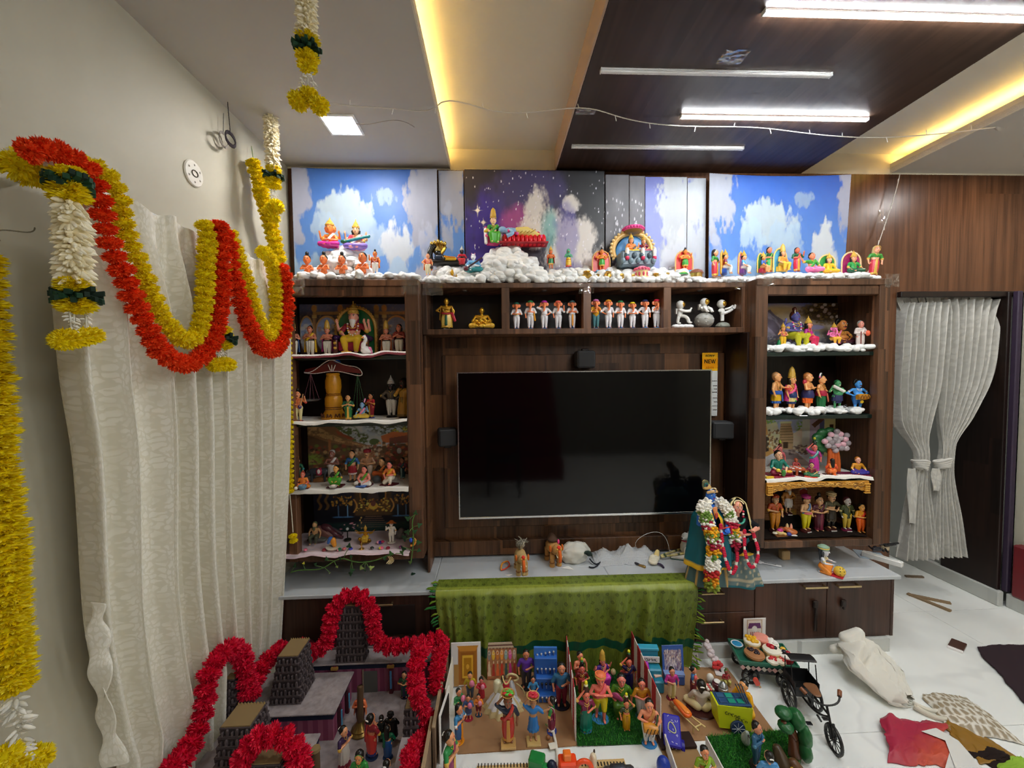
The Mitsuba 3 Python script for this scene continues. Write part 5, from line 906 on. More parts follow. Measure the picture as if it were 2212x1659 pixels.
def village(u,v):
 n,n2=nz(u,v,14,10,3),nz(u,v,50,36,4);c=L('8c96ac')+(L('b6bcc2')-L('8c96ac'))*np.clip(1.4-1.4*v+.5*n,0,1)[:,None]
 c=blend(c,'d0cec8',ell(u,v,.4,.87,.1,.1,.5)*n*1.4);c=blend(c,'4c5a30',np.clip(ell(u,v,.33,.8,.12,.16,.3)+ell(u,v,.42,.72,.07,.13,.3)+ell(u,v,.52,.66,.05,.1,.3),0,1)*ss(.4,.5,n2));c=blend(c,'4c5a34',ell(u,v,.62,.6,.05,.06));c=blend(c,'3c4426',np.clip(ell(u,v,.85,.9,.3,.2,.3),0,1)*ss(.42,.5,n2));c=blend(c,'a09a40',ell(u,v,.88,.78,.1,.08,.4)*ss(.5,.6,n2))
 c=blend(c,'7a5a3c',poly(u,v,[(0,1),(.18,1),(.42,.62),(.6,.52),(.5,.5),(.2,.6),(0,.74)]));c=blend(c,'a68a5e',poly(u,v,[(0,.92),(.1,.88),(.34,.64),(.58,.51),(.3,.6),(0,.76)])*ss(.35,.6,n2));c=blend(c,'8a4a30',poly(u,v,[(.26,.82),(.44,.66),(.4,.64),(.28,.74)]))
 c=blend(c,'b4663a',poly(u,v,[(.68,.7),(.8,.78),(1,.74),(1,.6),(.7,.58)]));c=blend(c,'7a4438',poly(u,v,[(.76,.66),(1,.73),(1,.58),(.76,.56)]));c=blend(c,'5c4632',poly(u,v,[(0,.74),(.2,.6),(.5,.5),(.68,.52),(1,.58),(1,0),(0,0)]))
 c=blend(c,'8a6e50',poly(u,v,[(.46,.44),(.62,.44),(.8,0),(.3,0)]));c=speck(c,u,v,(.0,.42,.1,.55),('7a3a2c','4c3a2a','94764c','5c6a30','3a2a20'),120,.018,5);c=speck(c,u,v,(.6,1,.1,.58),('9a5a3a','6a4a36','b08a62','7c3430','4a3a2c'),150,.016,6);c=speck(c,u,v,(.4,.7,.36,.54),('8a5a40','a8947c','5c4032','b4a48c'),70,.011,7,2.2)
 c=blend(c,'8a5c38',rect(u,v,.19,.215,.3,.66));c=blend(c,'6c7a34',ell(u,v,.05,.3,.09,.1,.3)*ss(.35,.5,n2));c=blend(c,'dcdad6',ell(u,v,.85,.43,.02,.05));return c*(.8+.4*n[:,None])
def dark_palace(u,v):
 n,n2=nz(u,v,16,12,5),nz(u,v,46,30,6);c=L('14141c')+(L('2c3046')-L('14141c'))*(n*ss(.3,.9,v))[:,None];c=blend(c,'4a3620',rect(u,v,.4,.76,.3,1,.02));c=blend(c,'15161c',ell(u,v,.58,.72,.115,.3,.04));c=blend(c,'3a3030',ell(u,v,.58,.6,.06,.16));c=speck(c,u,v,(.52,.64,.72,.95),('46546a','6a7c8c','2c3846'),24,.008,3,4)
 m=np.abs(np.hypot((u-.58)/.125,(v-.72)/.32)-1);c=blend(c,'9a7036',ss(.07,.02,m)*(v>.5));c=speck(c,u,v,(.42,.74,.38,.62),('c89440','8a5c20','e0b458','5a3a18'),110,.01,4);c=blend(c,'d09a40',ell(u,v,.58,.48,.045,.07));c=blend(c,'6a3c34',ell(u,v,.58,.53,.025,.06))
 for a in(.4,.76):c=blend(c,'b88a4a',ss(.012,.004,np.abs(u-a-.02*np.sin(v*16)))*rect(u,v,0,1,.36,.62))
 for a in(.06,.13):c=blend(c,'6c5230',ss(.02,.006,np.abs(u-a-.012*np.sin(v*30+a*90)))*(v>.42)*.9)
 c=speck(c,u,v,(.18,.38,.5,.68),('a8782e','c89a48','54381a'),60,.008,5,2.4);c=speck(c,u,v,(.78,.98,.5,.68),('a8782e','c89a48','54381a'),60,.008,6,2.4)
 for a in(.33,.24,.82,.9):c=blend(c,'6f9ac8',ss(.008,.002,np.abs(u-a))*rect(u,v,0,1,.28,.5)*(.9 if a in(.33,.82)else.4));c=blend(c,'4c7fb0',ell(u,v,a,.28,.05,.012,.5)*.8)
 for i in range(6):c=blend(c,'5a4638',rect(u,v,.5-.014*i,.66+.014*i,.27-.04*i,.285-.04*i,.003));c=blend(c,'c49a5a',ell(u,v,.46-.012*i*(i%2),.26-.05*i,.008,.02))
 c=blend(c,'1e3a34',rect(u,v,.1,.95,0,.16,.05)*n*1.2);c=speck(c,u,v,(.25,.4,.05,.16),('c47a8a','d8a0a8'),8,.012,9,.8);return c*(.8+.4*n2[:,None])
def mountain(u,v):
 n,n2=nz(u,v,12,10,7),nz(u,v,40,34,8);c=L('8a7c68')+0*u[:,None];c=blend(c,'4c5684',ss(.7,.98,v+.15*(.4-u)+.1*n));c=blend(c,'b49a5e',ell(u,v,.22,.8,.3,.16,.6)*.9);c=blend(c,'a09284',ell(u,v,.5,.68,.4,.16,.6)*.8)
 c=blend(c,'5c5464',poly(u,v,[(0,.76),(.11,.88),(.16,.78),(.3,.62),(.36,.5),(.2,.3),(0,.2)]));c=blend(c,'8a8494',ss(.5,.6,nz(u+v*.5,v,20,5,3))*poly(u,v,[(0,.76),(.11,.88),(.3,.62),(.3,.4),(0,.3)])*.8);c=blend(c,'7c7690',ell(u,v,.62,.52,.12,.05));c=blend(c,'52525a',ss(.45,.2,v+.3*(n-.5)));c=blend(c,'8c8a8c',ss(.58,.66,n2)*ss(.5,.3,v));c=blend(c,'6a7690',rect(u,v,.55,.68,.28,.44,.02)*.7);c=blend(c,'aeb4bc',ss(.006,.002,np.abs(u-.62))*rect(u,v,0,1,.26,.44))
 c=blend(c,'3a2c1a',ss(1.1,.7,np.hypot((u-.76)/.34,(v-.82)/.24)-.5*(n2-.5)));c=blend(c,'6a5428',ss(.52,.62,n2)*ell(u,v,.76,.8,.33,.24)*.8);c=blend(c,'5a4224',poly(u,v,[(.8,.66),(.86,.52),(.84,.38),(.97,.38),(.92,.52),(1,.64),(.9,.58)]))
 g=np.random.default_rng(4)
 for i in range(18):a,b=g.uniform(.5,.98),g.uniform(.68,.98);c=blend(c,('a89a90','c0b4aa','8e7e72')[i%3],ell(u,v,a,b,.022,.03)*.9)
 return c*(.8+.4*n[:,None])
def street(u,v):
 n,n2=nz(u,v,12,10,9),nz(u,v,50,40,10);c=L('7c86a0')+(L('a8acb4')-L('7c86a0'))*np.clip(1.6-1.5*v,0,1)[:,None]
 c=blend(c,'a08a66',poly(u,v,[(.25,.3),(.46,.3),(.42,.62),(.385,.82),(.27,.82),(.25,.62)]));c=blend(c,'6c5638',(np.abs(np.sin(v*60))>.75)*poly(u,v,[(.25,.4),(.44,.4),(.385,.86),(.27,.86)])*.7);c=blend(c,'c8b48c',rect(u,v,.26,.4,.81,.85));c=blend(c,'3c2c20',rect(u,v,.3,.36,.34,.46));c=blend(c,'6a8a3c',np.clip(ell(u,v,.15,.9,.09,.12,.4)+ell(u,v,.15,.58,.07,.16,.4)+ell(u,v,.53,.75,.08,.12,.4),0,1)*ss(.4,.52,n2))
 c=blend(c,'a8854c',poly(u,v,[(0,1),(.07,1),(.12,.7),(.22,.5),(.22,.28),(0,.12)]));c=blend(c,'3c3228',poly(u,v,[(0,.68),(.13,.54),(.13,.3),(0,.22)]));c=blend(c,'c4a86a',rect(u,v,.015,.025,.2,.6)+rect(u,v,.06,.07,.25,.58));c=blend(c,'c8b48e',poly(u,v,[(.09,.8),(.22,.84),(.26,.6),(.24,.3),(.16,.34)])*.8);c=speck(c,u,v,(.1,.28,.3,.7),('6a5438','d8c8a0','8a7850','4c4030'),60,.014,3)
 c=blend(c,'b4a690',poly(u,v,[(.42,.62),(.55,.74),(.56,.24),(.42,.3)]));c=blend(c,'d4c8a4',poly(u,v,[(.53,1),(.62,1),(.62,.3),(.53,.3)]));c=blend(c,'9a8c9a',poly(u,v,[(.62,.95),(.78,.95),(.78,.2),(.62,.3)]));c=blend(c,'50506c',poly(u,v,[(.74,1),(.8,1),(.8,.2),(.74,.26)]));c=blend(c,'5a3a2c',poly(u,v,[(.64,.78),(.78,.95),(.8,.88),(.68,.72)]));c=blend(c,'ccaa74',poly(u,v,[(.8,1),(1,1),(1,.1),(.8,.18)]));c=blend(c,'3c2418',rect(u,v,.86,.91,.36,.78));c=blend(c,'54341f',poly(u,v,[(.86,.98),(.95,.86),(.95,.4),(.97,.4),(.97,1)]))
 c=blend(c,'8c8078',poly(u,v,[(.3,.32),(.42,.32),(.66,.0),(.1,.0)]));c=blend(c,'6c6260',poly(u,v,[(.3,.28),(.48,.22),(.56,.12),(.2,.14)]));c=speck(c,u,v,(.38,.6,.22,.4),('3c3230','5a4a44','7a6a60'),46,.018,5,.8);return c*(.85+.3*n[:,None])
def house(u,v):
 n=nz(u,v,30,26,11);r=np.floor(v*26);br=(np.abs((v*26)%1-.5)>.38)|(np.abs((u*16+.5*(r%2))%1-.5)>.45);c=L('7a4c30')+(L('99643c')-L('7a4c30'))*n[:,None];c=blend(c,'a88a60',br*.6);c=blend(c,'20140e',ell(u,v,.33,.4,.12,.56,.04)*(v>.1));c=blend(c,'6c5034',ss(.06,.02,np.abs(np.hypot((u-.33)/.14,(v-.4)/.58)-1)));c=blend(c,'8a2c24',rect(u,v,.54,.64,.5,1));c=blend(c,'d8cfc0',ss(.02,.008,np.abs(np.abs(u-.59)*.9+v%.18-.1))*rect(u,v,.545,.635,.5,1));c=blend(c,'4a3420',rect(u,v,.66,1,.78,1));c=blend(c,'6c6a60',rect(u,v,.68,.98,.84,1));
 for a in(.72,.78,.85,.91):c=blend(c,'c4bcb0',ell(u,v,a,.9,.012,.08,.3));c=blend(c,'3c2c20',rect(u,v,a+.015,a+.045,.84,1))
 c=blend(c,'c89a3c',rect(u,v,.16,.5,.02,.2)*(np.abs((v*40)%1-.5)>.2));c=blend(c,'5a3020',ell(u,v,.48,.62,.05,.12)*.6);return c*.85
def poster(label,x0,x1,zt,zb,fn,y=2.482,curl=.0):
 k=thing('backdrop_picture',label,'picture');a,b=at(x0,800,y=y)[0],at(x1,800,y=y)[0]
 return grid_board(k,a,b,zb,zt,y,lambda u,v:np.minimum(fn(u,v)*2.2,.95),pitch=.0034,th=.003,bow=curl)
poster('palace hall picture behind the bearded throne figurine on the top left shelf',651,893,1.99,SHL[0],palace)
poster('village market street picture on the third shelf of the left tower',660,893,1.29,SHL[2],village)
poster('dark golden underwater palace picture on the bottom shelf of the left tower',668,893,.925,.6,dark_palace)
poster('mountain and flowering tree picture on the top shelf of the right tower',1640,1827,1.985,SHR[0],mountain);poster('temple street picture on the third shelf of the right tower',1640,1819,1.288,SHR[2],street);poster('brick house picture on the bottom shelf of the right tower',1640,1810,.925,.6,house)
# cloths on the shelves
def shelf_cloth(label,x0,x1,z,col,edge=None,seed=0,hang=.014,y0=2.185,amp=.01):
 k=thing('shelf_cloth',label,'cloth')
 def fn(u,v):
  x=x0+(x1-x0)*u;w=amp*(vnoise(np.stack([u*7+seed,u*0,u*0],-1))-.2);s=np.clip((v-.75)/.25,0,1)
  return np.stack([x,2.46-(2.46-y0)*np.clip(v/.75,0,1)-.006*s,z+.004+np.clip(w,0,1)*ss(.5,.8,v)+.004*vnoise(np.stack([u*22,v*8,0*u+seed],-1))-hang*s],-1)
 v,f=sheet(fn,70,22,.0025);n=len(v)//2;vv=np.tile(np.linspace(0,1,22),70);c=np.where((vv>.86)[:,None]&(edge is not None),L(edge or col),L(col));scene[k]=vply(v,f,np.vstack([c,c]),'cloth');return k
shelf_cloth('white cloth with maroon border rumpled on the top left shelf',-1.18,-.475,SHL[0],'e6e0da','7a3a40',1,.02,2.175,.03);shelf_cloth('white cloth hanging over the second shelf of the left tower',-1.18,-.475,SHL[1],'e0dcd4',None,4,.016,2.17,.02);shelf_cloth('white cloth hanging over the third shelf of the left tower',-1.18,-.475,SHL[2],'dedad2',None,7,.022,2.17)
shelf_cloth('pink and white cloth on the bottom shelf of the left tower',-1.18,-.475,.6,'d8c4c8','e6ccd4',9,.012,2.15,.02);shelf_cloth('white cloth rumpled on the third shelf of the right tower',1.51,2.13,SHR[2],'e2ded6',None,3,.016,2.17,.03);shelf_cloth('black cloth on the bottom shelf of the right tower',1.51,2.13,.6,'1c1512',None,5,.0,2.2)
# ---------------------------------------------------------------- figurines in the left tower
Z1,Z2,Z3,Z4=SHL[0]+.006,SHL[1]+.006,SHL[2]+.006,.606
A1=dict(z=Z1,arms=('namaste','namaste'),skin='e09070',bot=('dhoti','f0ead8','2a2a24'))
doll('courtier_figurine','praying crowned figurine with blue cloak at the curtain edge of the top left shelf',634,768,688,y=2.26,hair='long',hat=('tall',),cape=('3a5a9a',.12),rz=20,**A1)
doll('courtier_figurine','praying figurine in yellow shawl and white dhoti on the top left shelf',671,765,703,y=2.33,hair='long',cape=('e8bc28',.12),mala=None,dp='e8bc28',**A1)
doll('courtier_figurine','praying crowned figurine with purple cloak left of the bearded throne figurine',708,762,690,y=2.33,hair='long',hat=('tall',),cape=('b02c7c',.14),**A1)
doll('courtier_figurine','praying crowned figurine with orange cloak right of the bearded throne figurine',835,762,691,y=2.34,hair='long',hat=('tall',),cape=('d07a4a',.14),**A1)
doll('courtier_figurine','praying black-haired figurine in maroon shawl at the right of the top left shelf',863,760,699,y=2.33,hair='curls',cape=('5a1a24',.2),tp_=('blouse','a03a30'),rz=-15,**A1)
doll('sage_king_figurine','white-bearded crowned figurine in yellow robe seated in a large gold arched throne',766,768,650,y=2.36,z=Z1,pose='throne',w=1.25,skin='f0a890',arms=('low','raise'),a2='raise',tp_=('blouse','8a1c2c','gold'),bot=('dhoti','e8c02c','gold'),hair='long',hc='8a1c3c',hat=('crown',),bd_='f0ece6',mala=('white','gold'),jw='gold',arch=('c89840','1c6a3a',.4,.94),
 ex_=[('armrest','paint',[('t',[(s*.3,-.2,.3),(s*.3,.08,.3)],.065,'3a1c4a')for s in(-1,1)]),('leg','paint',[('t',[(s*.3,-.18,.26),(s*.3,-.18,0)],.05,'5a2a1c')for s in(-1,1)]+[('b',(s*.3,-.225,.1+.1*i),(.035,.02,.03),'gold',1)for s in(-1,1)for i in range(2)]),('cushion','paint',[('x',(0,-.04,.14),(.5,.34,.2),'8a1c3c')])])
o=mat((at(790,767,y=2.24)[0],2.24,Z1),s=.098)
obj('swan_figurine','white swan figurine with pink wing in front of the bearded throne figurine','figurine',{'body':('paint',[('h',[((0,0,.25),(.28,.3,.24)),((.12,.1,.18),(.24,.3,.16))],'f4f0ec'),('t',[(-.06,-.12,.36),(-.02,-.18,.62),(.06,-.16,.86),(.02,-.22,.95)],[.13]*8+[.1]*12,'f4f0ec'),('b',(.02,-.23,.95),.11,'f4f0ec')]),'beak':('paint',[('h',[((0,-.3,.94),.05),((-.08,-.42,.9),.02)],'f08a3a')]),'wing':('paint',[('h',[((.24,.02,.34),(.08,.2,.1)),((.3,.1,.12),(.05,.14,.1))],'ee8ab4')]),'crest':('paint',[('b',(.04,-.18,1.05),(.04,.06,.05),'ee8ab4',1)])},o)
obj('book_tray','dark blue tray with yellow offering in front of the bearded throne figurine','tray',{'tray':('paint',[('x',(0,0,.006),(.085,.05,.012),'1c3054')]),'offering':('paint',[('b',(-.02+.008*i,-.005+.006*(i%2),.015),(.008,.008,.005),'f0b838',1)for i in range(6)])},mat((at(750,765,y=2.26)[0],2.25,Z1)))
doll('archer_figurine','man figurine in orange shirt and cream trousers holding a staff left of the scales',645,911,838,z=Z2,skin='f0a070',tp_=('shirt','e08850','d04838'),bot=('pants','e0d49a'),hair='topknot',arms=('belly','raise'),sd=('disc','8a3a34',.16),rz=15,mu='black',ex_=[('staff','paint',[('t',[(.08,-.16,.5),(.2,-.16,.95)],.018,'c89a70')]),('pouch','paint',[('b',(.08,-.14,.5),(.06,.03,.07),'3a2a7a')])])
p=at(722,905,z=Z2);M=mat((p[0],p[1],Z2),s=.333)
obj('balance_scale','toy balance scale with yellow turned wooden pillar and maroon beam','balance scale',{
 'pillar|yellow turned pillar':('paint',[('l',[(.16,0),(.2,.01),(.205,.04),(.15,.13),(.135,.16),(.14,.18),(.135,.19),(.13,.2),(.14,.24),(.14,.35),(.12,.4),(.115,.405),(.12,.42),(.11,.43),(.118,.47),(.13,.54),(.125,.66),(.1,.74),(.11,.76),(.1,.78),(0,.78)],(0,0,0),'cc8a1c')]+[('t',[(.138*math.cos(a),.138*math.sin(a),z)for a in np.linspace(0,6.283,16)],.006,'6a3414',5)for z in(.175,.205)]+[('t',[(.12*math.cos(a),.12*math.sin(a),z)for a in np.linspace(0,6.283,16)],.005,'6a3414',5)for z in(.405,.43)]+[('t',[(.2*math.cos(a+d),.2*math.sin(a+d),z)for d,z in((-.2,.04),(-.1,.09),(.0,.05),(.1,.09),(.2,.04))],.008,'5a2a10',5)for a in np.linspace(3.4,6.,5)]),
 'beam|maroon beam with white outline':('paint',[('p',[(-.46,.8),(-.44,.85),(-.2,.9),(-.06,.96),(0,1.),(.06,.96),(.2,.92),(.44,.84),(.5,.77),(.46,.77),(.2,.8),(-.2,.79),(-.4,.78)],.04,(0,-.03,0),'6a1c1c'),('t',[(-.46,-.035,.8),(-.2,-.035,.9),(0,-.035,1.),(.2,-.035,.92),(.48,-.035,.82),(.5,-.035,.77),(.2,-.035,.79),(-.2,-.035,.785),(-.46,-.035,.79)],.008,'e8d8d0',6)]+[('t',[(x0,-.04,.92),(x1,-.04,.82)],.008,'ece4dc')for x0,x1 in((-.06,-.02),(.0,.0),(.06,.02))]),
 'finial|blue bird finial':('paint',[('h',[((.03,0,1.02),(.05,.04,.05)),((.1,0,.96),(.04,.03,.03))],'1c4a9a')]),
 'cord':('paint',[('t',[(-.37,0,.78),(-.37+x,y,.34)],.004,'8a4a58',5)for x,y in((-.12,-.02),(.02,-.1),(.13,0),(.0,.1))]),'cord_green|green cord':('paint',[('t',[(.41,0,.78),(.41+x,y,.08)],.005,'2c5a34',5)for x,y in((-.1,-.02),(.0,-.08),(.14,0),(.02,.1))]),
 'pan|silver pan':('metal',[('l',[(0,.31),(.1,.31),(.145,.335),(.15,.345),(.13,.34),(.0,.325)],(-.37,0,0),'b8b4b0')]),'lower_pan|silver pan resting on the cloth':('metal',[('l',[(0,.01),(.12,.01),(.16,.04),(.15,.04),(.0,.02)],(.42,0,0),'a8a4a0')])},M)
doll('lady_figurine','standing lady figurine in dark green saree with hands joined right of the yellow pillar',753,909,852,z=Z2,skin='e0a06a',tp_=('blouse','dkgreen','gold'),bot=('saree','1f6a3a','gold'),dp=('1f6a3a','gold'),hair='bun',arms=('namaste','namaste'),sd=('disc','8a5a40',.14),rz=10)
doll('lady_figurine','standing lady figurine in red saree right of the hanging pan',802,903,849,z=Z2,skin='d88a5a',tp_=('blouse','red','gold'),bot=('saree','9a2430','gold'),dp=('a82a34','gold'),hair='bun',arms=('namaste','namaste'),sd=('disc','2a3a8a',.15),rz=-25)
doll('child_god_figurine','small blue-skinned figurine seated in the lower scale pan',783,903,860,y=2.235,pose='sit',skin='7aa8d0',bot=('dhoti','d8b43c','violet'),hair='topknot',arms=('knee','raise'),jw='gold',dp='ee8ab0',ex_=[('feather','paint',[('h',[((.09,0,.66),.03),((.13,0,.78),(.035,.02,.05))],'e89ac0')])])
doll('dark_deity_figurine','black-skinned figurine in grey tunic and white dhoti at the back of the second left shelf',846,897,810,z=Z2,y=2.34,skin='241c1a',tp_=('kurta','54483c','c8a050'),bot=('dhoti','d8d2c6','3a3430'),hat=('crown','c8c0b4','8a8478'),hair='curls',arms=('hip','hip'),sd=('disc','141010',.15))
doll('robed_figurine','gold robed dark-faced figurine behind the stile on the second left shelf',873,900,816,z=Z2,y=2.31,skin='3a2a20',tp_=('kurta','b8862c','d8b450'),bot=('saree','a87a24','7a5a1c'),hair='bun',arms=('chin','raise'),hem=1.5,rz=-20)
E3=dict(z=Z3)
doll('lady_figurine','lady figurine in dark green saree raising a hand to her chin beside the grey bull',644,1055,987,skin='c88a64',tp_=('blouse','dkgreen','teal'),bot=('saree','146048','2a8a70'),dp='146048',hair='bun',arms=('chin','down'),sd=('disc','1c2a5a',.18),y=2.27,**E3)
M=mat((at(690,1040,y=2.34)[0],2.33,Z3),s=.098)
obj('bull_figurine','dark grey bull figurine with red and white saddle cloth on a brown mound','figurine',{'body':('paint',[('h',[((-.35,0,.62),(.2,.18,.2)),((.4,0,.62),(.22,.18,.2))],'3c4048'),('h',[((-.42,0,.62),(.14,.12,.14)),((-.68,-.05,.42),(.1,.1,.1)),((-.78,-.08,.3),(.07,.07,.07))],'383c44')]+[('t',[(x,y,.55),(x-.02,y,.3),(x+.01,y-.02,.06)],.06,'34383e')for x,y in((-.32,-.12),(-.3,.12),(.42,-.12),(.44,.12))]+[('t',[(.6,.02,.65),(.68,.02,.4)],.025,'2c3036')]),'horn':('paint',[('t',[(-.68,s*.08-.04,.52),(-.72,s*.16-.04,.62),(-.68,s*.18-.04,.7)],.025,'5a5850')for s in(-1,1)]),'saddle_cloth|red saddle cloth with white oval':('paint',[('h',[((.1,-.14,.62),(.2,.07,.22)),((.1,.1,.72),(.18,.1,.12))],'a82a48'),('b',(.1,-.205,.66),(.09,.03,.14),'ece4dc')]),'mound':('paint',[('h',[((0,.05,.04),(.62,.22,.06)),((.2,.05,.2),(.4,.2,.12))],'8a5a34')])},M)
SD=dict(sd=('slab','4a1c24',.26),**E3)
doll('potter_figurine','woman figurine in orange with a blue pot and white jar on a maroon slab',655,1062,1018,y=2.21,pose='sit',skin='ee8a70',tp_=('shirt','f0903a','e05a48'),bot=('skirt','d87a2a'),hair='short',hc='a03a30',arms=('low','low'),rz=10,ex_=[('blue_pot','paint',[('l',[(0,0),(.12,0),(.17,.08),(.16,.16),(.14,.17),(.11,.12),(0,.08)],(.06,-.3,0),'5a8098')]),('jar','paint',[('b',(-.18,-.36,.06),(.08,.08,.07),'e8e2d2')])],**SD)
doll('grinder_figurine','woman figurine in bright green saree seated over a stone mortar on a maroon slab',727,1057,1004,y=2.23,pose='squat',w=1.1,skin='f0b060',tp_=('blouse','2a2a24','gold'),bot=('saree','4aa02c','3a8a24'),dp='5aac34',hair='bun',arms=('low','low'),ex_=[('mortar','paint',[('l',[(0,0),(.12,0),(.16,.06),(.13,.075),(0,.05)],(0,-.3,0),'b0aca4'),('b',(0,-.3,.07),(.09,.08,.04),'f0d8cc',1)])],**SD)
doll('villager_figurine','brown bare-chested old man figurine with white headcloth behind the green saree woman',719,1040,971,y=2.33,skin='8a5a4c',tp_=None,bot=('half','d8d0c8','b8b0a8'),dp='d8d0cc',hair='short',hc='c8c0b8',arms=('fold','fold'),mu='d8d0c8',**E3)
doll('villager_figurine','woman figurine in blue blouse and short red skirt in the centre of the third shelf',762,1041,972,y=2.33,skin='d8a070',tp_=('blouse','2c5a94','4a8ac0'),bot=('half','9a2430','e0c8c0'),dp='1f6a3a',hair='long',arms=('down','down'),by_=.02,sd=('disc','3a3a3c',.2),**E3)
doll('villager_figurine','man figurine with maroon turban and brown shirt behind the pink kneeling woman',795,1040,969,y=2.35,skin='d0986a',tp_=('shirt','a87a5c','c8a070'),bot=('pants','c8b09a'),hat=('turban','8a1c28','a83038'),mu='black',arms=('belly','belly'),w=1.3,**E3)
doll('scribe_figurine','pink-skinned woman figurine with green sash seated at a blue cloth on a maroon slab',788,1053,1006,y=2.235,pose='sit',skin='f08a78',tp_=('blouse','f0907a'),bot=('dhoti','f4eee6'),dp='5a9a2c',hair='long',arms=('low','low'),rz=-10,ex_=[('blue_cloth','paint',[('x',(.04,-.3,.02),(.34,.26,.03),'3a62a8')]),('ball','paint',[('b',(-.04,-.3,.08),.05,'black')])],**SD)
doll('villager_figurine','woman figurine in dark blouse and orange cloth bending behind the yellow-shawled man',826,1043,988,y=2.33,pose='squat',skin='d8a06a',tp_=('blouse','2c1c18'),bot=('saree','c8602c','e08a3a'),dp='d87a34',hair='bun',arms=('low','low'),rz=-20,ex_=[('iron_pot','paint',[('b',(0,-.3,.12),(.16,.13,.12),'4a4e50')])],**E3)
doll('priest_figurine','pink-faced figurine in orange and yellow shawl kneeling in white dhoti on a maroon slab',843,1054,996,y=2.24,pose='kneel',skin='f08878',tp_=('shirt','f0803c','e8b430'),bot=('dhoti','ece2cc','e8dcc0'),dp='f0b42c',hair='long',arms=('low','belly'),rz=-20,**SD)
doll('villager_figurine','woman figurine in teal saree with a grey pot at the third shelf right end',870,1042,988,y=2.36,skin='c88a6a',tp_=('blouse','8a3a50'),bot=('saree','1c4a58','8ab0b0'),dp='1f5464',hair='bun',arms=('belly','down'),rz=-20,ex_=[('pot','paint',[('b',(-.12,-.14,.3),(.1,.09,.09),'4c5250')])],**E3)
# bottom shelf: palace under the sea with gems and leaves
doll('stone_man_figurine','shirtless figurine with green-grey hair and trousers seated on a grey rock',681,1172,1126,y=2.29,z=None,pose='throne',skin='c89a6a',face=0,bot=('pants','4a4e3c'),hair='long',hc='5a6040',bd_='565c40',arms=('down','down'),w=1.25,ex_=[('rock','paint',[('h',[((-.25,.1,.06),(.12,.16,.08)),((.3,.1,.06),(.16,.16,.08)),((0,.1,.12),(.2,.16,.1))],'5c5c56')])])
doll('gold_deity_figurine','gold many-armed dancing figurine in the middle of the bottom left shelf',790,1170,1133,y=2.28,z=None,pose='throne',skin='c8922c',mat_='metal',face=0,hair=None,hat=('crown','d0a040','a87a28'),arms=('out','out'),a2='pitch',bot=('skirt','d0a838','b08428'),w=1.3,sd=('disc','6a4a1c',.34),ex_=[('lion','metal',[('h',[((-.25,-.1,.12),(.14,.1,.1)),((.2,-.08,.1),(.16,.1,.09))],'b0802c'),('b',(-.32,-.16,.22),.1,'c0902c')])])
doll('hat_boy_figurine','white figurine with a wide orange straw hat at the right of the bottom left shelf',846,1172,1124,y=2.27,z=None,skin='f0e4d0',tp_=('kurta','ece4d4','d8a050'),bot=('pants','ece4d4'),hair=None,arms=('raise','down'),sd=('disc','d8d0c4',.2),ex_=[('hat','paint',[('l',[(0,.05),(.1,.05),(.26,-.01),(.27,.01),(.12,.09),(.09,.14),(0,.16)],(0,.02,.95),'b8602a',-20)])])
M=lambda x,y_,s=1,yy=2.21:mat((at(x,y_,y=yy)[0],yy,.605+max(0,(at(x,y_,y=yy)[2]-.605))*.5),s=s)
obj('kingfisher_figurine','small orange and blue bird figurine on a cream shell dish','figurine',{'bird':('paint',[('h',[((0,0,.035),(.014,.012,.02)),((.006,0,.014),(.01,.01,.01))],'e8962c')]),'wing':('paint',[('h',[((-.012,0,.05),(.012,.012,.008)),((-.024,.0,.03),(.006,.01,.01))],'3a6ab8')]),'dish':('paint',[('l',[(0,0),(.03,0),(.036,.007),(.0,.005)],(0,0,0),'d8d0bc')])},M(720,1178,1.1))
obj('brass_lamp','small brass oil lamp on the pink cloth','lamp',{'lamp':('metal',[('l',[(0,0),(.014,0),(.014,.004),(.004,.01),(.004,.022),(.01,.028),(.004,.032),(.0,.046)],(0,0,0),'d0a860')])},M(781,1182,1.,2.19))
obj('lamp_post_figurine','tiny dark lamp post with white globe at the back of the bottom left shelf','figurine',{'post':('paint',[('l',[(0,0),(.018,0),(.018,.006),(.003,.012),(.003,.055),(0,.055)],(0,0,0),'22241f')]),'globe':('paint',[('b',(0,0,.06),.008,'c8ccc8')])},M(751,1165,1.1,2.33))
GEM=[(659,1180,'e8748c','pink'),(709,1164,'c86078','dusky pink'),(733,1185,'1c6a44','emerald'),(743,1182,'d86a70','coral'),(757,1176,'2c34b0','royal blue'),(732,1172,'ee9aac','pale rose'),(803,1179,'24282a','black'),(822,1175,'d8c82c','yellow'),(838,1177,'8a1c30','ruby'),(817,1163,'c81c50','crimson'),(808,1160,'f0a0b8','light pink'),(812,1168,'3a2c8a','violet'),(865,1175,'6a1c58','plum'),(824,1192,'ee6a8a','hot pink'),(700,1177,'8a2430','garnet'),(771,1157,'a01c28','dark red'),(888,1168,'2c4ab8','sapphire')]
for i,(x,y_,c,n)in enumerate(GEM):obj('gem',f'{n} faceted plastic gem scattered on the cloth of the bottom left shelf','gem',{'g':('gem_gloss',[('l',[(0,0),(.007,.004),(.011,.009),(.007,.014),(0,.014)],(0,0,0),c)])},mat((at(x,y_,y=2.195)[0],2.195 if y_>1170 else 2.27,.612),s=1.,rx=15*(i%3),ry=10),'faceted gems on the bottom left shelf')
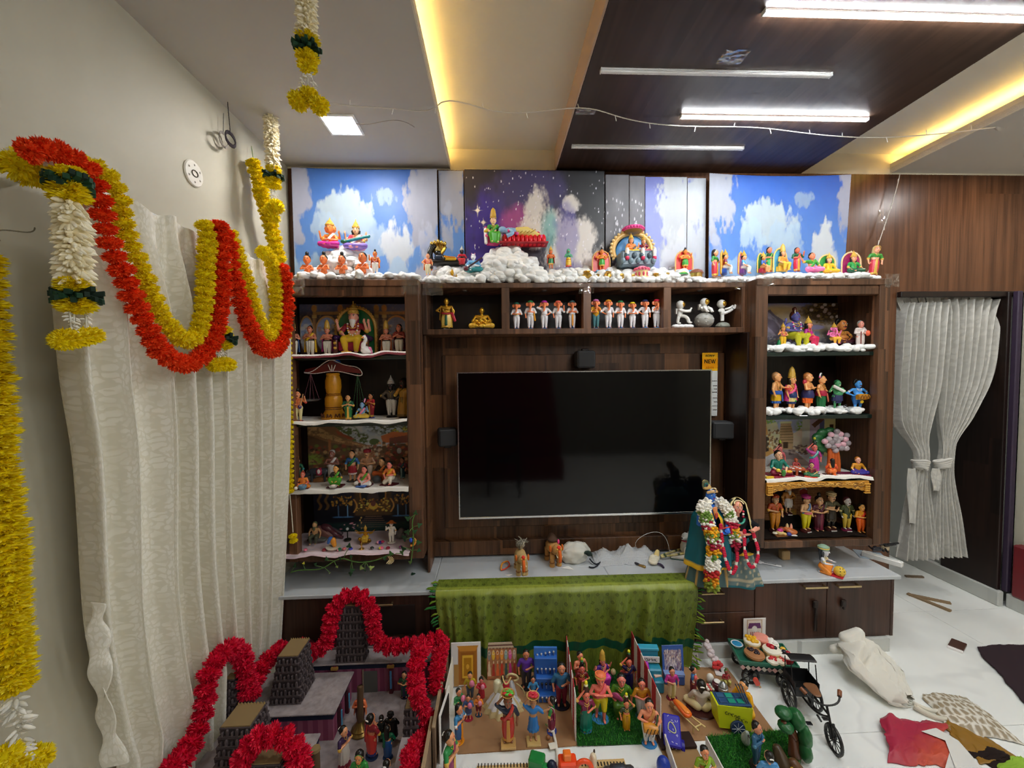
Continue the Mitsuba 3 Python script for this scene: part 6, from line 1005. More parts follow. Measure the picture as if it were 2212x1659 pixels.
obj('rock_figurine','heap of purple and brown driftwood behind the seated rock man','figurine',{'wood':('paint',[('t',[(-.06,0,.02),(0,.01,.06),(.05,0,.03),(.1,-.01,.01)],[.02]*5+[.024]*5+[.016]*5+[.008]*5,'5a3038'),('t',[(-.02,.02,.07),(.04,.01,.05),(.09,.01,.02)],.01,'4a3a44'),('h',[((.0,0,.02),(.05,.02,.02)),((-.04,.0,.05),(.02,.02,.03))],'7a5048')])},mat((at(705,1165,y=2.36)[0],2.36,.61)))
obj('rock_figurine','grey twisted rock ornament at the right of the hat figurine','figurine',{'stone':('paint',[('h',[((0,0,.02),(.03,.02,.02)),((.01,0,.05),(.018,.012,.016))],'6a6460'),('b',(-.02,-.01,.04),.012,'8a7a78',1),('b',(.025,-.012,.03),.012,'5a5450',1)])},mat((at(864,1165,y=2.33)[0],2.33,.61)))
obj('bird_ornament','orange and blue bird ornament clipped to the vine at the right corner','ornament',{'crescent':('paint',[('t',[(-.012,0,-.02),(.008,0,-.016),(.016,0,0),(.008,0,.016)],.006,'f09a3c')]),'bead':('paint',[('b',(-.008,0,.008),(.01,.008,.013),'2a50c0')])},mat(at(891,1170,y=2.155)))
# vine of ivy along the front of the left tower
def vine(label,pts,leaves,seed=1,col='5a8040'):
 k=thing('ivy_vine',label,'vine');pts=[at(a,b,y=2.15)for a,b in pts];m=MB();m.add(tube(curve(pts,40),.0032,6),col);g=np.random.default_rng(seed)
 L_=[(-.5,0),(-.62,.35),(-.3,.55),(-.22,.9),(0,1.25),(.22,.9),(.3,.55),(.62,.35),(.5,0),(0,.12)]
 lv=[]
 for i,(a,b,s,rot,c)in enumerate(leaves):
  q=at(a,b,y=2.142-.008*(i%2));j=min(range(len(pts)),key=lambda n:np.linalg.norm(pts[n]-q));m.add(tube([pts[j],(pts[j]+q)/2+[0,-.004,.004],q],.0016,5),col);lv.append((q,s,rot,c))
 m.build(part(k,'stem'),'matte')
 for q,s,rot,c in lv:lm=MB();lm.add(prism(L_,.05),c,mat(q,rz=g.uniform(-30,30),s=s)@mat(rx=g.uniform(-25,10),ry=rot));lm.build(part(k,'leaf'),'matte')
 return k
DG,LG='2c5030','8aa050'
vn=vine('ivy vine with dark and pale leaves along the bottom rail of the left tower',[(628,1237),(660,1231),(700,1226),(722,1212),(742,1207),(760,1212),(790,1214),(815,1209),(832,1202),(850,1196)],[(636,1226,.02,0,DG),(655,1219,.012,20,'c8c040'),(680,1222,.018,30,DG),(706,1211,.018,-20,DG),(727,1223,.013,160,LG),(753,1184,.024,10,'24402a'),(757,1236,.02,180,DG),(762,1228,.022,200,DG),(777,1226,.022,100,'a0b468'),(798,1228,.022,80,'9ab060'),(733,1208,.02,45,DG),(759,1205,.016,-30,DG),(828,1208,.022,60,DG),(846,1200,.024,-20,'3c6434'),(866,1196,.024,40,'486a38'),(788,1231,.012,180,DG),(712,1236,.01,190,'6a7a5a')],3)
m=MB();c=at(842,1208,y=2.14);[m.add(tube([c,c+np.array((math.cos(a)*.025,-.012,math.sin(a)*.022))],.0022,5),'e0cc98')for a in np.linspace(-2.2,1.8,12)];m.build(part(vn,'honeysuckle_flower'),'matte')
vine('ivy vine climbing the right stile of the left tower',[(888,1215),(891,1190),(893,1160),(891,1140),(896,1112)],[(885,1122,.026,-60,DG),(897,1112,.022,10,'33552f'),(902,1136,.024,80,DG),(884,1150,.026,-90,'2a4a2a'),(877,1165,.03,-70,'22402a'),(872,1182,.028,200,'24442c'),(900,1172,.024,90,'3a6034'),(902,1188,.02,120,DG),(886,1212,.018,185,'5a7a40'),(893,1150,.02,60,DG)],8)
lf=thing('fallen_leaf','dark green ivy leaf lying on the grey countertop','leaf');m=MB();m.add(prism([(-.5,0),(-.62,.35),(-.22,.9),(0,1.2),(.22,.9),(.62,.35),(.5,0)],.06),'1c3a2a',mat(at(894,1241,z=.432),s=.022,rz=40)@mat(rx=-86));m.build(lf,'matte')
# ---------------------------------------------------------------- figurines in the right tower
R1,R2,R3,R4=SHR[0]+.012,SHR[1]+.012,SHR[2]+.006,.606
doll('child_deity_figurine','small orange deity figurine with spear beside a green peacock on the top right shelf',1691,742,696,y=2.27,z=R1+.02,skin='f0a868',bot=('dhoti','f0c030','gold'),hat=('crown',),arms=('raise','belly'),mala='ee5c8c',jw='gold',ex_=[('peacock','paint',[('h',[((-.22,0,.1),(.1,.1,.1)),((-.2,0,.32),(.05,.06,.06))],'1c7a4a')])])
doll('blue_deity_figurine','blue-skinned four-armed figurine in yellow with matted hair seated beside the pink lady',1716,743,663,y=2.32,z=R1+.015,pose='throne',w=1.3,skin='5a5a9a',bot=('dhoti','c8c42c','gold'),hair='topknot',hc='5a2a1c',arms=('belly','low'),a2='raise',mala=('ee5c9c','white'),jw='gold',rz=10,ex_=[('crescent','paint',[('t',[(-.02,-.05,.78),(-.06,-.06,.82),(-.05,-.05,.88)],.012,'ece4d0')]),('rock','paint',[('b',(-.26+.1*(i%3),-.18+.04*i,.04+.05*(i%2)),(.07,.06,.05),('c8ccd4','3c3c48','e4e4e8')[i%3])for i in range(6)]),('seat','paint',[('x',(0,.06,.11),(.36,.24,.22),'4a4458')])])
doll('goddess_figurine','lady figurine in magenta blouse and red skirt leaning right on the top right shelf',1745,741,682,y=2.29,z=R1+.02,pose='throne',w=1.15,skin='e8906a',tp_=('blouse','b02c8a','gold'),bot=('saree','d82c5c','gold'),dp='c83a90',hair='curls',hat=('crown',),arms=('down','low'),rz=30,mala=('ee3c8c','f0c040'))
doll('elephant_deity_figurine','pink elephant-headed figurine with gold crown in yellow dhoti on the top right shelf',1801,733,696,y=2.26,z=R1+.035,pose='throne',w=1.25,skin='ee7ab0',face='elephant',hair=None,hat=('crown',),bot=('dhoti','f0b83c','gold'),arms=('low','low'),a2='raise',hd=1.5,by_=.03)
doll('giant_figurine','stout brown bearded man figurine sitting behind the pink elephant-headed one',1817,735,686,y=2.33,z=R1+.03,pose='sit',w=1.6,hd=1.9,skin='c07a3c',bot=('dhoti','4a2430','4a2430'),hair='wild',mu='black',by_=.07,arms=('low','low'),jw='gold')
doll('old_woman_figurine','old woman figurine in white robe with orange bundle on the top right shelf',1858,742,692,y=2.25,z=R1+.004,skin='f0a08a',tp_=('kurta','e8dcd4'),bot=('saree','ece0d8','e0d4cc'),dp='f0e6de',hair='short',hc='9a9c98',arms=('belly','belly'),mu=None,ex_=[('bundle','paint',[('b',(.16,-.14,.58),(.08,.07,.11),'f06a48')]),('stick','paint',[('t',[(-.12,-.16,.64),(-.12,-.16,.05)],.018,'8a4a44')])])
KB=dict(z=R2+.006,skin='f0ac6c',y=2.28)
doll('attendant_figurine','bald figurine in blue sash and yellow skirt holding out a red bowl',1676,878,803,bot=('half','e0ac1c','2a5aa8'),hair='short',hc='c08a58',arms=('down','fwd'),rz=35,mala='c89a50',ex_=[('sash','paint',[('l',[(.14,.46),(.15,.5),(.14,.56),(.0,.57)],(0,0,0),'2a54a8'),('h',[((.0,-.14,.5),(.03,.02,.04)),((.03,-.15,.3),(.03,.02,.04))],'2a54a8')]),('bowl','paint',[('l',[(0,0),(.06,0),(.09,.05),(.0,.05)],(.14,-.24,.58),'f0503c')])],**KB)
doll('crowned_god_figurine','crowned figurine with pink shoulder sash and navy waistcloth on the second right shelf',1709,877,791,bot=('half','e8d488','1c2c5c'),hair='curls',hat=('tall',),arms=('down','down'),rz=20,jw='c8923c',mala=None,dp='ee5c8c',cape=('d83c8c',.3),ex_=[('navy_cloth','paint',[('l',[(.145,.4),(.15,.48),(.12,.57),(0,.57)],(0,0,0),'1c3060'),('b',(0,-.13,.3),(.03,.02,.03),'2a8a3c',1)])],**KB)
doll('attendant_figurine','bald figurine with folded arms in navy waistcloth and orange shorts on the second right shelf',1744,877,804,bot=('half','f06a28','f06a28'),hair='short',hc='c07a40',arms=('fold','fold'),rz=30,ex_=[('navy_cloth','paint',[('l',[(.15,.36),(.155,.46),(.125,.57),(0,.57)],(0,0,0),'2a2c5c')]),('red_bundle','paint',[('b',(-.14,.02,.8),(.06,.05,.07),'c83848')])],**KB)
doll('attendant_figurine','figurine with white topknot cloth in red sash and green skirt on the second right shelf',1773,876,803,bot=('skirt','1c6a3c','1c6a3c'),hair='topknot',arms=('down','belly'),rz=30,jw='b87a30',hem=.8,ex_=[('sash','paint',[('l',[(.14,.44),(.15,.5),(.13,.6),(0,.6)],(0,0,0),'b02440'),('h',[((.06,-.13,.5),(.03,.02,.03)),((.12,-.14,.3),(.03,.02,.05))],'c86a50')]),('ribbon','paint',[('t',[(-.1,.0,1.02),(-.06,0,1.1),(.02,0,1.1)],.022,'f0ece8'),('b',(-.1,0,1.),.03,'ee6a9a',1)])],**KB)
doll('musician_figurine','green-skinned stout musician figurine playing a pipe on a pale green base',1808,874,820,z=R2+.008,y=2.27,w=1.5,hd=1.4,skin='4a9a64',bot=('half','2c3058','2c3058'),hair='short',hc='1c5a34',mu='f0f0e8',by_=.06,arms=('raise','fold'),jw='e8e0b0',sd=('disc','8ac0a8',.24),ex_=[('pipe','paint',[('t',[(-.26,-.12,.86),(.1,-.18,.66)],[.06]*2,'e8e4dc')]),('s_ornament','paint',[('t',[(.16,-.24,.12),(.08,-.25,.16),(.04,-.25,.1),(.14,-.25,.04),(.1,-.25,-.02),(.02,-.24,.0)],.014,'2c2c30')])])
doll('drummer_figurine','blue-skinned stout drummer figurine with a brown drum across its belly',1852,879,818,z=R2+.004,y=2.25,w=1.5,hd=1.4,skin='4a9ae0',bot=('shorts','2a6ab0'),hair='wild',mu='black',by_=.05,arms=('hip','hip'),jw='e8e8f0',ex_=[('drum|brown drum with yellow lacing','paint',[('l',[(0,-.19),(.08,-.19),(.1,-.1),(.1,.1),(.08,.19),(0,.19)],(0,-.2,.5),'b87a1c',0,0,1,90)]+[('t',[(x,-.3,.44),(x+.05,-.3,.56),(x+.1,-.3,.44)],.01,'6a3a10',5)for x in(-.16,-.05,.05)]),('belt','paint',[('l',[(.16,.4),(.18,.42),(.16,.44)],(0,0,0),'e8b43c'),('b',(0,-.17,.33),(.06,.03,.06),'e8c020')])])
V3=dict(z=R3)
doll('vendor_figurine','man figurine in dark green shirt selling vegetables behind a maroon box',1680,1027,972,y=2.25,pose='sit',skin='f0b890',tp_=('shirt','127060','2a9080'),bot=('pants','7a1c34'),arms=('low','low'),sd=('slab','8a1c34',.3),ex_=[('lemon','paint',[('b',(-.16,-.24,.16),(.06,.05,.05),'e8c83c')]),('mango','paint',[('b',(.16,-.24,.12),(.08,.05,.04),'f0b030')]),('leaves','paint',[('b',(-.05,-.3,.1),(.06,.05,.1),'3c7a34')])],**V3)
obj('yellow_strip','yellow flat strip lying in front of the green-shirted vendor','strip',{'s':('paint',[('x',(0,0,.006),(.085,.018,.012),'d8b020')])},mat((at(1669,1029,y=2.2)[0],2.2,R3)))
doll('pot_carrier_figurine','pink figurine with stacked brown pots and lime on its head behind the vendor',1684,1010,950,y=2.36,skin='ee8a80',tp_=('blouse','d86a70'),bot=('saree','c85a60','gold'),hair='bun',hat=('pot','5a2c20','8ab03c','b0c83c'),arms=('head','down'),**V3)
obj('mat','dark red mat under the monkey and table on the third right shelf','mat',{'m':('matte',[('x',(0,0,.003),(.21,.09,.005),'4a141c',-28)])},mat((at(1727,1024,y=2.26)[0],2.26,R3)))
doll('monkey_figurine','small brown monkey figurine sitting behind a low table of tiles',1719,1012,989,y=2.3,pose='bust',skin='b85a38',hair='short',hc='a04a2c',arms=('low','low'),tp_=('shirt','a8403c'),z=R3+.03)
obj('low_table','small orange wooden table with white tiles in front of the monkey','table',{'tabletop':('paint',[('x',(0,0,.035),(.09,.06,.008),'b0502c',-20)]),'leg':('paint',[('x',(x,y_,.016),(.012,.012,.032),'9a4424',-20)for x,y_ in((-.035,.0),(.03,.03),(-.02,-.03),(.04,-.01))]),'tile':('paint',[('x',(-.03+.02*(i%4),-.014+.02*(i//4),.041),(.014,.014,.005),('f0e8dc','d86a50')[i%2],-20)for i in range(12)])},mat((at(1720,1020,y=2.265)[0],2.265,R3)))
obj('yellow_bird','tiny yellow bird figurine beside the tile table','figurine',{'b':('paint',[('h',[((0,0,.018),(.018,.014,.014)),((.026,0,.012),(.014,.01,.008))],'e8bc34'),('b',(-.014,-.004,.035),.01,'f0c848'),('x',(.03,0,.006),(.03,.02,.01),'d0a024')])},mat((at(1738,1012,y=2.26)[0],2.26,R3)))
doll('pot_carrier_figurine','tall woman figurine in teal and magenta carrying a black pot with lime on her head',1758,1021,944,y=2.3,skin='e87a6a',tp_=('blouse','b03a8a'),bot=('skirt','c83aa0','d85ab0'),dp=('4aa8a8','white'),hair='bun',hat=('pot','1c2c20','2c5a34','d8d03c'),arms=('head','down'),sd=('disc','3a7ab0',.16),rz=-15,**V3)
doll('sitting_woman_figurine','small dark green checked figurine seated on a red block near the mat edge',1753,1030,999,y=2.215,pose='sit',skin='c8a070',tp_=('shirt','7a2434','gold'),bot=('skirt','2c6a44','8ab090'),hair='short',arms=('knee','low'),rz=-40,sd=('slab','e0442c',.28),**V3)
obj('bouquet_tree','toy tree of grey pink flower balls on an orange trunk','toy tree',{'trunk|orange ribbed trunk':('paint',[('t',[(-.03+.02*i,-.01,0),(-.02+.016*i,-.01,.09),(-.014+.012*i,0,.15)],.013,'c05a24')for i in range(4)]),'leaves':('paint',[('b',(.05*math.cos(a)*1.3-.01,.02,.19+.05*math.sin(a)),(.035,.02,.03),'2c6a3c')for a in np.linspace(0,5.6,9)]),'flower':('paint',[('b',(.014+.062*math.cos(i*2.4)*(i/19)**.5*1.3,-.02,.19+.06*math.sin(i*2.4)*(i/19)**.5),(.018,.014,.016),('b0a4a8','8e8488','d8a8b4')[i%3])for i in range(20)])},mat((at(1796,1018,y=2.29)[0],2.29,R3)))
doll('sitting_woman_figurine','woman figurine in bright orange seen from behind seated by the flower tree',1797,1030,990,y=2.215,pose='kneel',skin='f06a34',tp_=('shirt','f0602c'),bot=('saree','f07a34','2f8a3c'),dp='f0903c',hair='long',arms=('low','low'),rz=160,sd=('slab','3a1c14',.28),**V3)
doll('sitting_woman_figurine','woman figurine in mustard top and blue skirt seated on the third right shelf',1852,1028,986,y=2.24,pose='sit',skin='f0b090',tp_=('shirt','d08a1c','e8b040'),bot=('skirt','3a3494','5a58b0'),hair='short',hc='b06a20',arms=('knee','knee'),rz=-10,sd=('slab','6a1430',.3),**V3)
obj('maroon_book','flat maroon slab lying left of the mustard-topped woman','slab',{'s':('paint',[('x',(0,0,.006),(.12,.035,.012),'5c1634',-20)])},mat((at(1830,1027,y=2.25)[0],2.24,R3)))
p0,p1=at(1654,1050,y=2.168),at(1873,1046,y=2.168);x0,x1,zt=p0[0],p1[0],p0[2]+.02;c=thing('cornice_strip','gold wooden temple pelmet strip fixed under the third shelf of the right tower','pelmet')
m=MB();xs=np.linspace(x0,x1,30);lower=[(x,zt-.028-.034*abs(2*(x-x0)/(x1-x0)-1)**2.2-.003*math.sin(x*160))for x in xs];m.add(prism([(x0,zt),*lower,(x1,zt)],.012),'b8802c',mat((0,2.156,0)),flat=True);m.build(part(c,'board'),'paint')
g=np.random.default_rng(2);m=MB()
for i in range(90):x=g.uniform(x0+.03,x1-.03);d=.026+.034*abs(2*(x-x0)/(x1-x0)-1)**2.2;q=np.array((x,2.154,zt-g.uniform(.006,d-.004)));m.add(tube([q,q+[.01,-.002,.005],q+[.022,0,-.001]],.0024,5),('d8a040','e8b85a','8a5a1c')[i%3])
q=m.build(part(c,'carving'),'paint');tag(q,kind='stuff')
for x in(x0+.014,x1-.014):m=MB();[m.add(box((x,2.152,zt-.016-h),(w_,.012,.006),.001),'d09a3c',flat=True)for h,w_ in((0,.034),(.05,.034),(.014,.028),(.036,.028),(.025,.028))];[m.add(box((x+s,2.152,zt-.04),(.004,.012,.04),.001),'d09a3c',flat=True)for s in(-.01,0,.01)];m.build(part(c,'lattice_end'),'paint')
H4=dict(z=R4,skin='d8a878')
doll('storyteller_figurine','man figurine in rust tunic and mustard dhoti at the left of the bottom right shelf',1673,1144,1067,y=2.29,tp_=('shirt','b04a20','d8a040'),bot=('dhoti','c07a1c','b06a14'),hair='long',hc='4a1c10',hat=('cap','a8401c'),arms=('belly','down'),sd=('plinth','3a1c18'),**H4)
doll('storyteller_figurine','white-haired bearded figurine in ochre shawl raised on a black covered block',1702,1118,1048,y=2.36,tp_=('kurta','b8782c','c89a50'),bot=('half','d8d0c4','c8c0b4'),hair='long',hc='d8cdb8',bd_='e0d8c8',arms=('down','belly'),w=1.3,cape=('b87a30',.3),sd=('plinth','3a1418'),z=R4+.075,skin='d8a878')
obj('black_block','black cloth covered block under the white-haired ochre figurine','block',{'b':('cloth',[('h',[((-.06,0,.06),.012),((.06,0,.06),.012),((-.08,-.02,.01),.01),((.08,-.02,.01),.01),((-.07,.04,.01),.01),((.07,.04,.01),.01)],'16120f')])},mat((at(1703,1120,y=2.36)[0],2.36,R4)))
doll('storyteller_figurine','man figurine with magenta turban, blue shawl and yellow dhoti on the bottom right shelf',1740,1144,1067,y=2.28,bot=('dhoti','d8c814','c8b810'),dp='5a7aa0',hat=('turban','a8286c','c04080'),arms=('belly','down'),mu='black',rz=15,sd=('plinth','4a1c18'),ex_=[('sash','paint',[('l',[(.15,.5),(.155,.54),(.14,.58)],(0,0,0),'d86a70')])],**H4)
doll('storyteller_figurine','woman figurine in dark maroon saree with high bun on the bottom right shelf',1768,1146,1064,y=2.29,tp_=('blouse','4a1428','c89a50'),bot=('saree','501828','702438'),dp='4c1626',hair='topknot',hc='1c120e',arms=('belly','belly'),jw='c8a050',**H4)
doll('storyteller_figurine','soldier figurine in dark vest, kilt and boots with cream headscarf',1794,1147,1061,y=2.29,tp_=('blouse','4a4630','6a6444'),bot=('half','2a221a','3a3022'),hat=('turban','c8b080','a88a58'),arms=('belly','hip'),mu='1c120c',sd=('plinth','3a1c18'),ex_=[('boots','paint',[('t',[(s*.065,0,.24),(s*.065,0,.06)],.055,'1c1714')for s in(-1,1)])],**H4)
doll('storyteller_figurine','painted face figurine in olive tunic and yellow trousers on the bottom right shelf',1828,1151,1073,y=2.275,tp_=('kurta','3c4424','c8b878'),bot=('pants','c8a838'),hair='short',hc='5a2c34',arms=('down','down'),mu='141414',sd=('plinth','6a1c3c'),z=R4,skin='d0c8c0')
doll('storyteller_figurine','brightest figurine in orange dhoti with red shawl over yellow bare shoulder at the right',1859,1156,1087,y=2.25,bot=('dhoti','e8641c','d8541c'),tp_=('shirt','f0a42c'),dp='d83a1c',hair='short',arms=('belly','belly'),z=R4,skin='f0b058')
for nm,lab,px_,py_,lst in(('toy_cottage','tiny cream and pink toy cottage on a brown board on the bottom right shelf',1686,1158,[('x',(0,0,.004),(.07,.05,.006),'8a5a34'),('b',(0,0,.018),(.022,.018,.014),'f0d088'),('b',(.0,0,.032),(.016,.014,.01),'d83a90'),('b',(-.03,.0,.016),(.014,.012,.008),'ece4c8'),('b',(.024,-.006,.012),(.012,.012,.008),'f0c878')]),('toy_hill','tiny orange and blue toy hill with shrine tops on the bottom right shelf',1706,1156,[('h',[((.02,0,.02),(.028,.02,.016)),((.0,.02,.03),(.02,.015,.014))],'c8703c'),('h',[((-.03,.02,.03),(.02,.015,.014)),((-.04,.03,.02),(.012,.012,.012))],'9a4a30'),('l',[(.008,0),(.007,.02),(0,.03)],(.002,.02,.035),'e8c890'),('l',[(.008,0),(.006,.02),(0,.028)],(.026,.02,.035),'f0a890'),('b',(-.012,-.014,.012),(.014,.012,.014),'3a4494'),('b',(.014,-.02,.006),(.02,.01,.006),'f0ece8')])):obj(nm,lab,'toy',{'t':('paint',lst)},mat((at(px_,py_,y=2.23)[0],2.235,R4)))
# ---------------------------------------------------------------- things on the countertop
ZK=.43
def cp(x,y,z=ZK):return at(x,y,z=z)
obj('toy_bow','orange and yellow toy bow lying on the countertop left of the elephants','toy bow',{'stave':('paint',[('t',[(-.02,-.03,.006),(-.012,.02,.02),(.02,.06,.012)],.005,'e89a3c')]),'string':('paint',[('t',[(-.02,-.03,.006),(.022,-.005,.012),(.02,.06,.012)],.004,'d8442c')])},mat(cp(1090,1228)))
def elephant(label,px,ft,s,rz,ex_,col='b8945c'):
 p=cp(px,ft);q={'body':('matte',[('h',[((0,-.02,.115),(.042,.045,.042)),((0,.05,.11),(.042,.05,.044))],col),('h',[((0,-.075,.135),(.034,.034,.036)),((0,-.055,.12),(.034,.03,.03))],col),('t',[(0,-.1,.13),(0,-.115,.1),(0,-.112,.06),(0,-.12,.035)],[.018]*8+[.012]*12,col)]),'ear|orange painted ear':('matte',[('h',[((s_*.044,-.055,.135),(.008,.016,.024))],'d8702c')for s_ in(-1,1)]),'tusk':('matte',[('t',[(s_*.014,-.1,.11),(s_*.017,-.125,.1)],.004,'ece4d0')for s_ in(-1,1)]),'trunk_cover|orange red painted trunk band':('matte',[('t',[(0,-.113,.142),(0,-.13,.105),(0,-.126,.07)],.011,'d86424'),('b',(0,-.105,.16),.013,'d83c2c'),('b',(-.012,-.108,.15),.006,'e8c050',1),('b',(.012,-.108,.15),.006,'e8c050',1)])}
 for i,(x,y)in enumerate(((-.026,-.04),(.026,-.04),(-.026,.07),(.026,.07))):q[f'leg_{i}']=('matte',[('l',[(0,0),(.017,0),(.019,.01),(.014,.03),(.017,.09),(0,.1)],(x,y,0),col),('t',[(x+.016*math.cos(a),y+.016*math.sin(a),.03)for a in np.linspace(0,6.28,10)],.004,'8a5a30',5)])
 q.update(ex_);k=thing('wooden_elephant',label,'elephant figurine')
 for nm,(bs,l)in q.items():n,_,lab=nm.partition('|');kk=part(k,'leg' if n[:4]=='leg_' else n);prims(MB(),l).build(kk,bs,mat(p,s=s,rz=rz));tag(kk,lab)if lab else None
gx=np.random.default_rng(4)
elephant('carved wooden elephant with orange face paint and a grey net tuft on its back',1126,1236,.78,5,{'net_tuft|grey gathered net tuft':('cloth',[('t',[(0,.03,.155),(gx.uniform(-.03,.03),.03+gx.uniform(-.02,.03),.2),(gx.uniform(-.06,.06),.03+gx.uniform(-.04,.05),.225+gx.uniform(-.03,.02))],[.003]*5+[.007]*5+[.002]*5,('8c8678','a8a294','747064')[i%3],5)for i in range(22)])},'b89a66')
elephant('carved wooden elephant with dark seat and pink plume beside the white cloth bag',1196,1217,.84,12,{'seat|dark brown saddle':('matte',[('h',[((0,.03,.165),(.04,.05,.02)),((0,.04,.19),(.02,.03,.012))],'4a3426')]),'plume':('matte',[('h',[((.01,-.07,.185),(.008,.008,.018))],'ee4a8a')])},'bc8c50')
def crumple(base,label,cat_,c,r,cols,seed,freq=9,amp=.3,bs='cloth',zmin=None,k=3,dent=0):
 v=ICO[k].copy();n=vfbm(v*freq*.25+seed,4,seed)-.5;rid=1-2*np.abs(vfbm(v*freq*.4+seed*2,3,seed+9)-.5);v=v*(1+amp*2*n+.25*amp*(rid-.6))[:,None]*r+c;v[:,2]=np.maximum(v[:,2],zmin if zmin is not None else-9);kk=thing(base,label,cat_);m=MB();m.add((v,ICF[k]),cols);m.build(kk,bs);return kk
c=cp(1238,1215);kk=thing('cloth_bag','white cloth drawstring bag slumped beside the second wooden elephant','bag');v=ICO[3]*[.085,.06,.062];v=v*(1+.3*(vfbm(ICO[3]*2.2+3,4)-.5)*2+.22*(.25-np.abs(vfbm(ICO[3]*[3,3,1.4]+9,3)-.5)))[:,None];v[:,0]+=.35*np.maximum(v[:,2],0);v+=[c[0],c[1]+.02,ZK+.05];v[:,2]=np.maximum(v[:,2],ZK+.001);m=MB();m.add((v,ICF[3]),'d2d0c6');m.build(part(kk,'sack'),'cloth')
m=prims(MB(),[('h',[((.07,.03,.085),(.02,.02,.025)),((.1,.04,.05),(.016,.016,.02))],'c8c6bc')]);m.build(part(kk,'gathered_neck'),'cloth',mat((c[0],c[1],ZK)));m=prims(MB(),[('t',[(.06,-.03,.07),(.085,-.03,.075),(.105,-.02,.05)],.008,'2c3a34'),('t',[(.075,-.04,.075),(.09,-.03,.06)],.012,'24302c')]);m.build(part(kk,'dark_print'),'cloth',mat((c[0],c[1],ZK)))
m=prims(MB(),[('t',[(.1,.0,.02),(.15,-.03,.006),(.17,.0,.006),(.13,-.06,.006),(.08,-.07,.006)],.004,'20242c')]);m.build(part(kk,'drawstring'),'matte',mat((c[0],c[1],ZK)))
m=thing('paper_scrap','torn white paper scrap in front of the white cloth bag','paper');prims(MB(),[('h',[((-.03,0,.003),.003),((.01,.012,.006),.003),((.03,-.02,.003),.003)],'e8e8e4')]).build(m,'matte',mat(cp(1225,1228)))
m=thing('paper_scrap','small white paper scrap at the saree edge left of the first elephant','paper');prims(MB(),[('h',[((-.02,0,.002),.002),((.02,.004,.003),.002),((.0,-.008,.002),.002)],'ece6e0')]).build(m,'matte',mat(cp(1099,1243)))
# crumpled bubble wrap
bsdf('bubble',{'type':'principledthin','base_color':rgb((.95,.96,.97)),'roughness':.25,'spec_trans':.3,'diff_trans':.9,'eta':1.5})
k=thing('bubble_wrap','crumpled heap of clear bubble wrap behind the green saree','bubble wrap');c=cp(1352,1212);m=MB();g=np.random.default_rng(6)
def wrap_fn(u,v):
 x=(u-.5)*.36;y=(v-.5)*.17;h=.065*np.exp(-((x-.02)/.06)**2)+.045*np.exp(-((x+.12)/.05)**2)+.05*np.exp(-((x-.12)/.05)**2);n=vfbm(np.stack([u*9,v*6,0*u+2],-1),4,3);r=np.abs(vfbm(np.stack([u*7,v*5,0*u+5],-1),3,4)-.5)
 return np.stack([c[0]+x*(1+.1*n),c[1]+.03+y+.03*(n-.5),ZK+.002+np.maximum(h*np.exp(-((v-.6)/.3)**2)*(1.25-1.5*r)+.03*(n-.4)*np.sin(np.pi*v)*np.sin(np.pi*u),0)],-1)
v,f=sheet(wrap_fn,70,44,.002);m.add((v,f),'c8ccd0');m.build(part(k,'film'),'bubble');m=MB();P0=wrap_fn(*np.meshgrid(np.linspace(.03,.97,34),np.linspace(.04,.96,16),indexing='ij')).reshape(-1,3)
for q in P0:m.add(ball(q+[0,0,.002],(.0042,.0042,.003),0),'d8dce0')
m.build(part(k,'bubbles'),'bubble');tag(k+'__bubbles',kind='stuff')
k=thing('wire_loop','thin white wire arching out of the bubble wrap','wire');m=MB();m.add(tube(curve([cp(1400,1190),at(1408,1150,y=2.33),at(1428,1152,y=2.33),at(1444,1178,y=2.33),cp(1446,1192)],30),.0016,5),'c8c8c4');m.build(k,'matte')
c=cp(1415,1216);obj('jasmine_roll','small roll of cream jasmine flowers with yellow top on the countertop','flower roll',{'roll':('cloth',[('t',[(-.02+.03*math.cos(a)*.6+.008*i,-.02+.018*math.sin(a)+.012*i,.018+.006*(i%3))for a in np.linspace(0,6.28,12)],.009,'e4dcc4')for i in range(5)]),'tip':('cloth',[('h',[((.02,.03,.03),.016),((.035,.05,.045),.012)],'e8cf8a')]),'end_cord':('matte',[('t',[(.0,-.03,.012),(.02,-.05,.01),(.022,-.07,.006)],.006,'3a3048')])},mat(c))
obj('metal_clip','small brass and black clip lying near the saree edge','clip',{'body':('metal',[('h',[((-.012,.012,.006),.006),((.014,-.016,.006),.008)],'a88a54')]),'grip':('paint',[('h',[((-.024,.026,.008),.007),((-.012,.012,.008),.007)],'24222a')])},mat(cp(1385,1224)))
k=thing('notebook','dark green notebook with white pages under the dog figurine','notebook');c=cp(1470,1203);M=mat(c,rz=-20);Q(k,'cover',[('x',(0,0,.003),(.12,.1,.005),'1c4a40')],'paint',M);Q(k,'pages',[('x',(0,0,.01),(.115,.096,.009),'d8d4c8')],'matte',M)
for i,(a,b)in enumerate((((1428,1207),(1486,1188)),((1430,1210),(1496,1200)))):
 k=thing('decorated_stick',('upper','lower')[i]+' of two gold and green wrapped sticks behind the garlanded dolls','stick');p,q=cp(*a)+[0,0,.02],cp(*b)+[0,0,.024];m=MB()
 for j in range(14):m.add(hull((p+(q-p)*j/14,.006),(p+(q-p)*(j+.9)/14,.006)),('c8b870','4a5a3a','e8dca8')[j%3]if j%2 else 'd8c888')
 m.build(k,'paint')
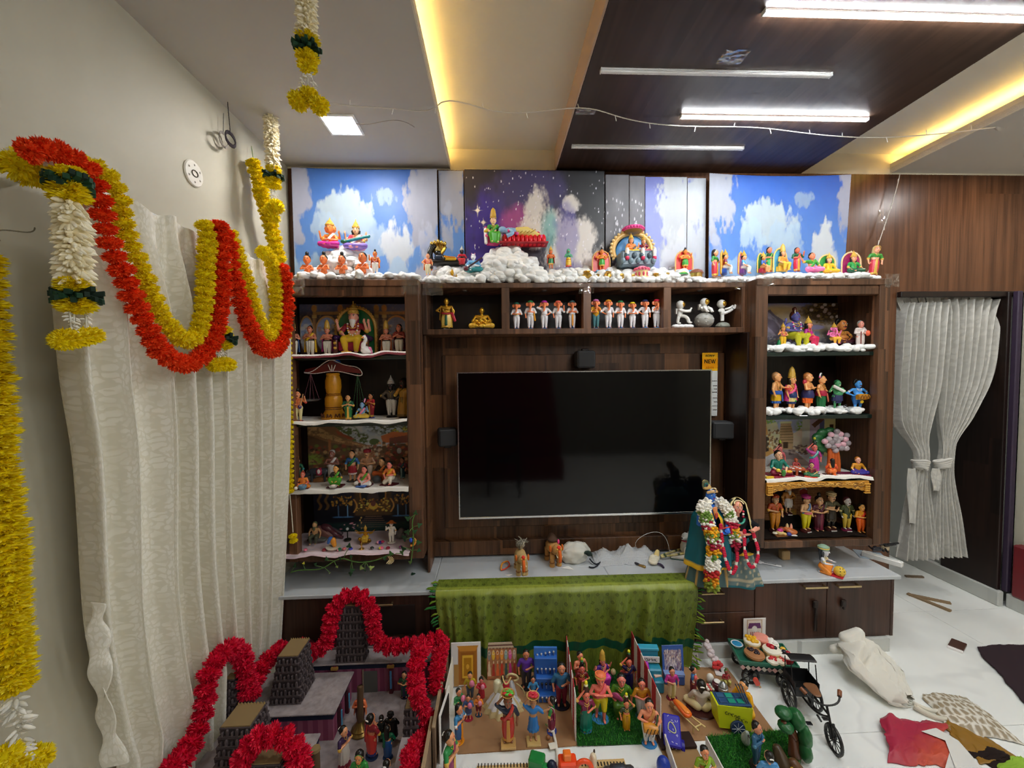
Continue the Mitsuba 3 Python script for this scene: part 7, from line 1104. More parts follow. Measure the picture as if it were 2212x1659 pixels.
c=cp(1480,1198);obj('dog_figurine','white sitting dog figurine with red collar behind the blue-skinned doll','figurine',{'body':('paint',[('h',[((0,0,.045),(.03,.034,.04)),((-.004,-.012,.085),(.022,.022,.02))],'dcdad2'),('h',[((-.006,-.02,.125),(.024,.026,.022)),((-.03,-.034,.118),(.012,.012,.011))],'dcdad2')]+[('t',[(x,-.03,.06),(x,-.035,.01)],.01,'dcdad2')for x in(-.014,.012)]),'ear':('paint',[('h',[((.014,-.01,.135),(.006,.008,.014)),((.018,-.008,.118),(.005,.008,.01))],'b8a898')]),'nose':('paint',[('b',(-.04,-.04,.122),.005,'241c1c',1)]),'collar':('paint',[('t',[(.022*math.cos(a)-.004,.022*math.sin(a)-.016,.098)for a in np.linspace(0,6.28,14)],.005,'a82a3a')]),'base':('paint',[('b',(.018,-.01,.008),(.04,.04,.012),'2a6a4a',1)])},mat(c,s=1.))
# two large dressed dolls with flower garlands
def puffs(m,pts,step,r,cols,seed,n=26):
 g=np.random.default_rng(seed);p=even(pts,step)
 for i,q in enumerate(p):
  col=cols(i/max(1,len(p)-1))if callable(cols)else cols
  for j in range(n):d=g.normal(size=3);d/=np.linalg.norm(d);e=q+d*r*.75;m.add(hull((q+d*r*.3,r*.26),(e,(r*.22,r*.22,r*.16)),k=0),L(col)*g.uniform(.82,1.08))
def dress_fn(r0,r1,z0,z1,sx,pleat,n,seed=0,yc=0):
 def fn(u,v):th=2*np.pi*u;r=r0+(r1-r0)*v**.8;w=1+pleat*v*np.sin(n*th+.6*np.sin(3*th+seed));return np.stack([r*w*np.cos(th),yc+.78*r*w*np.sin(th),z0+(z1-z0)*v+0*u],-1)
 return fn
def dcloth(key,fn,nu,nv,colfn,M,th=.006,**_):
 v,f=sheet(fn,nu,nv,th);u,w=np.meshgrid(np.linspace(0,1,nu),np.linspace(0,1,nv),indexing='ij');c=colfn(u.ravel(),w.ravel());scene[key]=ply((tf(v,M),f),'printed',smooth=True,color=np.vstack([c,c]));return key
TEAL,GLD,SLV='0f5a66','e8b82a','6c7c7c'
def big(label,px,ft,top,skin,rz):
 p=cp(px,ft);h=at(px,top,y=p[1])[2]-ZK;k=thing('dressed_doll',label,'doll');return k,mat((p[0],p[1],ZK),rz=rz,s=h)
k,M=big('blue-skinned dressed doll in teal with thick mixed flower garland and peacock crown',1531,1250,1038,'blue',12)
hd=np.array((0,-.01,.86));ms=[hull((hd,(.048,.054,.062)),((0,-.025,.82),(.03,.03,.028)),k=2),hull((hd+[0,-.058,-.006],(.006,.01,.014)),k=0),hull(((0,0,.75),.03),((0,0,.82),.028)),hull(((-.085,0,.73),.03),((.085,0,.73),.03),((0,0,.6),(.075,.05,.04))),hull(((0,0,.6),(.07,.05,.04)),((0,0,.48),(.08,.06,.05)))]
for A in((-1,(-.1,0,.72),(-.16,-.05,.6),(-.03,-.15,.55)),(1,(.1,0,.72),(.17,-.05,.62),(.07,-.16,.57))):ms+=arm_ms(A,-.008)+hand_ms(A)
m=MB();m.add(join(ms),'2f6fd0');m.build(part(k,'body'),'paint',M)
def face(k,M,hd,r=1.,lip='c83048',wht='f4f0ea'):
 m=MB()
 for s in(-1,1):c=hd+np.array((s*.019,-.047,.008))*r;m.add(ball(c,(.01*r,.005,.006*r),1),wht);m.add(ball(c+[0,-.003,0],(.005*r,.004,.006*r),1),'120c10');m.add(tube([c+[-s*.008,0,.01],c+[0,-.003,.014],c+[s*.012,.004,.011]],.0018,5),'180f12')
 m.add(ball(hd+np.array((0,-.052,-.026))*r,(.01,.005,.004),1),lip);m.add(hull((hd+np.array((0,-.052,.026)),(.005,.003,.004)),(hd+np.array((0,-.05,.04)),(.004,.004,.006)),k=0),'e8d8c0');m.build(part(k,'painted_face'),'paint',M)
face(k,M,hd);Q(k,'hair',[('h',[((0,.02,.88),(.055,.05,.055)),((0,.04,.8),(.05,.03,.05))],'17130f')],'paint',M)
Q(k,'crown',[('t',[(-.055,-.03,.89),(0,-.065,.91),(.055,-.03,.89)],.014,'d8b078'),('h',[((-.03,0,.93),(.05,.03,.02)),((-.05,.01,.98),(.03,.015,.03))],'c8a468'),('b',(0,-.07,.915),.01,'1c3a6a',1)]+[('b',(.03*math.cos(a),-.05,.925+.012*math.sin(a)),.007,'f0e0c0',1)for a in np.linspace(0,3.1,6)],'paint',M)
Q(k,'peacock_feather',[('b',(-.05,-.0,.965),(.042,.012,.046),'5a5a3c'),('b',(-.05,-.012,.96),(.026,.008,.028),'1c5a52'),('b',(-.05,-.018,.958),(.013,.006,.015),'101838')],'paint',M)
dcloth(part(k,'skirt'),dress_fn(.09,.235,.5,.004,1,.07,9),90,30,lambda u,v:np.where(((u*18)%2<.5)[:,None],L('b8965a'),L('3f5a5c'))*(.9+.2*nz(u,v,40,8,3))[:,None],M)
def cape_fn(u,v):th=np.radians(-78+336*u);r=.15*np.minimum(1,.55+3*v)+.085*v+.012*np.sin(7*th)*v;return np.stack([r*np.cos(th),.02+r*.8*np.sin(th),.72-.56*v+0*u],-1)
dcloth(part(k,'cloak'),cape_fn,60,30,lambda u,v:np.where(((v>.92)|(u<.04)|(u>.96))[:,None],L(GLD),L(TEAL))*(.9+.25*nz(u,v,30,6,2))[:,None],M)
def flap_fn(u,v):return np.stack([-.1+.21*u*(1-.2*v),-.165-.045*v-.02*np.sin(u*9)*v,.5-.34*v+.05*u*v],-1)
dcloth(part(k,'front_cloth|'.strip('|')),flap_fn,30,26,lambda u,v:np.where(((v>.93)|(u<.1))[:,None],L(GLD),L(TEAL))*(.9+.25*nz(u,v,12,6,2))[:,None],M)
def flap2(u,v):return np.stack([.08+.2*u,-.16-.03*np.sin(u*7),.36-.1*v-.12*u*(1-v)-.05*v*u+.06*u],-1)
dcloth(part(k,'side_cloth'),flap2,26,18,lambda u,v:np.where((u>.88)[:,None],L(GLD),L(TEAL))*(.9+.25*nz(u,v,12,6,2))[:,None],M)
GC=lambda t:['f0ece0','f0ece0','f2eee2','6a8a3a','f0ece0','a8203c','e8a81c','7a9440','f0ece0','9a1c38','e8a41c','5a8a3a','f0ece0','f2eee4','ece8da','b82a2c','d8901c','8a9a3a'][min(int(t*18),17)]
m=MB();puffs(m,[(-.085,-.05,.785),(-.15,-.1,.72),(-.14,-.15,.62),(-.12,-.19,.5),(-.13,-.21,.36),(-.15,-.22,.24),(-.17,-.23,.13),(-.16,-.23,.07)],.026,.078,GC,1,26);puffs(m,[(.085,-.03,.785),(.14,-.08,.72),(.14,-.14,.6),(.13,-.18,.5),(.14,-.18,.4)],.026,.07,lambda t:GC(t*.55),2,26);m.build(part(k,'flower_garland|'.strip('|')),'matte',M)
def thin(k,M,pts,seed):
 p=even(pts,.022);m=MB()
 for i,q in enumerate(p):
  if(i//2)%3==1:m.add(lathe([(.012,-.012),(.013,0),(.012,.014),(0,.014)],10),'ece6da',mat(q))
  else:
   for j in range(5):m.add(ball(q+np.array((math.cos(j*1.26)*.01,-.006,math.sin(j*1.26)*.01)),.011,1),('b81c38','d0284a')[j%2])
 m.build(part(k,'thin_garland'),'matte',M)
thin(k,M,[(-.03,-.18,.62),(-.02,-.2,.42),(.0,-.225,.28),(.06,-.235,.17),(.12,-.225,.27),(.12,-.2,.42),(.1,-.18,.58)],1)
Q(k,'necklace',[('h',[((.0,-.075,.74),(.03,.012,.02)),((.0,-.09,.66),(.014,.01,.02))],'d88a54'),('b',(0,-.098,.68),(.018,.008,.03),'b84030')],'paint',M);Q(k,'flute',[('t',[(-.14,-.16,.56),(.2,-.18,.6)],.008,'b83a34')],'paint',M)
k,M=big('fair-faced dressed doll with black veil, grey brocade skirt and thin red white garland',1590,1252,1070,'peach',-8);hd=np.array((0,-.02,.87))
ms=[hull((hd,(.05,.055,.064)),((0,-.035,.83),(.03,.03,.028)),k=2),hull((hd+[0,-.058,-.006],(.006,.01,.014)),k=0),hull(((0,0,.76),.03),((0,0,.83),.028)),hull(((-.085,0,.73),.032),((.085,0,.73),.032),((0,0,.6),(.075,.05,.04))),hull(((0,0,.6),(.07,.05,.04)),((0,0,.48),(.08,.06,.05)))]
for A in((-1,(-.1,0,.72),(-.19,-.06,.63),(-.02,-.17,.62)),(1,(.1,0,.72),(.2,-.05,.64),(.1,-.18,.66))):ms+=arm_ms(A,-.005)+hand_ms(A)
m=MB();m.add(join(ms),'e8a088');m.build(part(k,'body'),'paint',M);face(k,M,hd)
Q(k,'hair',[('h',[((0,.025,.9),(.056,.05,.055)),((0,.05,.82),(.06,.04,.05))],'120f0d')],'paint',M);Q(k,'blouse',[('h',[((-.085,0,.72),.045),((.085,0,.72),.045),((0,-.01,.62),(.085,.062,.03))],'1c1a1e')],'cloth',M);Q(k,'pink_sleeve',[('t',[(-.1,0,.71),(-.19,-.06,.635)],.045,'a83a54')],'cloth',M);Q(k,'black_sleeve',[('t',[(.1,0,.71),(.2,-.05,.645)],.045,'17181c')],'cloth',M)
def veil_fn(u,v):th=np.radians(-42+264*u);r=.075*np.minimum(1,.3+5*v)+.13*v+.008*np.sin(9*th)*v;return np.stack([r*np.cos(th),.02+r*.75*np.sin(th)-.02*(1-v),.972-.5*v**1.2],-1)
dcloth(part(k,'veil'),veil_fn,50,26,lambda u,v:np.where(((u<.05)|(u>.95)|(v<.06))[:,None],L('d8c890'),np.where((v<.35)[:,None],L('15171a'),L(TEAL))),M)
Q(k,'jewellery',[('t',[(.05*math.cos(a),-.04+.03*math.sin(a)-.01,.915+.03*math.sin(a))for a in np.linspace(0,3.14,12)],.008,'e0d0a0'),('t',[(0,-.07,.93),(0,-.08,.9)],.006,'e8c860')]+[('b',(s*.045,-.055,.83-.03*i),.014,('b82040','f0e8dc')[i%2],1)for s in(-1,1)for i in range(3)]+[('t',[(.05*math.cos(a),-.07+.02*math.sin(a),.76+.06*math.sin(a))for a in np.linspace(3.2,6.2,10)],.012,'3aa08a'),('b',(-.03,-.15,.49),(.025,.012,.028),'c8923c')],'paint',M)
dcloth(part(k,'skirt'),dress_fn(.095,.27,.5,.004,1,.09,8,2),100,34,lambda u,v:np.where((v>.94)[:,None],L(TEAL),np.where(((v>.8)&(v<.86)|(np.sin(u*100)*np.sin(v*36)>.6))[:,None],L('a8a088'),L('5e7070')))*(.85+.3*nz(u,v,50,14,3))[:,None],M)
def apr(u,v):th=np.radians(-150+120*u);r=.118+.05*v;return np.stack([r*np.cos(th),-.01+r*.85*np.sin(th)-.015*v,.53-.17*v+0*u],-1)
dcloth(part(k,'waist_cloth'),apr,30,14,lambda u,v:np.where(((v>.82)|(u<.1))[:,None],L(GLD),L(TEAL)),M);crumple_n=MB()
for s in(-.06,.11):v=ICO[2]*[.07,.035,.075];v=v*(1+.25*(vfbm(ICO[2]*4+s*9,3)-.5))[:,None]+[s,-.165,.45 if s<0 else.47];crumple_n.add((v,ICF[2]),'100e0e')
crumple_n.build(part(k,'black_tassel'),'cloth',M);thin(k,M,[(-.0,-.185,.66),(-.01,-.21,.5),(.0,-.235,.38),(.05,-.255,.28),(.11,-.25,.38),(.12,-.225,.5),(.09,-.19,.64)],2)
# right end of the countertop
obj('serving_spoon','white plastic slotted spoon lying right of the dressed dolls','spoon',{'bowl':('paint',[('b',(0,0,.008),(.02,.03,.006),'e8e8e8')]),'handle':('paint',[('x',(.05,-.035,.006),(.11,.016,.005),'ececec',-35)]),'slot':('paint',[('x',(.05,-.035,.0088),(.06,.004,.002),'707478',-35)])},mat(cp(1637,1215)))
obj('wood_block','small pale wooden block under the right display tower','block',{'b':('matte',[('x',(0,0,.028),(.05,.04,.055),'c8a878')])},mat(cp(1694,1207)))
k=doll('baby_figurine','white baby figurine with blue hair and crown leaning on a yellow spotted ball',1778,1236,1176,z=ZK,lo=1.9,hi=2.4,pose='kneel',skin='d8dae0',hd=1.7,hair='curls',hc='2c3238',hat=('turban','8aa890','e8c050'),tk='blue',bot=('dhoti','e88a2c','f0a03c'),arms=('fwd','fwd'),jw='e8d8a0',rz=40,ex_=[('ball|'.strip('|'),'paint',[('b',(.04,-.42,.16),(.16,.16,.16),'e0b83c')]+[('b',(.04+.148*math.cos(a)*math.cos(b),-.42+.148*math.sin(a)*math.cos(b),.16+.148*math.sin(b)),.022,'5a4a20',1)for a in np.linspace(3.4,7.2,6)for b in(-.3,.35,.9)]),('base','paint',[('x',(.04,-.36,.01),(.36,.34,.03),'c02838',0)])])
k=thing('strip_light_cover','long white plastic batten lying diagonally at the counter right end','batten');p,q=cp(1862,1200),cp(1950,1226);d=q-p;a=math.degrees(math.atan2(d[1],d[0]));Q(k,'body',[('x',(0,0,.016),(np.linalg.norm(d),.035,.03),'e8e8e4',a)],'paint',mat((p+q)/2));Q(k,'label_strip',[('x',(0,0,.032),(np.linalg.norm(d)*.8,.02,.003),'cfd2d0',a)],'paint',mat((p+q)/2))
k=thing('glass_sheet','blue clear plastic sheet lying behind the white batten','sheet');prims(MB(),[('x',(0,0,.002),(.14,.12,.003),'a8bccc',-25)]).build(k,'gem_gloss',mat(cp(1880,1200)))
k=thing('cable_bundle','tangle of dark cables at the right end of the countertop','cable');g=np.random.default_rng(9);c=cp(1905,1192);m=MB();[m.add(tube(curve(np.cumsum(g.normal(0,.03,(5,3)),0)*[1.2,.7,0]+c+[0,.02,.008+.006*i],24),.005,6),('1c1e22','2a2c34')[i%2])for i in range(6)];m.build(k,'paint')
obj('tape_roll','small tape roll standing under the right tower corner','tape',{'ring':('paint',[('l',[(.012,0),(.022,0),(.022,.02),(.012,.02),(.012,0)],(0,0,0),'b8a888')])},mat(cp(1911,1187)+[0,0,.003]))
# ---------------------------------------------------------------- model temple on the floor
STONE,LIL=('4a4042','5c5254','3a3234'),'8f8386'
tp=thing('model_temple','painted model temple compound with flat lilac roofs and striped pink walls on the floor','model temple')
def TB(base,lst,bs='matte',M=None):prims(MB(),lst).build(part(tp,base),bs,M)
def X6(x0,x1,y0,y1,z0,z1,c):return('x',((x0+x1)/2,(y0+y1)/2,(z0+z1)/2),(x1-x0,y1-y0,z1-z0),c)
bsdf('lilac_stone',{'type':'principled','base_color':proc(lambda p,n,uv:mix([.2,.17,.175],[.42,.37,.375],dr.clip(fbm(p.x*34,p.y*34,p.z*34,octaves=4)*1.5-.25,0,1))),'roughness':.75})
def slab(base,*b):scene[part(tp,base)]=ply(bx(*b,.002),'lilac_stone')
slab('paving',-1.13,-.29,1.1,2.04,0,.004);slab('back_roof',-1.08,-.3,1.945,2.05,.15,.158);slab('side_roof',-1.13,-.985,1.1,1.94,.122,.13);slab('hall_roof',-.985,-.703,1.69,1.93,.124,.132);slab('hall_roof',-.87,-.722,1.28,1.6,.124,.132);slab('side_roof',-.4,-.3,1.1,1.6,.09,.098)
def wall(x0,x1,y0,y1,z0,z1,along='x',n=8):
 k=part(tp,'striped_wall');m=MB();a0,a1=(x0,x1)if along=='x' else(y0,y1)
 for i in range(n):
  p,q=a0+(a1-a0)*i/n,a0+(a1-a0)*(i+1)/n;b=(p,q,y0,y1)if along=='x' else(x0,x1,p,q);m.add(bx(*b,z0,z1-.026),('7a3854','8e5068')[i%2],flat=True)
 m.add(bx(x0-.001,x1+.001,y0-.001,y1+.001,z1-.026,z1),'1c2238',flat=True);m.build(k,'matte')
wall(-1.08,-.32,1.955,1.975,.004,.15,n=34);wall(-.97,-.715,1.7,1.712,.004,.124,n=12);wall(-.727,-.715,1.712,1.92,.004,.124,'y',10);wall(-.86,-.73,1.585,1.597,.004,.124,n=7);wall(-.742,-.73,1.3,1.585,.004,.124,'y',12);wall(-.99,-.975,1.1,1.68,.004,.122,'y',24);wall(-.39,-.38,1.1,1.59,.004,.09,'y',18)
for x in(-.8,-.53):TB('painted_pillar',[('x',(x,1.945,.075),(.018,.016,.15),'5a2430'),('x',(x,1.937,.075),(.01,.006,.09),'4a7ca8'),('x',(x,1.938,.142),(.034,.012,.014),'9a7438')])
for y in(1.84,1.75):TB('painted_pillar',[('x',(-.705,y,.06),(.014,.016,.12),'4a2430'),('x',(-.698,y,.06),(.006,.01,.07),'4a9ac0')])
TB('doorway',[X6(-.665,-.6,1.951,1.956,.004,.11,'5a5a56'),X6(-.672,-.665,1.948,1.956,.004,.12,'8a7a6a')])
for i in range(14):m=MB();m.add(prism([(.034*math.cos(a),.05*math.sin(a))for a in np.linspace(0,math.pi,10)],.004),'5c1c28',mat((-1.09+.0615*i,2.052,.165)));m.build(part(tp,'scallop'),'matte')
slab('back_wall',-1.09,-.29,2.05,2.056,0,.17)
for(x,y0,y1,z)in((-.278,1.1,1.62,.16),(-.262,1.55,2.05,.175)):TB('wooden_plank',[('x',(x,(y0+y1)/2,z/2),(.012,y1-y0,z),'7a6450'),('x',(x,(y0+y1)/2,z),(.014,y1-y0,.006),'a08a6c')])
TB('wooden_plank',[('x',(-.3,1.93,.12),(.05,.02,.24),'75604a',12)])
def gopuram(label,b,t,z0,z1,n=6,seed=0):
 k=thing('model_gopuram',label,'model tower');bx0,bx1,by0,by1=b;tx0,tx1,ty0,ty1=t;g=np.random.default_rng(seed)
 lv=[np.array(b)+(np.array(t)-np.array(b))*i/n for i in range(n+1)];zz=np.linspace(z0,z1,n+1)
 for i in range(n):
  q,h=(lv[i]+lv[i+1])/2,zz[i+1]-zz[i];m=MB();m.add(bx(q[0],q[1],q[2],q[3],zz[i],zz[i+1]),STONE[2],flat=True);e=.006
  m.add(bx(q[0]-e,q[1]+e,q[2]-e,q[3]+e,zz[i],zz[i]+h*.14,.001),STONE[1],flat=True);m.add(bx(q[0]-e*.6,q[1]+e*.6,q[2]-e*.6,q[3]+e*.6,zz[i]+h*.82,zz[i+1],.001),STONE[0],flat=True)
  for ax in(0,1):
   a0,a1=(q[0],q[1])if ax==0 else(q[2],q[3]);nn=max(3,int((a1-a0)/.016))
   for sgn in(0,1):
    f=(q[2],q[3])[sgn]if ax==0 else(q[0],q[1])[sgn];o=-.004 if sgn==0 else.004
    for j in range(nn):
     c=a0+(a1-a0)*(j+.5)/nn;hw=.0048 if j%2 else.0034;ht=h*(.62 if j%2 else.5)*g.uniform(.85,1.05);zc=zz[i]+h*.14+ht/2
     cen,sz=((c,f+o,zc),(hw*2,.01,ht))if ax==0 else((f+o,c,zc),(.01,hw*2,ht));m.add(box(cen,sz,.0015),STONE[(j+i)%2],flat=True)
     if j%2:m.add(ball((cen[0],cen[1],zc+ht/2),.0052,0),STONE[1])
  m.build(part(k,'tier'),'matte')
 m=MB();m.add(bx(tx0-.002,tx1+.002,ty0-.002,ty1+.002,z1,z1+.004),'86704c',flat=True);[m.add(lathe([(.003,0),(.002,.006),(0,.009)],6),'a08858',mat((x,ty1-.002,z1+.003)))for x in np.linspace(tx0,tx1,9)];m.build(part(k,'top_board|'.strip('|')),'matte');return k
gopuram('dark carved model temple tower at the back wall framed by the red garland',(-.795,-.664,1.955,2.02),(-.776,-.668,1.96,2.),.158,.44,7,1)
gopuram('dark carved model tower with flat tan top on the larger hall roof',(-1.005,-.875,1.75,1.886),(-.965,-.885,1.76,1.87),.132,.34,6,2)
gopuram('narrow dark carved model tower on the left wall beside the curtain',(-1.13,-1.085,1.64,1.8),(-1.125,-1.095,1.66,1.78),.13,.325,6,3)
gopuram('dark carved model tower with flat tan top behind the front red arch of flowers',(-1.02,-.865,1.405,1.55),(-.988,-.892,1.425,1.52),.13,.33,6,4)
gopuram('dark carved model tower at the bottom edge of the view under the red arch',(-.835,-.69,1.27,1.34),(-.816,-.712,1.28,1.33),.132,.33,6,5)
gopuram('dark carved model tower half hidden under the right side red garland',(-.395,-.33,1.6,1.8),(-.385,-.34,1.62,1.78),.02,.2,5,6)
obj('flag_post','brown flag post on a round brass base in the temple courtyard','post',{'post':('matte',[('t',[(0,0,.02),(.004,0,.205)],.013,'5a4430',10)]),'base':('metal',[('l',[(0,0),(.04,0),(.042,.008),(.034,.016),(.036,.022),(.022,.036),(.014,.05),(0,.05)],(0,0,0),'9a8048')])},mat((-.612,1.735,.004)))
obj('flag_post','nearer brown post at the corner of the smaller hall roof','post',{'post':('matte',[('t',[(0,0,0),(0,0,.2)],.014,'5a4630',10)]),'cap':('matte',[('l',[(0,.2),(.017,.2),(.015,.21),(0,.21)],(0,0,0),'84704c')])},mat((-.675,1.45,.004)))
def red(label,pts):k=thing('red_garland',label,'garland');flowers(k,'r',pts,.042,.044);return k
red('red flower garland looping over the left wall tower of the model temple',xpath([(372,1658,-1.08),(415,1604,-1.08),(440,1540,-1.08),(446,1480,-1.08),(462,1432,-1.08),(485,1408,-1.08),(508,1402,-1.08),(524,1420,-1.07),(533,1470,-1.06),(540,1502,-1.05),(556,1462,-1.05),(580,1424,-1.04),(606,1400,-1.03)]))
red('red flower garland framing the back tower of the model temple',[at(a,b,y=c)for a,b,c in((645,1396,1.96),(680,1408,1.94),(705,1388,1.94),(714,1350,1.94),(722,1316,1.95),(742,1290,1.96),(768,1284,1.96),(792,1300,1.95),(806,1336,1.94),(809,1368,1.94),(828,1394,1.93),(866,1396,1.92),(905,1390,1.93),(950,1378,1.95))])
red('red flower garland running down the right wall of the model temple',xpath([(912,1400,-.33),(899,1440,-.34),(900,1490,-.34),(914,1535,-.32),(924,1568,-.3),(905,1608,-.32),(886,1655,-.33)]))
red('short red flower garland tail at the back right corner of the model temple',xpath([(955,1388,-.285),(948,1425,-.285),(943,1460,-.285),(940,1488,-.285)]))
red('red flower garland arching over the nearest model tower',[at(a,b,y=1.29)for a,b in((522,1662),(530,1630),(552,1600),(585,1588),(618,1596),(640,1622),(650,1662))])
G0=dict(z=.004)
def V(label,px,foot,top,base='villager_figurine',**k):k.setdefault('z',.004);return doll(base,label,px,foot,top,**k)
SR=lambda b,s,e='gold':dict(tp_=('blouse',b,'gold'),bot=('saree',s,e),dp=(s,e),hair='bun')
V('woman figurine in dark green saree standing by the back right wall of the temple',874,1506,1450,skin='e0a070',**SR('dkgreen','14503a','2a2448'),arms=('belly','belly'),sd=('disc','2a2440',.15))
V('man figurine in orange shawl standing behind the flag post',779,1563,1496,skin='f08a5c',tp_=('blouse','f08050'),bot=('dhoti','5a2a24','5a2a24'),cape=('f08a5a',.3),arms=('namaste','namaste'),sd=('disc','7a3a30',.17))
V('woman figurine in bright red saree praying beside the black-robed group in the temple',803,1634,1541,skin='d88a60',**SR('8a2430','c0342c','navy'),arms=('namaste','namaste'),rz=150,sd=('disc','1c3050',.16))
V('woman figurine in purple blouse and white skirt praying left of the red saree woman',744,1654,1568,skin='e8a070',tp_=('blouse','3a2448','gold'),bot=('skirt','c8c0b4','maroon'),hair='bun',arms=('namaste','namaste'),rz=70,sd=('disc','7a3034',.18))
V('figurine with large black hair in dark clothes, tallest of the group facing away',845,1600,1534,skin='c88a50',tp_=('kurta','1a1814'),bot=('saree','16140f','16140f'),hair='wild',arms=('belly','belly'),cape=('1a1714',.2),rz=180,w=1.3)
V('dark-robed figurine left of the largest black-haired one',825,1600,1544,skin='c88a60',tp_=('kurta','1c2420'),bot=('saree','141814','141814'),hair='bun',arms=('belly','belly'),rz=190)
V('woman figurine in green blouse with long black hair facing the black-robed group',838,1636,1566,skin='e0a070',tp_=('blouse','0f5a3a'),bot=('saree','1c4a80','1c4a80'),hair='long',dp='0f5a3a',arms=('belly','belly'),rz=175,sd=('disc','1c3c6a',.16))
V('woman figurine in green veil and orange skirt at the bottom of the temple courtyard',778,1712,1622,skin='f0a060',tp_=('blouse','2f8a3c','gold'),bot=('saree','e0a02c','gold'),dp='2f8a3c',hair='bun',hat=('veil','1c1a18','2f8a3c'),arms=('namaste','namaste'))
V('black-haired figurine in blue facing away at the bottom of the courtyard',837,1722,1640,skin='e0a070',tp_=('kurta','28508a'),bot=('pants','28406a'),hair='bun',arms=('belly','belly'),rz=170)
# ---------------------------------------------------------------- toy market on cardboard sheets
def flat(base,label,cat_,pts,bs,z=.0,th=.004,col=None):
 q=[at(a,b,z=z)[:2]for a,b in pts];k=thing(base,label,cat_);from shapely.geometry import Polygon
 m=trimesh.creation.extrude_polygon(Polygon(q).buffer(0),th,engine='earcut');v=np.array(m.vertices)+[0,0,z+.0004]
 scene[k]=vply(v,np.array(m.faces),L(col),bs,False)if col else ply((v,np.array(m.faces)),bs);return k
bsdf('cardboard',{'type':'principled','base_color':wallfn('9a7450',.08,6),'roughness':.8})
flat('foam_board','white marbled board lying in front of the cardboard sheets','board',[(985,1632),(1440,1606),(1456,1690),(980,1720)],'floor_marble',0,.003)
flat('cardboard_sheet','brown cardboard floor sheet of the toy bazaar left of the first striped partition','cardboard',[(988,1631),(1245,1612),(1236,1440),(1000,1447)],'cardboard');flat('cardboard_sheet','brown cardboard sheet showing at the edge of the grass between the striped partitions','cardboard',[(1246,1612),(1429,1605),(1372,1440),(1237,1440)],'cardboard');flat('cardboard_sheet','brown cardboard floor sheet under the toy carts right of the second striped partition','cardboard',[(1430,1605),(1490,1602),(1680,1592),(1571,1444),(1373,1440)],'cardboard')
def turf(label,pts,seed,n=5200,h=.016):
 from shapely.geometry import Polygon,Point
 q=[at(a,b,z=.006)[:2]for a,b in pts];P=Polygon(q).buffer(0);k=thing('grass_mat',label,'artificial grass');m=trimesh.creation.extrude_polygon(P,.004,engine='earcut');v=np.array(m.vertices)+[0,0,.0045];scene[part(k,'backing')]=vply(v,np.array(m.faces),L('1c4a1e'),'cloth',False)
 g=np.random.default_rng(seed);x0,y0,x1,y1=P.bounds;pts=np.stack([g.uniform(x0,x1,n*2),g.uniform(y0,y1,n*2)],1);import shapely;pts=pts[shapely.contains_xy(P.buffer(.004),pts[:,0],pts[:,1])][:n];N=len(pts);b=np.c_[pts,np.full(N,.008)];a=g.uniform(0,6.28,N);w=np.stack([np.cos(a),np.sin(a),0*a],1)*.0013;t=b+np.c_[g.normal(0,.007,(N,2)),g.uniform(.5,1.1,N)*h]
 V_=np.stack([b-w,b+w,t],1).reshape(-1,3);C=np.repeat(np.array([L(c)for c in('2f7a2a','3f8f34','256a24','5aa848')])[g.integers(0,4,N)],3,0);scene[part(k,'blades')]=vply(V_,np.arange(3*N).reshape(-1,3),C,'puff');tag(k+'__blades',kind='stuff')
turf('green artificial grass mat between the two striped partitions',[(1247,1611),(1400,1607),(1392,1560),(1352,1442),(1240,1442)],1);turf('green artificial grass mat in front of the yellow toy cart',[(1528,1592),(1668,1580),(1708,1576),(1745,1720),(1575,1720)],2)
def partition(label,f,tb,n,stripe=True):
 p=at(*f,z=.0);b=at(*tb,y=2.04);k=thing('partition_board',label,'board');m=MB();d=np.array([b[0]-p[0],2.04-p[1]]);ln=np.linalg.norm(d);a=math.degrees(math.atan2(d[1],d[0]))
 for i in range(n):m.add(box((ln*(i+.5)/n,0,.1),(ln/n,.004,.2)),('d8d0cc','a8343c')[i%2]if stripe else 'dcd8d2',mat((p[0],p[1],.003),rz=a),flat=True)
 m.build(k,'matte');return k
partition('red and white striped partition board left of the grass mat',(1244,1604),(1223,1385),8);partition('red and white striped partition board right of the grass mat',(1427,1606),(1364,1384),8)
def card(label,x0,x1,top,bottom,fn,wy=None,edge='e4e0da',lean=.03,base='picture_card'):
 p=at((x0+x1)/2,bottom,z=.006)if wy is None else at((x0+x1)/2,bottom,y=wy);y=p[1];a,b=at(x0,bottom,y=y)[0],at(x1,bottom,y=y)[0];zt=at(x0,top,y=y)[2];k=thing(base,label,'picture');return grid_board(k,a,b,p[2],zt,y,fn,pitch=.0026,lean=lean,th=.003)
def f_wardrobe(u,v):
 c=L('e6e4e2')+0*u[:,None];c=blend(c,'a86a24',rect(u,v,.24,.88,.03,.86));c=blend(c,'c88a34',poly(u,v,[(.2,.92),(.92,.92),(.84,.8),(.3,.8)]));c=blend(c,'9a5c1c',rect(u,v,.34,.78,.12,.76));c=blend(c,'e8b83c',rect(u,v,.38,.74,.18,.7));c=blend(c,'b07a1c',rect(u,v,.43,.69,.23,.64));c=blend(c,'d8a83c',np.clip(ell(u,v,.56,.44,.05,.06)+ss(.02,.008,np.abs(np.hypot((u-.56)/.12,(v-.44)/.1)-1))*.5,0,1));return blend(c,'b88a4a',rect(u,v,.1,.26,.0,.5))
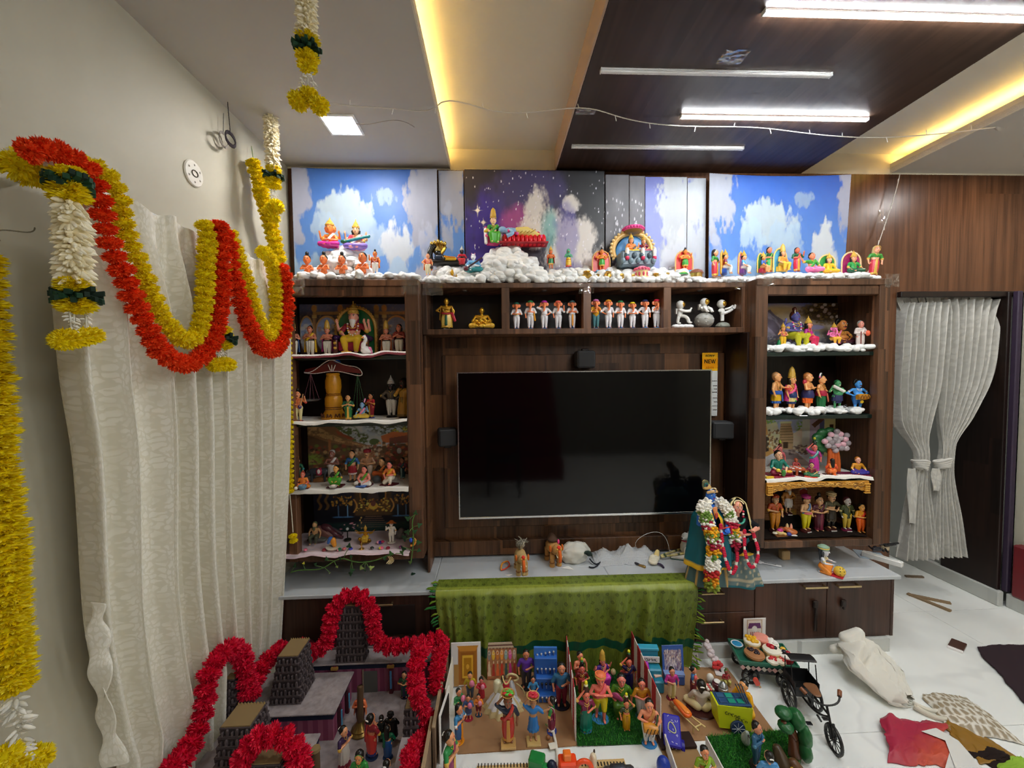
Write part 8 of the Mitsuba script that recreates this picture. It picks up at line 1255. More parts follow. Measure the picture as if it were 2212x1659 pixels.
def f_dress(u,v):
 c=L('7a4030')+(L('c08a5c')-L('7a4030'))*nz(u,v,10,12,3)[:,None];c=blend(c,'c8b49a',rect(u,v,0,1,.84,1));c=blend(c,'5c3430',rect(u,v,0,1,.9,.94));c=blend(c,'6a4438',rect(u,v,0,1,.82,.85)*(np.abs((u*9)%1-.5)>.2));cl=['8c8884','e8b83c','c87a34','e89a3c','8aa8a4','d85aa0','b8a08c']
 for i in range(7):
  a=.08+.14*i;c=blend(c,cl[i],ell(u,v,a,.66,.055,.14,.1));c=blend(c,'f0dcc0',ss(.25,.1,np.abs(np.hypot((u-a)/.04,(v-.72)/.05)-1))*.8);c=blend(c,('d8c0a0','a83c30','d86a3c','c8402c','3a5a54','c83a8c','b03a30')[i],poly(u,v,[(a-.03,.42),(a+.03,.42),(a+.055,.1),(a-.055,.1)]));c=blend(c,'e8c8a0',ell(u,v,a,.46,.02,.04))
 return c
def f_gift(u,v):c=L('ece8e4')+0*u[:,None];c=blend(c,'b89878',rect(u,v,.16,.84,.12,.95));c=blend(c,'e8dcd0',rect(u,v,.2,.8,.16,.92));c=blend(c,'6a3a6c',poly(u,v,[(.25,.82),(.75,.82),(.8,.62),(.2,.62)]));c=blend(c,'f0ece4',ell(u,v,.5,.6,.12,.12));c=blend(c,'b04a50',rect(u,v,.3,.7,.3,.5)*(np.abs((u*12)%1-.5)>.2));return blend(c,'9a3a30',rect(u,v,.22,.78,.18,.28))
def f_birds(u,v):
 c=L('e4e2de')+0*u[:,None]
 for j in range(3):
  for i in range(4):a,b=.16+.22*i,.22+.28*j;c=blend(c,'3a342e',np.clip(ell(u,v,a,b,.06,.05)+poly(u,v,[(a-.1,b-.03),(a+.1,b-.03),(a,b+.03)]),0,1));c=blend(c,'5a544c',rect(u,v,.04,.96,b-.07,b-.055))
 return c
def f_stall(u,v):c=L('2c4a9a')+(L('4a70b8')-L('2c4a9a'))*nz(u,v,8,8,2)[:,None];c=blend(c,'a89aa8',rect(u,v,.1,.9,.2,.86));return speck(c,u,v,(.1,.9,.2,.86),('e8dcd4','5a3a5c','c8a898','3a4a7a','f0e8e0','8a6a80'),220,.02,4,1.8)
card('golden wardrobe picture card standing at the back left of the toy bazaar',974,1039,1397,1482,f_wardrobe);card('picture card of a dress shop standing behind the silver-skirted doll',1052,1117,1397,1467,f_dress);card('white picture card leaning on the cabinet front above the cake cart',1605,1653,1336,1394,f_gift,2.095,lean=.0);card('white card of black birds beside the blue stall picture',1485,1511,1405,1437,f_birds)
k=thing('picture_card','white framed card seen edge-on at the front left of the bazaar','picture');p=at(960,1640,z=0);Q(k,'board',[('x',(0,0,.1),(.004,.16,.2),'e0dcd6',-8)],'matte',mat((p[0]-.005,p[1]+.06,0)));Q(k,'print',[('x',(.003,0,.1),(.003,.12,.16),'8a6a58',-8)],'printed',mat((p[0]-.005,p[1]+.06,0)))
k=thing('foam_board','thin white board seen edge-on at the left side of the bazaar','board');p=at(968,1556,z=0);prims(MB(),[('x',(0,.06,.09),(.004,.2,.18),'d8d4c4',-3)]).build(k,'matte',mat(p))
DK=lambda c,r=.16:dict(sd=('disc',c,r))
V('man figurine in purple shirt and dark trousers left of the blue utensil rack',1137,1485,1403,skin='c87a54',tp_=('shirt','5a2f9a'),bot=('pants','2a2a34'),mu='black',arms=('down','belly'),y=None,hd=1.2,**DK('1c1c24'))
V('man figurine in teal blue shirt and maroon trousers right of the blue utensil rack',1213,1524,1431,skin='d08a68',tp_=('shirt','2a6a94'),bot=('pants','7a1c3c'),mu='black',arms=('down','belly'),**DK('141c30',.2))
V('man figurine in cyan shirt leaning over the red chili basket',1152,1510,1461,skin='c88060',tp_=('shirt','3a84b8','5aa0cc'),bot=('pants','2a2e3a'),arms=('low','low'))
k=thing('utensil_rack','blue stepped toy display rack of metal utensils','display rack');p=at(1180,1508,z=.004);M=mat(p,rz=-4);BL='2c62b4'
Q(k,'rack',[('x',(.01,-.005,.018),(.11,.05,.036),BL),('x',(.005,.02,.058),(.11,.035,.075),BL),('x',(0,.045,.1),(.11,.03,.15),BL),('x',(0,.062,.115),(.115,.012,.19),'3a74c4')],'paint',M)
for j in range(4):
 for i in range(5):x,y,z=-.04+.02*i,(-.032,.0,.027,.052)[j]-.002,(.03,.072,.125,.178)[j]+(.004*i if j==3 else 0);Q(k,'utensil',[('h',[((x,y,z),.0042),((x+.002,y,z-.022),.002)],('c8ccd0','9aa0a8','4a4640')[(i+j)%3]),('b',(x,y,z),.006,('d0d4d8','3a3a3c')[j==1],1)],'metal',M)
BAL=lambda c:[('balloon|'.strip('|'),'paint',[('b',(.08,-.2,.74),(.1,.09,.13),c)])]
V('man figurine in yellow shirt blowing a pink bubble among the children',1016,1508,1451,skin='d8905c',tp_=('shirt','b8a020'),bot=('pants','3a4a5a'),mu='black',arms=('down','down'),ex_=BAL('d87a98'));V('curly-haired child figurine in red with pink bubble below the dress shop card',1040,1508,1463,skin='d06a5c',tp_=('kurta','c02c40'),bot=('skirt','b02838'),hair='wild',arms=('belly','belly'),ex_=BAL('e890a8'))
V('child figurine in green with pink bubble at the left of the children',991,1545,1487,skin='d88a60',tp_=('kurta','2f7a44','8ab880'),bot=('pants','2f6a40'),arms=('fold','fold'),rz=40,ex_=BAL('e07a9c'));V('child figurine in blue frock on a red base with pink bubble',1012,1553,1501,skin='d88a60',tp_=('shirt','3a5484'),bot=('half','3a4a74','6a80a8'),arms=('fold','fold'),ex_=BAL('e07a9c'),**DK('a0243c',.2));V('child figurine in orange shirt and maroon shorts with pink bubble',1034,1545,1499,skin='d88a60',tp_=('shirt','e88a2c'),bot=('shorts','7a2434'),arms=('fold','fold'),ex_=BAL('e890a8'),**DK('2a4458',.17))
V('woman figurine in blue saree with long hair standing near the front left of the bazaar',992,1602,1521,skin='d88a5c',tp_=('blouse','3a80b0','white'),bot=('saree','24548a','e08a24'),dp=('2c5c94','white'),hair='long',arms=('namaste','namaste'),rz=60,**DK('e0901c'))
V('woman figurine in maroon saree and green blouse at the bottom left corner of the bazaar',972,1692,1578,skin='e09a6a',tp_=('blouse','2f8a4a','gold'),bot=('saree','8a2a5c','gold'),dp='8a2a5c',hair='bun',arms=('namaste','namaste'),rz=70)
V('woman figurine in red saree carrying a basket of green mangoes on her head',1098,1604,1492,base='basket_woman_figurine',skin='8a5a3c',tp_=('blouse','1c2438'),bot=('saree','b82c24','c88a3c'),dp='b8342c',hair='bun',hat=('basket','b88a4a','5ab83c','c83030'),arms=('head','down'),z=.014,**dict(sd=('slab','c8a060',.16)))
V('slim figurine in blue dress carrying a basket of red chilies on a wooden block',1152,1599,1497,base='basket_woman_figurine',skin='b8845c',tp_=('blouse','2a72b8'),bot=('half','2a72b8','2468a8'),hair='short',hat=('basket','c8a060','c8283c'),arms=('head','out'),w=.95,hd=1.1,sd=('slab','c8a868',.16))
V('woman figurine in maroon saree leaning back near the first striped partition',1192,1580,1504,skin='d08a6c',**SR('2f7a3c','7a2444','white'),arms=('belly','belly'),rz=-110,**DK('3a4a9a',.17))
# silver and gold skirted doll
k=thing('dressed_doll','doll in a wide spread silver and gold brocade skirt in the bazaar','doll');p=at(1088,1548,z=.004);M=mat((p[0],p[1]+.05,.004),s=.165)
dcloth(part(k,'skirt'),dress_fn(.12,.56,.55,0,1,.08,13),110,26,lambda u,v:np.where(((v>.72)|(np.abs((u*8)%1-.5)<.12))[:,None],L('c8b888'),L('d4d6d8'))*(.8+.4*nz(u,v,70,20,3))[:,None],M,.01,bs='satin')
Q(k,'bodice',[('h',[((0,0,.62),(.16,.12,.12)),((0,0,.5),(.2,.14,.06))],'ccc89c'),('h',[((-.16,0,.74),(.12,.1,.09)),((-.22,-.03,.52),(.06,.06,.06))],'d8d4b0'),('h',[((.24,.03,.6),(.08,.08,.16)),((.3,.05,.3),(.1,.06,.16))],'c8ccd0')],'satin',M);Q(k,'red_sash',[('h',[((.08,-.08,.72),(.1,.05,.1)),((.1,-.1,.5),(.07,.05,.06))],'b82434'),('t',[(-.02,-.02,.95),(.08,-.12,.78),(.22,-.02,.9)],.022,'d8b878')],'satin',M);Q(k,'gold_ribbon',[('t',[(.1,0,.86),(.34,0,.94),(.42,0,.86),(.3,-.02,.78)],.03,'c0b080'),('t',[(.36,-.02,.7),(.52,0,.56),(.62,0,.3)],.02,'a89a6c')],'satin',M)
Q(k,'head',[('h',[((0,0,.86),(.07,.07,.09)),((0,.02,.78),(.05,.05,.05))],'3a2a20')],'paint',M)
obj('cotton_reel_stick','white lamp wick stick with a paper tag lying at the cardboard edge','stick',{'stick':('matte',[('t',[(0,.06,.012),(.004,0,.008),(-.004,-.1,.01)],.006,'e4e0d4')]),'tag':('matte',[('x',(-.012,-.01,.012),(.03,.028,.003),'ece6d4',10)]),'green_leaf':('matte',[('t',[(.0,.06,.012),(-.03,.085,.02)],.003,'6a8a50')])},mat(at(1199,1612,z=.003)));obj('nut','small brown nut beside the white wick stick','nut',{'n':('paint',[('b',(0,0,.009),(.01,.009,.009),'8a5a34')])},mat(at(1184,1597,z=.004)))
obj('toy_tractor','green toy tractor at the bottom edge of the view','toy tractor',{'body':('paint',[('x',(0,0,.05),(.06,.05,.05),'1c7a38'),('x',(.045,-.01,.035),(.05,.04,.03),'2a8a44')]),'wheel':('paint',[('l',[(0,-.008),(.018,-.008),(.018,.008),(0,.008)],(-.02,-.03,.018),'14201a',90)])},mat(at(1160,1672,z=.003),rz=-20));obj('toy_ball','navy round bead between the green and orange toy tractors','bead',{'b':('paint',[('b',(0,0,.035),(.022,.02,.034),'141c34')])},mat(at(1192,1680,z=.003)))
obj('toy_tractor','orange red toy tractor with a ring wheel at the bottom edge of the view','toy tractor',{'body':('paint',[('x',(0,0,.04),(.07,.05,.05),'f04818'),('x',(-.002,0,.075),(.03,.03,.03),'f07828')]),'wheel':('paint',[('t',[(.06+.03*math.cos(a),-.02,.04+.03*math.sin(a))for a in np.linspace(0,6.28,18)],.009,'f05020')])},mat(at(1226,1672,z=.003)))
k=thing('toy_rail','toy ladder rail strip along the bottom edge of the view','toy rail');m=MB();a,b=at(1030,1660,z=.003),at(1352,1656,z=.003);m.add(box((0,0,0),(np.linalg.norm(b-a),.03,.006)),'c8a870',mat((a+b)/2+[0,0,.004]),flat=True);m.build(part(k,'strip'),'matte')
for i in range(46):Q(k,'rung',[('x',(0,.004,.0085),(.004,.016,.003),'1c1814')],'matte',mat(a+(b-a)*(i+.5)/46))
obj('toy_dog','cream toy animal standing behind the toy rail','toy animal',{'body':('paint',[('h',[((0,0,.03),(.016,.02,.02)),((0,-.005,.055),(.012,.014,.012))],'e0d0b0'),('t',[(-.008,-.008,.02),(-.008,-.01,0)],.005,'e0d0b0'),('t',[(.008,-.008,.02),(.008,-.01,0)],.005,'e0d0b0')]),'ear':('paint',[('b',(.006,.004,.066),(.004,.004,.01),'2a2420',1)])},mat(at(1281,1660,z=.003)));obj('toy_car','silver grey toy car on the rail strip','toy car',{'body':('metal',[('h',[((-.04,0,.014),(.02,.022,.01)),((.05,0,.014),(.018,.022,.01))],'6a6e78'),('h',[((-.02,0,.026),(.014,.018,.008)),((.02,0,.026),(.014,.018,.008))],'5a5e68')]),'window':('gem_gloss',[('x',(0,-.017,.028),(.05,.004,.008),'14161a')])},mat(at(1335,1672,z=.008)))
# grass bay
V('bare-chested orange man figurine at the back left of the grass bay',1253,1476,1407,skin='e8906a',bot=('dhoti','a83a34','8a2430'),hair='short',arms=('namaste','down'),rz=20,w=1.3)
V('crowned lady figurine in purple blouse and pink skirt on a dark lion on the grass',1301,1474,1402,base='goddess_figurine',skin='f08a78',pose='throne',tp_=('blouse','4a2484','gold'),bot=('saree','d83ab0','ee78c8'),hair='long',hat=('tall',),arms=('low','belly'),a2='raise',jw='gold',dp=('ee5c8c','gold'),rz=15,ex_=[('lion','paint',[('h',[((-.12,0,.16),(.16,.14,.14)),((.24,-.06,.16),(.14,.14,.14))],'2a3430'),('b',(.36,-.1,.34),(.09,.09,.1),'c8b480')])])
PC=dict(base='pot_dancer_figurine',hair='short',jw='gold')
V('pot dancer figurine in maroon with black pot and lime top by the left partition',1257,1500,1420,skin='d86a58',tp_=('blouse','7a1c24','gold'),bot=('saree','7a1c24','gold'),hat=('pot','181410','1c7a3c','d8d02c'),arms=('down','belly'),**PC);V('pot dancer figurine in maroon top and teal skirt with brown pot and yellow top',1266,1578,1470,skin='e07a5c',tp_=('shirt','7a1c44','gold'),bot=('skirt','14705c','1c8a74'),hat=('pot','3a1c14','d8d0a0','ecdc20'),arms=('head','belly'),rz=10,**DK('3a80c0',.16),**PC)
V('pot dancer figurine in navy with dark pot and lime top beside the right partition',1358,1490,1403,skin='e87a60',tp_=('blouse','28204c','gold'),bot=('saree','201c50','201c50'),dp='28204c',hat=('pot','2c1410','1c5a34','e0e02c'),arms=('head','down'),**PC);V('pot dancer figurine in dark green blouse and yellow skirt at the grass front',1353,1577,1496,skin='e88a60',tp_=('blouse','3a4a34','gold'),bot=('saree','d8a01c','c88a14'),hat=('pot','3a1a14','e0d8a8','f0e418'),arms=('down','head'),**DK('3a80c0',.18),**PC)
V('muscular dancer figurine with orange turban and yellow shorts on a blue base',1297,1554,1452,skin='f0806a',bot=('shorts','d8c41c'),hair='long',hat=('turban','f07a4a','f0d060'),arms=('fold','fold'),w=1.3,dp='ee6a70',rz=-10,pose='walk',**DK('3a84c4',.2));V('small turbaned figurine behind the green saree lady on the grass',1348,1478,1436,skin='f08a70',tp_=('blouse','e86a60'),bot=('dhoti','c85a50'),hat=('turban','f07a50','f0d070'),arms=('belly','belly'))
V('seated lady figurine in olive green saree holding a maroon fan on the grass',1342,1536,1455,pose='throne',skin='f08a78',w=1.25,tp_=('blouse','4a7a1c','gold'),bot=('saree','4a7424','5c8a2c'),dp='4a7a24',hair='bun',arms=('low','down'),jw='gold',rz=-10,ex_=[('fan','paint',[('h',[((-.16,-.16,.48),(.1,.03,.07)),((-.02,-.2,.42),(.04,.03,.04))],'9a3460')])])
V('man figurine in mustard shawl and white dhoti playing a pipe by the right partition',1386,1548,1466,skin='f08a70',tp_=('shirt','c8861c'),bot=('dhoti','d8d0c8','d8d0c8'),arms=('belly','belly'),w=1.25,rz=-5,**DK('2a5a80',.17));V('bare-shouldered drummer figurine in white dhoti with a yellow drum on the grass',1402,1606,1510,skin='f09a74',bot=('dhoti','e0dcd4','a83a34'),dp='c88a4a',arms=('belly','low'),w=1.3,rz=-10,ex_=[('drum','paint',[('l',[(0,-.16),(.09,-.16),(.12,0),(.09,.16),(0,.16)],(0,-.2,.52),'c8862c',0,0,1,90)]+[('t',[(x,-.315,.42),(x+.06,-.315,.6)],.008,'241c14',5)for x in(-.14,-.06,.02,.1)]),('stick','paint',[('t',[(.12,-.2,.6),(.16,-.2,.86)],.022,'4a5a34')])],**DK('3a84c4',.18))
# right bay
k=thing('toy_counter','teal toy shop counter with a white sign board','toy counter');p=at(1412,1490,z=.004);M=mat(p,rz=-6);Q(k,'counter',[('x',(.02,.0,.03),(.05,.05,.06),'1f7a94'),('x',(-.01,.04,.045),(.11,.05,.09),'2a86a0')],'paint',M);Q(k,'top_shelf',[('x',(-.012,.075,.125),(.1,.03,.07),'2a8aa8'),('x',(-.012,.07,.165),(.105,.036,.012),'3aa0c0')],'paint',M);Q(k,'sign',[('x',(-.01,.05,.117),(.105,.005,.03),'e0dcd8')],'matte',M)
Q(k,'handwriting',[('t',[(-.05+.012*i+dx,.0465,.117+dz)for dx,dz in pp],.0011,'1c1a24',4)for i,pp in enumerate([[(0,.007),(.008,.007),(.004,.007),(.004,-.007)],[(.002,-.006),(0,.002),(.006,.006),(.008,-.002),(.002,-.006)],[(0,-.006),(.008,-.004),(.008,.004),(0,.006)],[(.002,.006),(.008,.002),(.002,-.002),(.008,-.006)],[(0,.004),(.006,.006),(.006,-.006)],[(.004,-.006),(0,.0),(.006,.004),(.008,-.004)],[(.002,.006),(.001,-.006),(.008,-.006)]])],'matte',M)
Q(k,'purple_item',[('h',[((-.03,.01,.098),(.012,.014,.012)),((-.03,.02,.118),(.01,.008,.01))],'a82cb8')],'paint',M);Q(k,'paper_stack',[('x',(.02,.02,.064),(.035,.035,.006),'d8b8a8',15)],'matte',M)
k=card('blue framed stall picture leaning behind the teal toy counter',1432,1478,1400,1468,f_stall,lean=.02);q=at(1455,1474,z=.004);prims(MB(),[('x',(0,0,.025),(.1,.04,.05),'3a5ca4',-8),('x',(0,-.004,.052),(.1,.03,.006),'7a90c0',-8)]).build(thing('toy_shelf','blue white ledge under the blue framed stall picture','toy shelf'),'paint',mat(q))
V('man figurine in magenta shirt and cream dhoti right of the teal toy counter',1451,1508,1441,skin='d8906c',tp_=('shirt','b82c84','d85aa8'),bot=('saree','d8cc9c','b0a060'),arms=('belly','down'),**DK('6a1c2c',.18));V('figurine in blue and white top and maroon skirt holding a red flower',1497,1497,1439,skin='d8906c',tp_=('shirt','3a70a8','white'),bot=('saree','6a1c2c','8a2434'),hair='bun',arms=('raise','low'),rz=60,ex_=[('flower','paint',[('b',(-.3,-.1,.86),(.09,.06,.08),'e0605c')])])
V('figurine in tan shirt and cream cloth seen from behind sitting on a dark base',1514,1534,1467,pose='sit',skin='3a2a24',tp_=('shirt','c0b4a4'),bot=('skirt','e0d4a0'),hair='bun',arms=('low','low'),rz=165,sd=('disc','3a1414',.3))
obj('egg_ornament','white egg ornament at the back of the cart bay','egg',{'e':('paint',[('b',(0,0,.024),(.018,.017,.024),'e0dcd0')])},mat(at(1534,1475,z=.004)));PT=[(0,0),(.016,0),(.024,.02),(.022,.036),(.016,.04),(.018,.044),(0,.044)]
obj('toy_pot','maroon toy pot with white filling on the dark tray','toy pot',{'pot':('paint',[('l',PT,(0,0,0),'5a2430')]),'filling':('paint',[('b',(0,0,.044),(.016,.016,.005),'ece8e0')])},mat(at(1549,1490,z=.012)));obj('toy_pot','silver domed toy pot behind the yellow cart','toy pot',{'pot':('metal',[('l',PT[:4]+[(.014,.04),(.02,.044),(.012,.056),(.004,.06),(0,.066)],(0,0,0),'b8bcc0')])},mat(at(1562,1500,z=.012)))
flat('toy_tray','dark purple toy tray under the two toy pots','tray',[(1524,1482),(1556,1474),(1578,1508),(1542,1514)],'paint',.004,.008,'2c2438');obj('toy_sweets','red and white toy sweets on a dark strip beside the tray','toy food',{'board':('paint',[('x',(0,0,.008),(.05,.03,.012),'3a2430',-60)]),'sweet':('paint',[('b',(-.012+.012*(i%3),.02-.014*(i//3),.018),.007,('e8e0d0','d8605a','c8d0c0')[i%3],1)for i in range(9)])},mat(at(1533,1494,z=.006)))
V('tiny green and red figurine seated on a yellow stand behind the pots',1568,1478,1443,pose='throne',skin='8a3a30',tp_=('shirt','9a3038'),bot=('pants','b8b060'),hair='topknot',hc='4a6a30',arms=('belly','belly'),sd=('seat','c0c078',.3));V('woman figurine in yellow with a black bob sitting behind the yellow cart',1606,1530,1468,pose='sit',skin='f0a868',tp_=('shirt','e8a81c'),bot=('saree','e8b024','gold'),dp='e8a81c',hair='bun',arms=('belly','low'),rz=-60,ex_=[('green_sash','paint',[('b',(-.02,-.12,.25),(.06,.04,.05),'3a7a2c')])])
k=thing('toy_cart','yellow toy ice cart with blue and green trays and a spoked wheel','toy cart');p=at(1584,1574,z=.004);M=mat(p,rz=-6);Q(k,'body',[('p',[(-.068,.02),(.066,.01),(.072,.11),(-.078,.12)],.075,(0,-.02,0),'c8d020')],'paint',M);Q(k,'tray',[('x',(0,.018,.118),(.14,.07,.006),'28466c')],'paint',M)
for i in range(6):Q(k,'ice_box',[('x',(-.045+.038*(i%3),.004+.03*(i//3),.122),(.03,.022,.006),('2c4a74','1f8a74','1c8470','34587c','24947c','2a4a70')[i])],'paint',M)
Q(k,'wheel',[('l',[(0,-.005),(.03,-.005),(.03,.005),(0,.005)],(.006,-.026,.028),'28385c',90)]+[('t',[(.006,-.033,.028),(.006+.027*math.cos(a),-.033,.028+.027*math.sin(a))],.0012,'c8ccd0',4)for a in np.linspace(0,5.5,8)],'paint',M);Q(k,'rods',[('t',[(.05+.008*i,-.018,.112),(.03+.012*i,.05,.165)],.0025,'30343c',5)for i in range(3)],'paint',M)
Q(k,'handwriting',[('t',[(-.05+.013*i+dx+oz,-.0235,.078-.004*i+dz+oy)for dx,dz in pp],.0011,'1a1c10',4)for oz,oy,w_ in((.006,.012,5),(.05,-.012,4))for i,pp in enumerate([[(.008,.004),(0,.004),(0,-.004),(.008,-.004)],[(0,-.005),(.002,.005),(.008,.003),(.008,-.005)],[(0,.005),(.008,.005),(.004,.005),(.004,-.006)],[(.001,-.004),(.001,.004),(.007,.0),(.007,-.006)],[(0,.0),(.004,.005),(.008,.0),(.004,-.005),(0,.0)]][:w_])],'matte',M)
k=thing('toy_handcart','royal blue painted toy handcart tilted on its nose beside the partition','toy cart');M=mat(at(1450,1582,z=.03),rz=-18,rx=38);Q(k,'box',[('x',(0,0,.02),(.07,.11,.045),'2c28a8')],'paint',M);Q(k,'paint_marks',[('x',(gx.uniform(-.025,.025),gx.uniform(-.05,.05),.0435),(.008,.003,.001),'a8a4d8',gx.uniform(0,180))for _ in range(12)]+[('t',[(-.015,.0,.044),(.0,.025,.044),(.015,.0,.044),(-.015,.0,.044)],.002,'c8c8a0')],'matte',M);Q(k,'handwriting',[('t',[(-.012,-.056,.02),(0,-.056,.026),(.006,-.056,.016),(.014,-.056,.024)],.0016,'b8b8d0')],'matte',M)
Q(k,'wheel',[('l',[(0,-.006),(.024,-.006),(.024,.006),(0,.006)],(.042,-.04,.0),'241f84',0,0,1,90)],'paint',M)
k=thing('toy_wheelbarrow','orange toy wheelbarrow with cream handles','toy wheelbarrow');M=mat(at(1484,1560,z=.006),rz=22);Q(k,'basin',[('h',[((0,.05,.045),(.016,.028,.012)),((0,.0,.04),(.022,.02,.012))],'e8641c'),('h',[((0,.04,.053),(.011,.03,.008)),((0,.0,.05),(.014,.014,.008))],'f08a30')],'paint',M);Q(k,'handles',[('t',[(s*.014,.06,.03),(s*.016,-.02,.03),(s*.02,-.08,.036)],.0035,'d8c080')for s in(-1,1)]+[('t',[(-.02,-.06,.034),(.02,-.06,.034)],.003,'d8c080')],'paint',M);Q(k,'legs',[('t',[(s*.018,-.05,.03),(s*.018,-.05,0)],.003,'d8c080')for s in(-1,1)],'paint',M);Q(k,'wheel',[('l',[(0,-.004),(.014,-.004),(.014,.004),(0,.004)],(0,.085,.014),'a8885c',0,0,1,90)],'paint',M)
k=thing('blossom_branch','dark twig with white cotton blossoms and a red flower on a white paper base','branch');p,t_=at(1557,1452,z=.006),at(1524,1388,y=2.04);Q(k,'twig',[('t',[p,(p+t_)/2+[.004,0,.0],t_],.005,'2c2220')],'matte');Q(k,'blossoms',[('b',t_+(p-t_)*a+[gx.uniform(-.014,.014),-.004,gx.uniform(-.01,.012)],gx.uniform(.01,.015),'e0d4d8',1)for a in np.linspace(0,.55,14)],'puff');Q(k,'red_flower',[('b',t_+(p-t_)*.74+[.018*math.cos(a),-.006,.014*math.sin(a)],(.014,.008,.012),'d84a4c',1)for a in np.linspace(0,5,5)],'puff');Q(k,'paper_base',[('x',(0,.0,.002),(.06,.06,.003),'dcd8d4',-15)],'matte',mat(p))
# cake cart
k=thing('toy_cart','green toy dessert cart loaded with cakes and tarts on black wheels','toy cart');p=at(1662,1478,z=0);M=mat((p[0],p[1]+.06,0),rz=-12,s=1.13)
Q(k,'tray',[('x',(0,0,.096),(.24,.15,.014),'1f5a48'),('x',(0,-.073,.104),(.24,.006,.012),'2a6c54'),('x',(0,.073,.104),(.24,.006,.012),'2a6c54'),('x',(.118,0,.104),(.006,.15,.012),'2a6c54'),('x',(-.118,0,.104),(.006,.15,.012),'2a6c54')],'paint',M);m=MB()
for i in range(11):m.add(box((0,0,0),(.0145,.004,.0145)),('c89a94','b8b0a0','9a7a74')[i%3],mat((-.108+.0215*i,-.078,.083),ry=45),flat=True)
m.build(part(k,'diamond_trim'),'paint',M);Q(k,'chassis',[('x',(0,y,.06),(.2,.012,.03),'1c1c1e')for y in(-.05,.05)]+[('t',[(x,-.05,.035),(x,.05,.035)],.006,'1a1a1c')for x in(-.06,.06)],'paint',M)
for x in(-.07,.07):
 for y in(-.06,.06):Q(k,'wheel',[('t',[(x+.032*math.cos(a),y,.034+.032*math.sin(a))for a in np.linspace(0,6.28,20)],.006,'18181a'),('l',[(0,-.008),(.01,-.008),(.01,.008),(0,.008)],(x,y,.034),'242426',90)]+[('t',[(x,y,.034),(x+.03*math.cos(a),y,.034+.03*math.sin(a))],.002,'202022',4)for a in np.linspace(0,5.4,7)],'paint',M)
def cake(label,x,y,z,r,h,crust,cream,tp_,base='toy_cake'):
 q={'crust':('paint',[('l',[(0,0),(r*.8,0),(r,h),(0,h)],(x,y,z),crust)]),'cream':('paint',[('l',[(r*.97,h-.002),(r*.95,h+.005),(r*.6,h+.01),(0,h+.011)],(x,y,z),cream)])}
 if tp_:q['topping']=('paint',[('b',(x+dx*r,y+dy*r,z+h+.012),(s,s,s*.8),c,1)for dx,dy,s,c in tp_])
 obj(base,label,'toy cake',q,M,'toy cakes on the dessert cart')
g=np.random.default_rng(5);ring=lambda c,n,s,r=.5:[(g.uniform(-r,r),g.uniform(-r,r),s,c)for _ in range(n)]
ZT=.104
cake('cream toy tart heaped with mango pieces at the back of the dessert cart',-.03,.03,ZT,.036,.03,'d8c080','ece4cc',ring('f0b81c',12,.009));cake('coral pink toy cake at the back of the dessert cart',.02,.055,ZT,.034,.036,'e08a78','ee9a88',[]);cake('white whipped toy cake at the back right of the dessert cart',.055,.035,ZT,.03,.026,'e0d4b8','f0ece0',ring('f4f0e8',10,.009));cake('cream toy cake with cherries in the middle of the dessert cart',.035,-.015,ZT,.038,.028,'d8c48c','f0e8d4',[(0,.1,.014,'b01828'),(-.2,.3,.012,'c01c30'),(.3,0,.01,'2a1c24')]);cake('brown chocolate berry toy tart at the front left of the dessert cart',-.045,-.035,ZT,.042,.016,'b0784c','a8744c',ring('2a1c24',14,.007,.45));cake('red velvet toy cake slice with berries at the front right of the dessert cart',.085,-.035,ZT,.032,.024,'b8182c','f0e8dc',[(-.2,.2,.01,'1c1c2c'),(.2,0,.01,'a01c28')]);cake('small cream toy tart with red berries at the front of the dessert cart',.02,-.058,ZT,.026,.008,'e8dcb8','f0e8d4',ring('c82c34',9,.006));cake('small plain cream toy tart at the front edge of the dessert cart',.052,-.06,ZT,.02,.008,'ecd8ac','f0e4cc',ring('d8584c',4,.005))
obj('toy_bowl','blue toy bowl at the left corner of the dessert cart','toy bowl',{'bowl':('paint',[('l',[(0,0),(.016,0),(.026,.014),(.024,.014),(0,.01)],(-.095,.03,ZT),'d8dce0')]),'jelly':('gem_gloss',[('b',(-.095,.03,ZT+.012),(.022,.022,.004),'2a8ab8')])},M);obj('toy_fruit','green and orange toy fruit pieces at the right rim of the dessert cart','toy fruit',{'fruit':('paint',[('b',(.1+.006*(i%2),.03-.022*i,ZT+.01),(.012,.009,.008),('e8b83c','e8a03c','d8a860','5a8a34')[i%4],1)for i in range(4)])},M)
obj('ice_lolly','red toy ice lolly leaning against the dessert cart wheel','toy ice lolly',{'ice':('paint',[('h',[((0,0,.045),(.013,.006,.014)),((.004,0,.02),(.013,.006,.01))],'d84c38')]),'stick':('matte',[('x',(.01,0,.006),(.006,.003,.02),'d8a868',0,0,-20)])},mat(at(1638,1486,z=0),ry=-20))
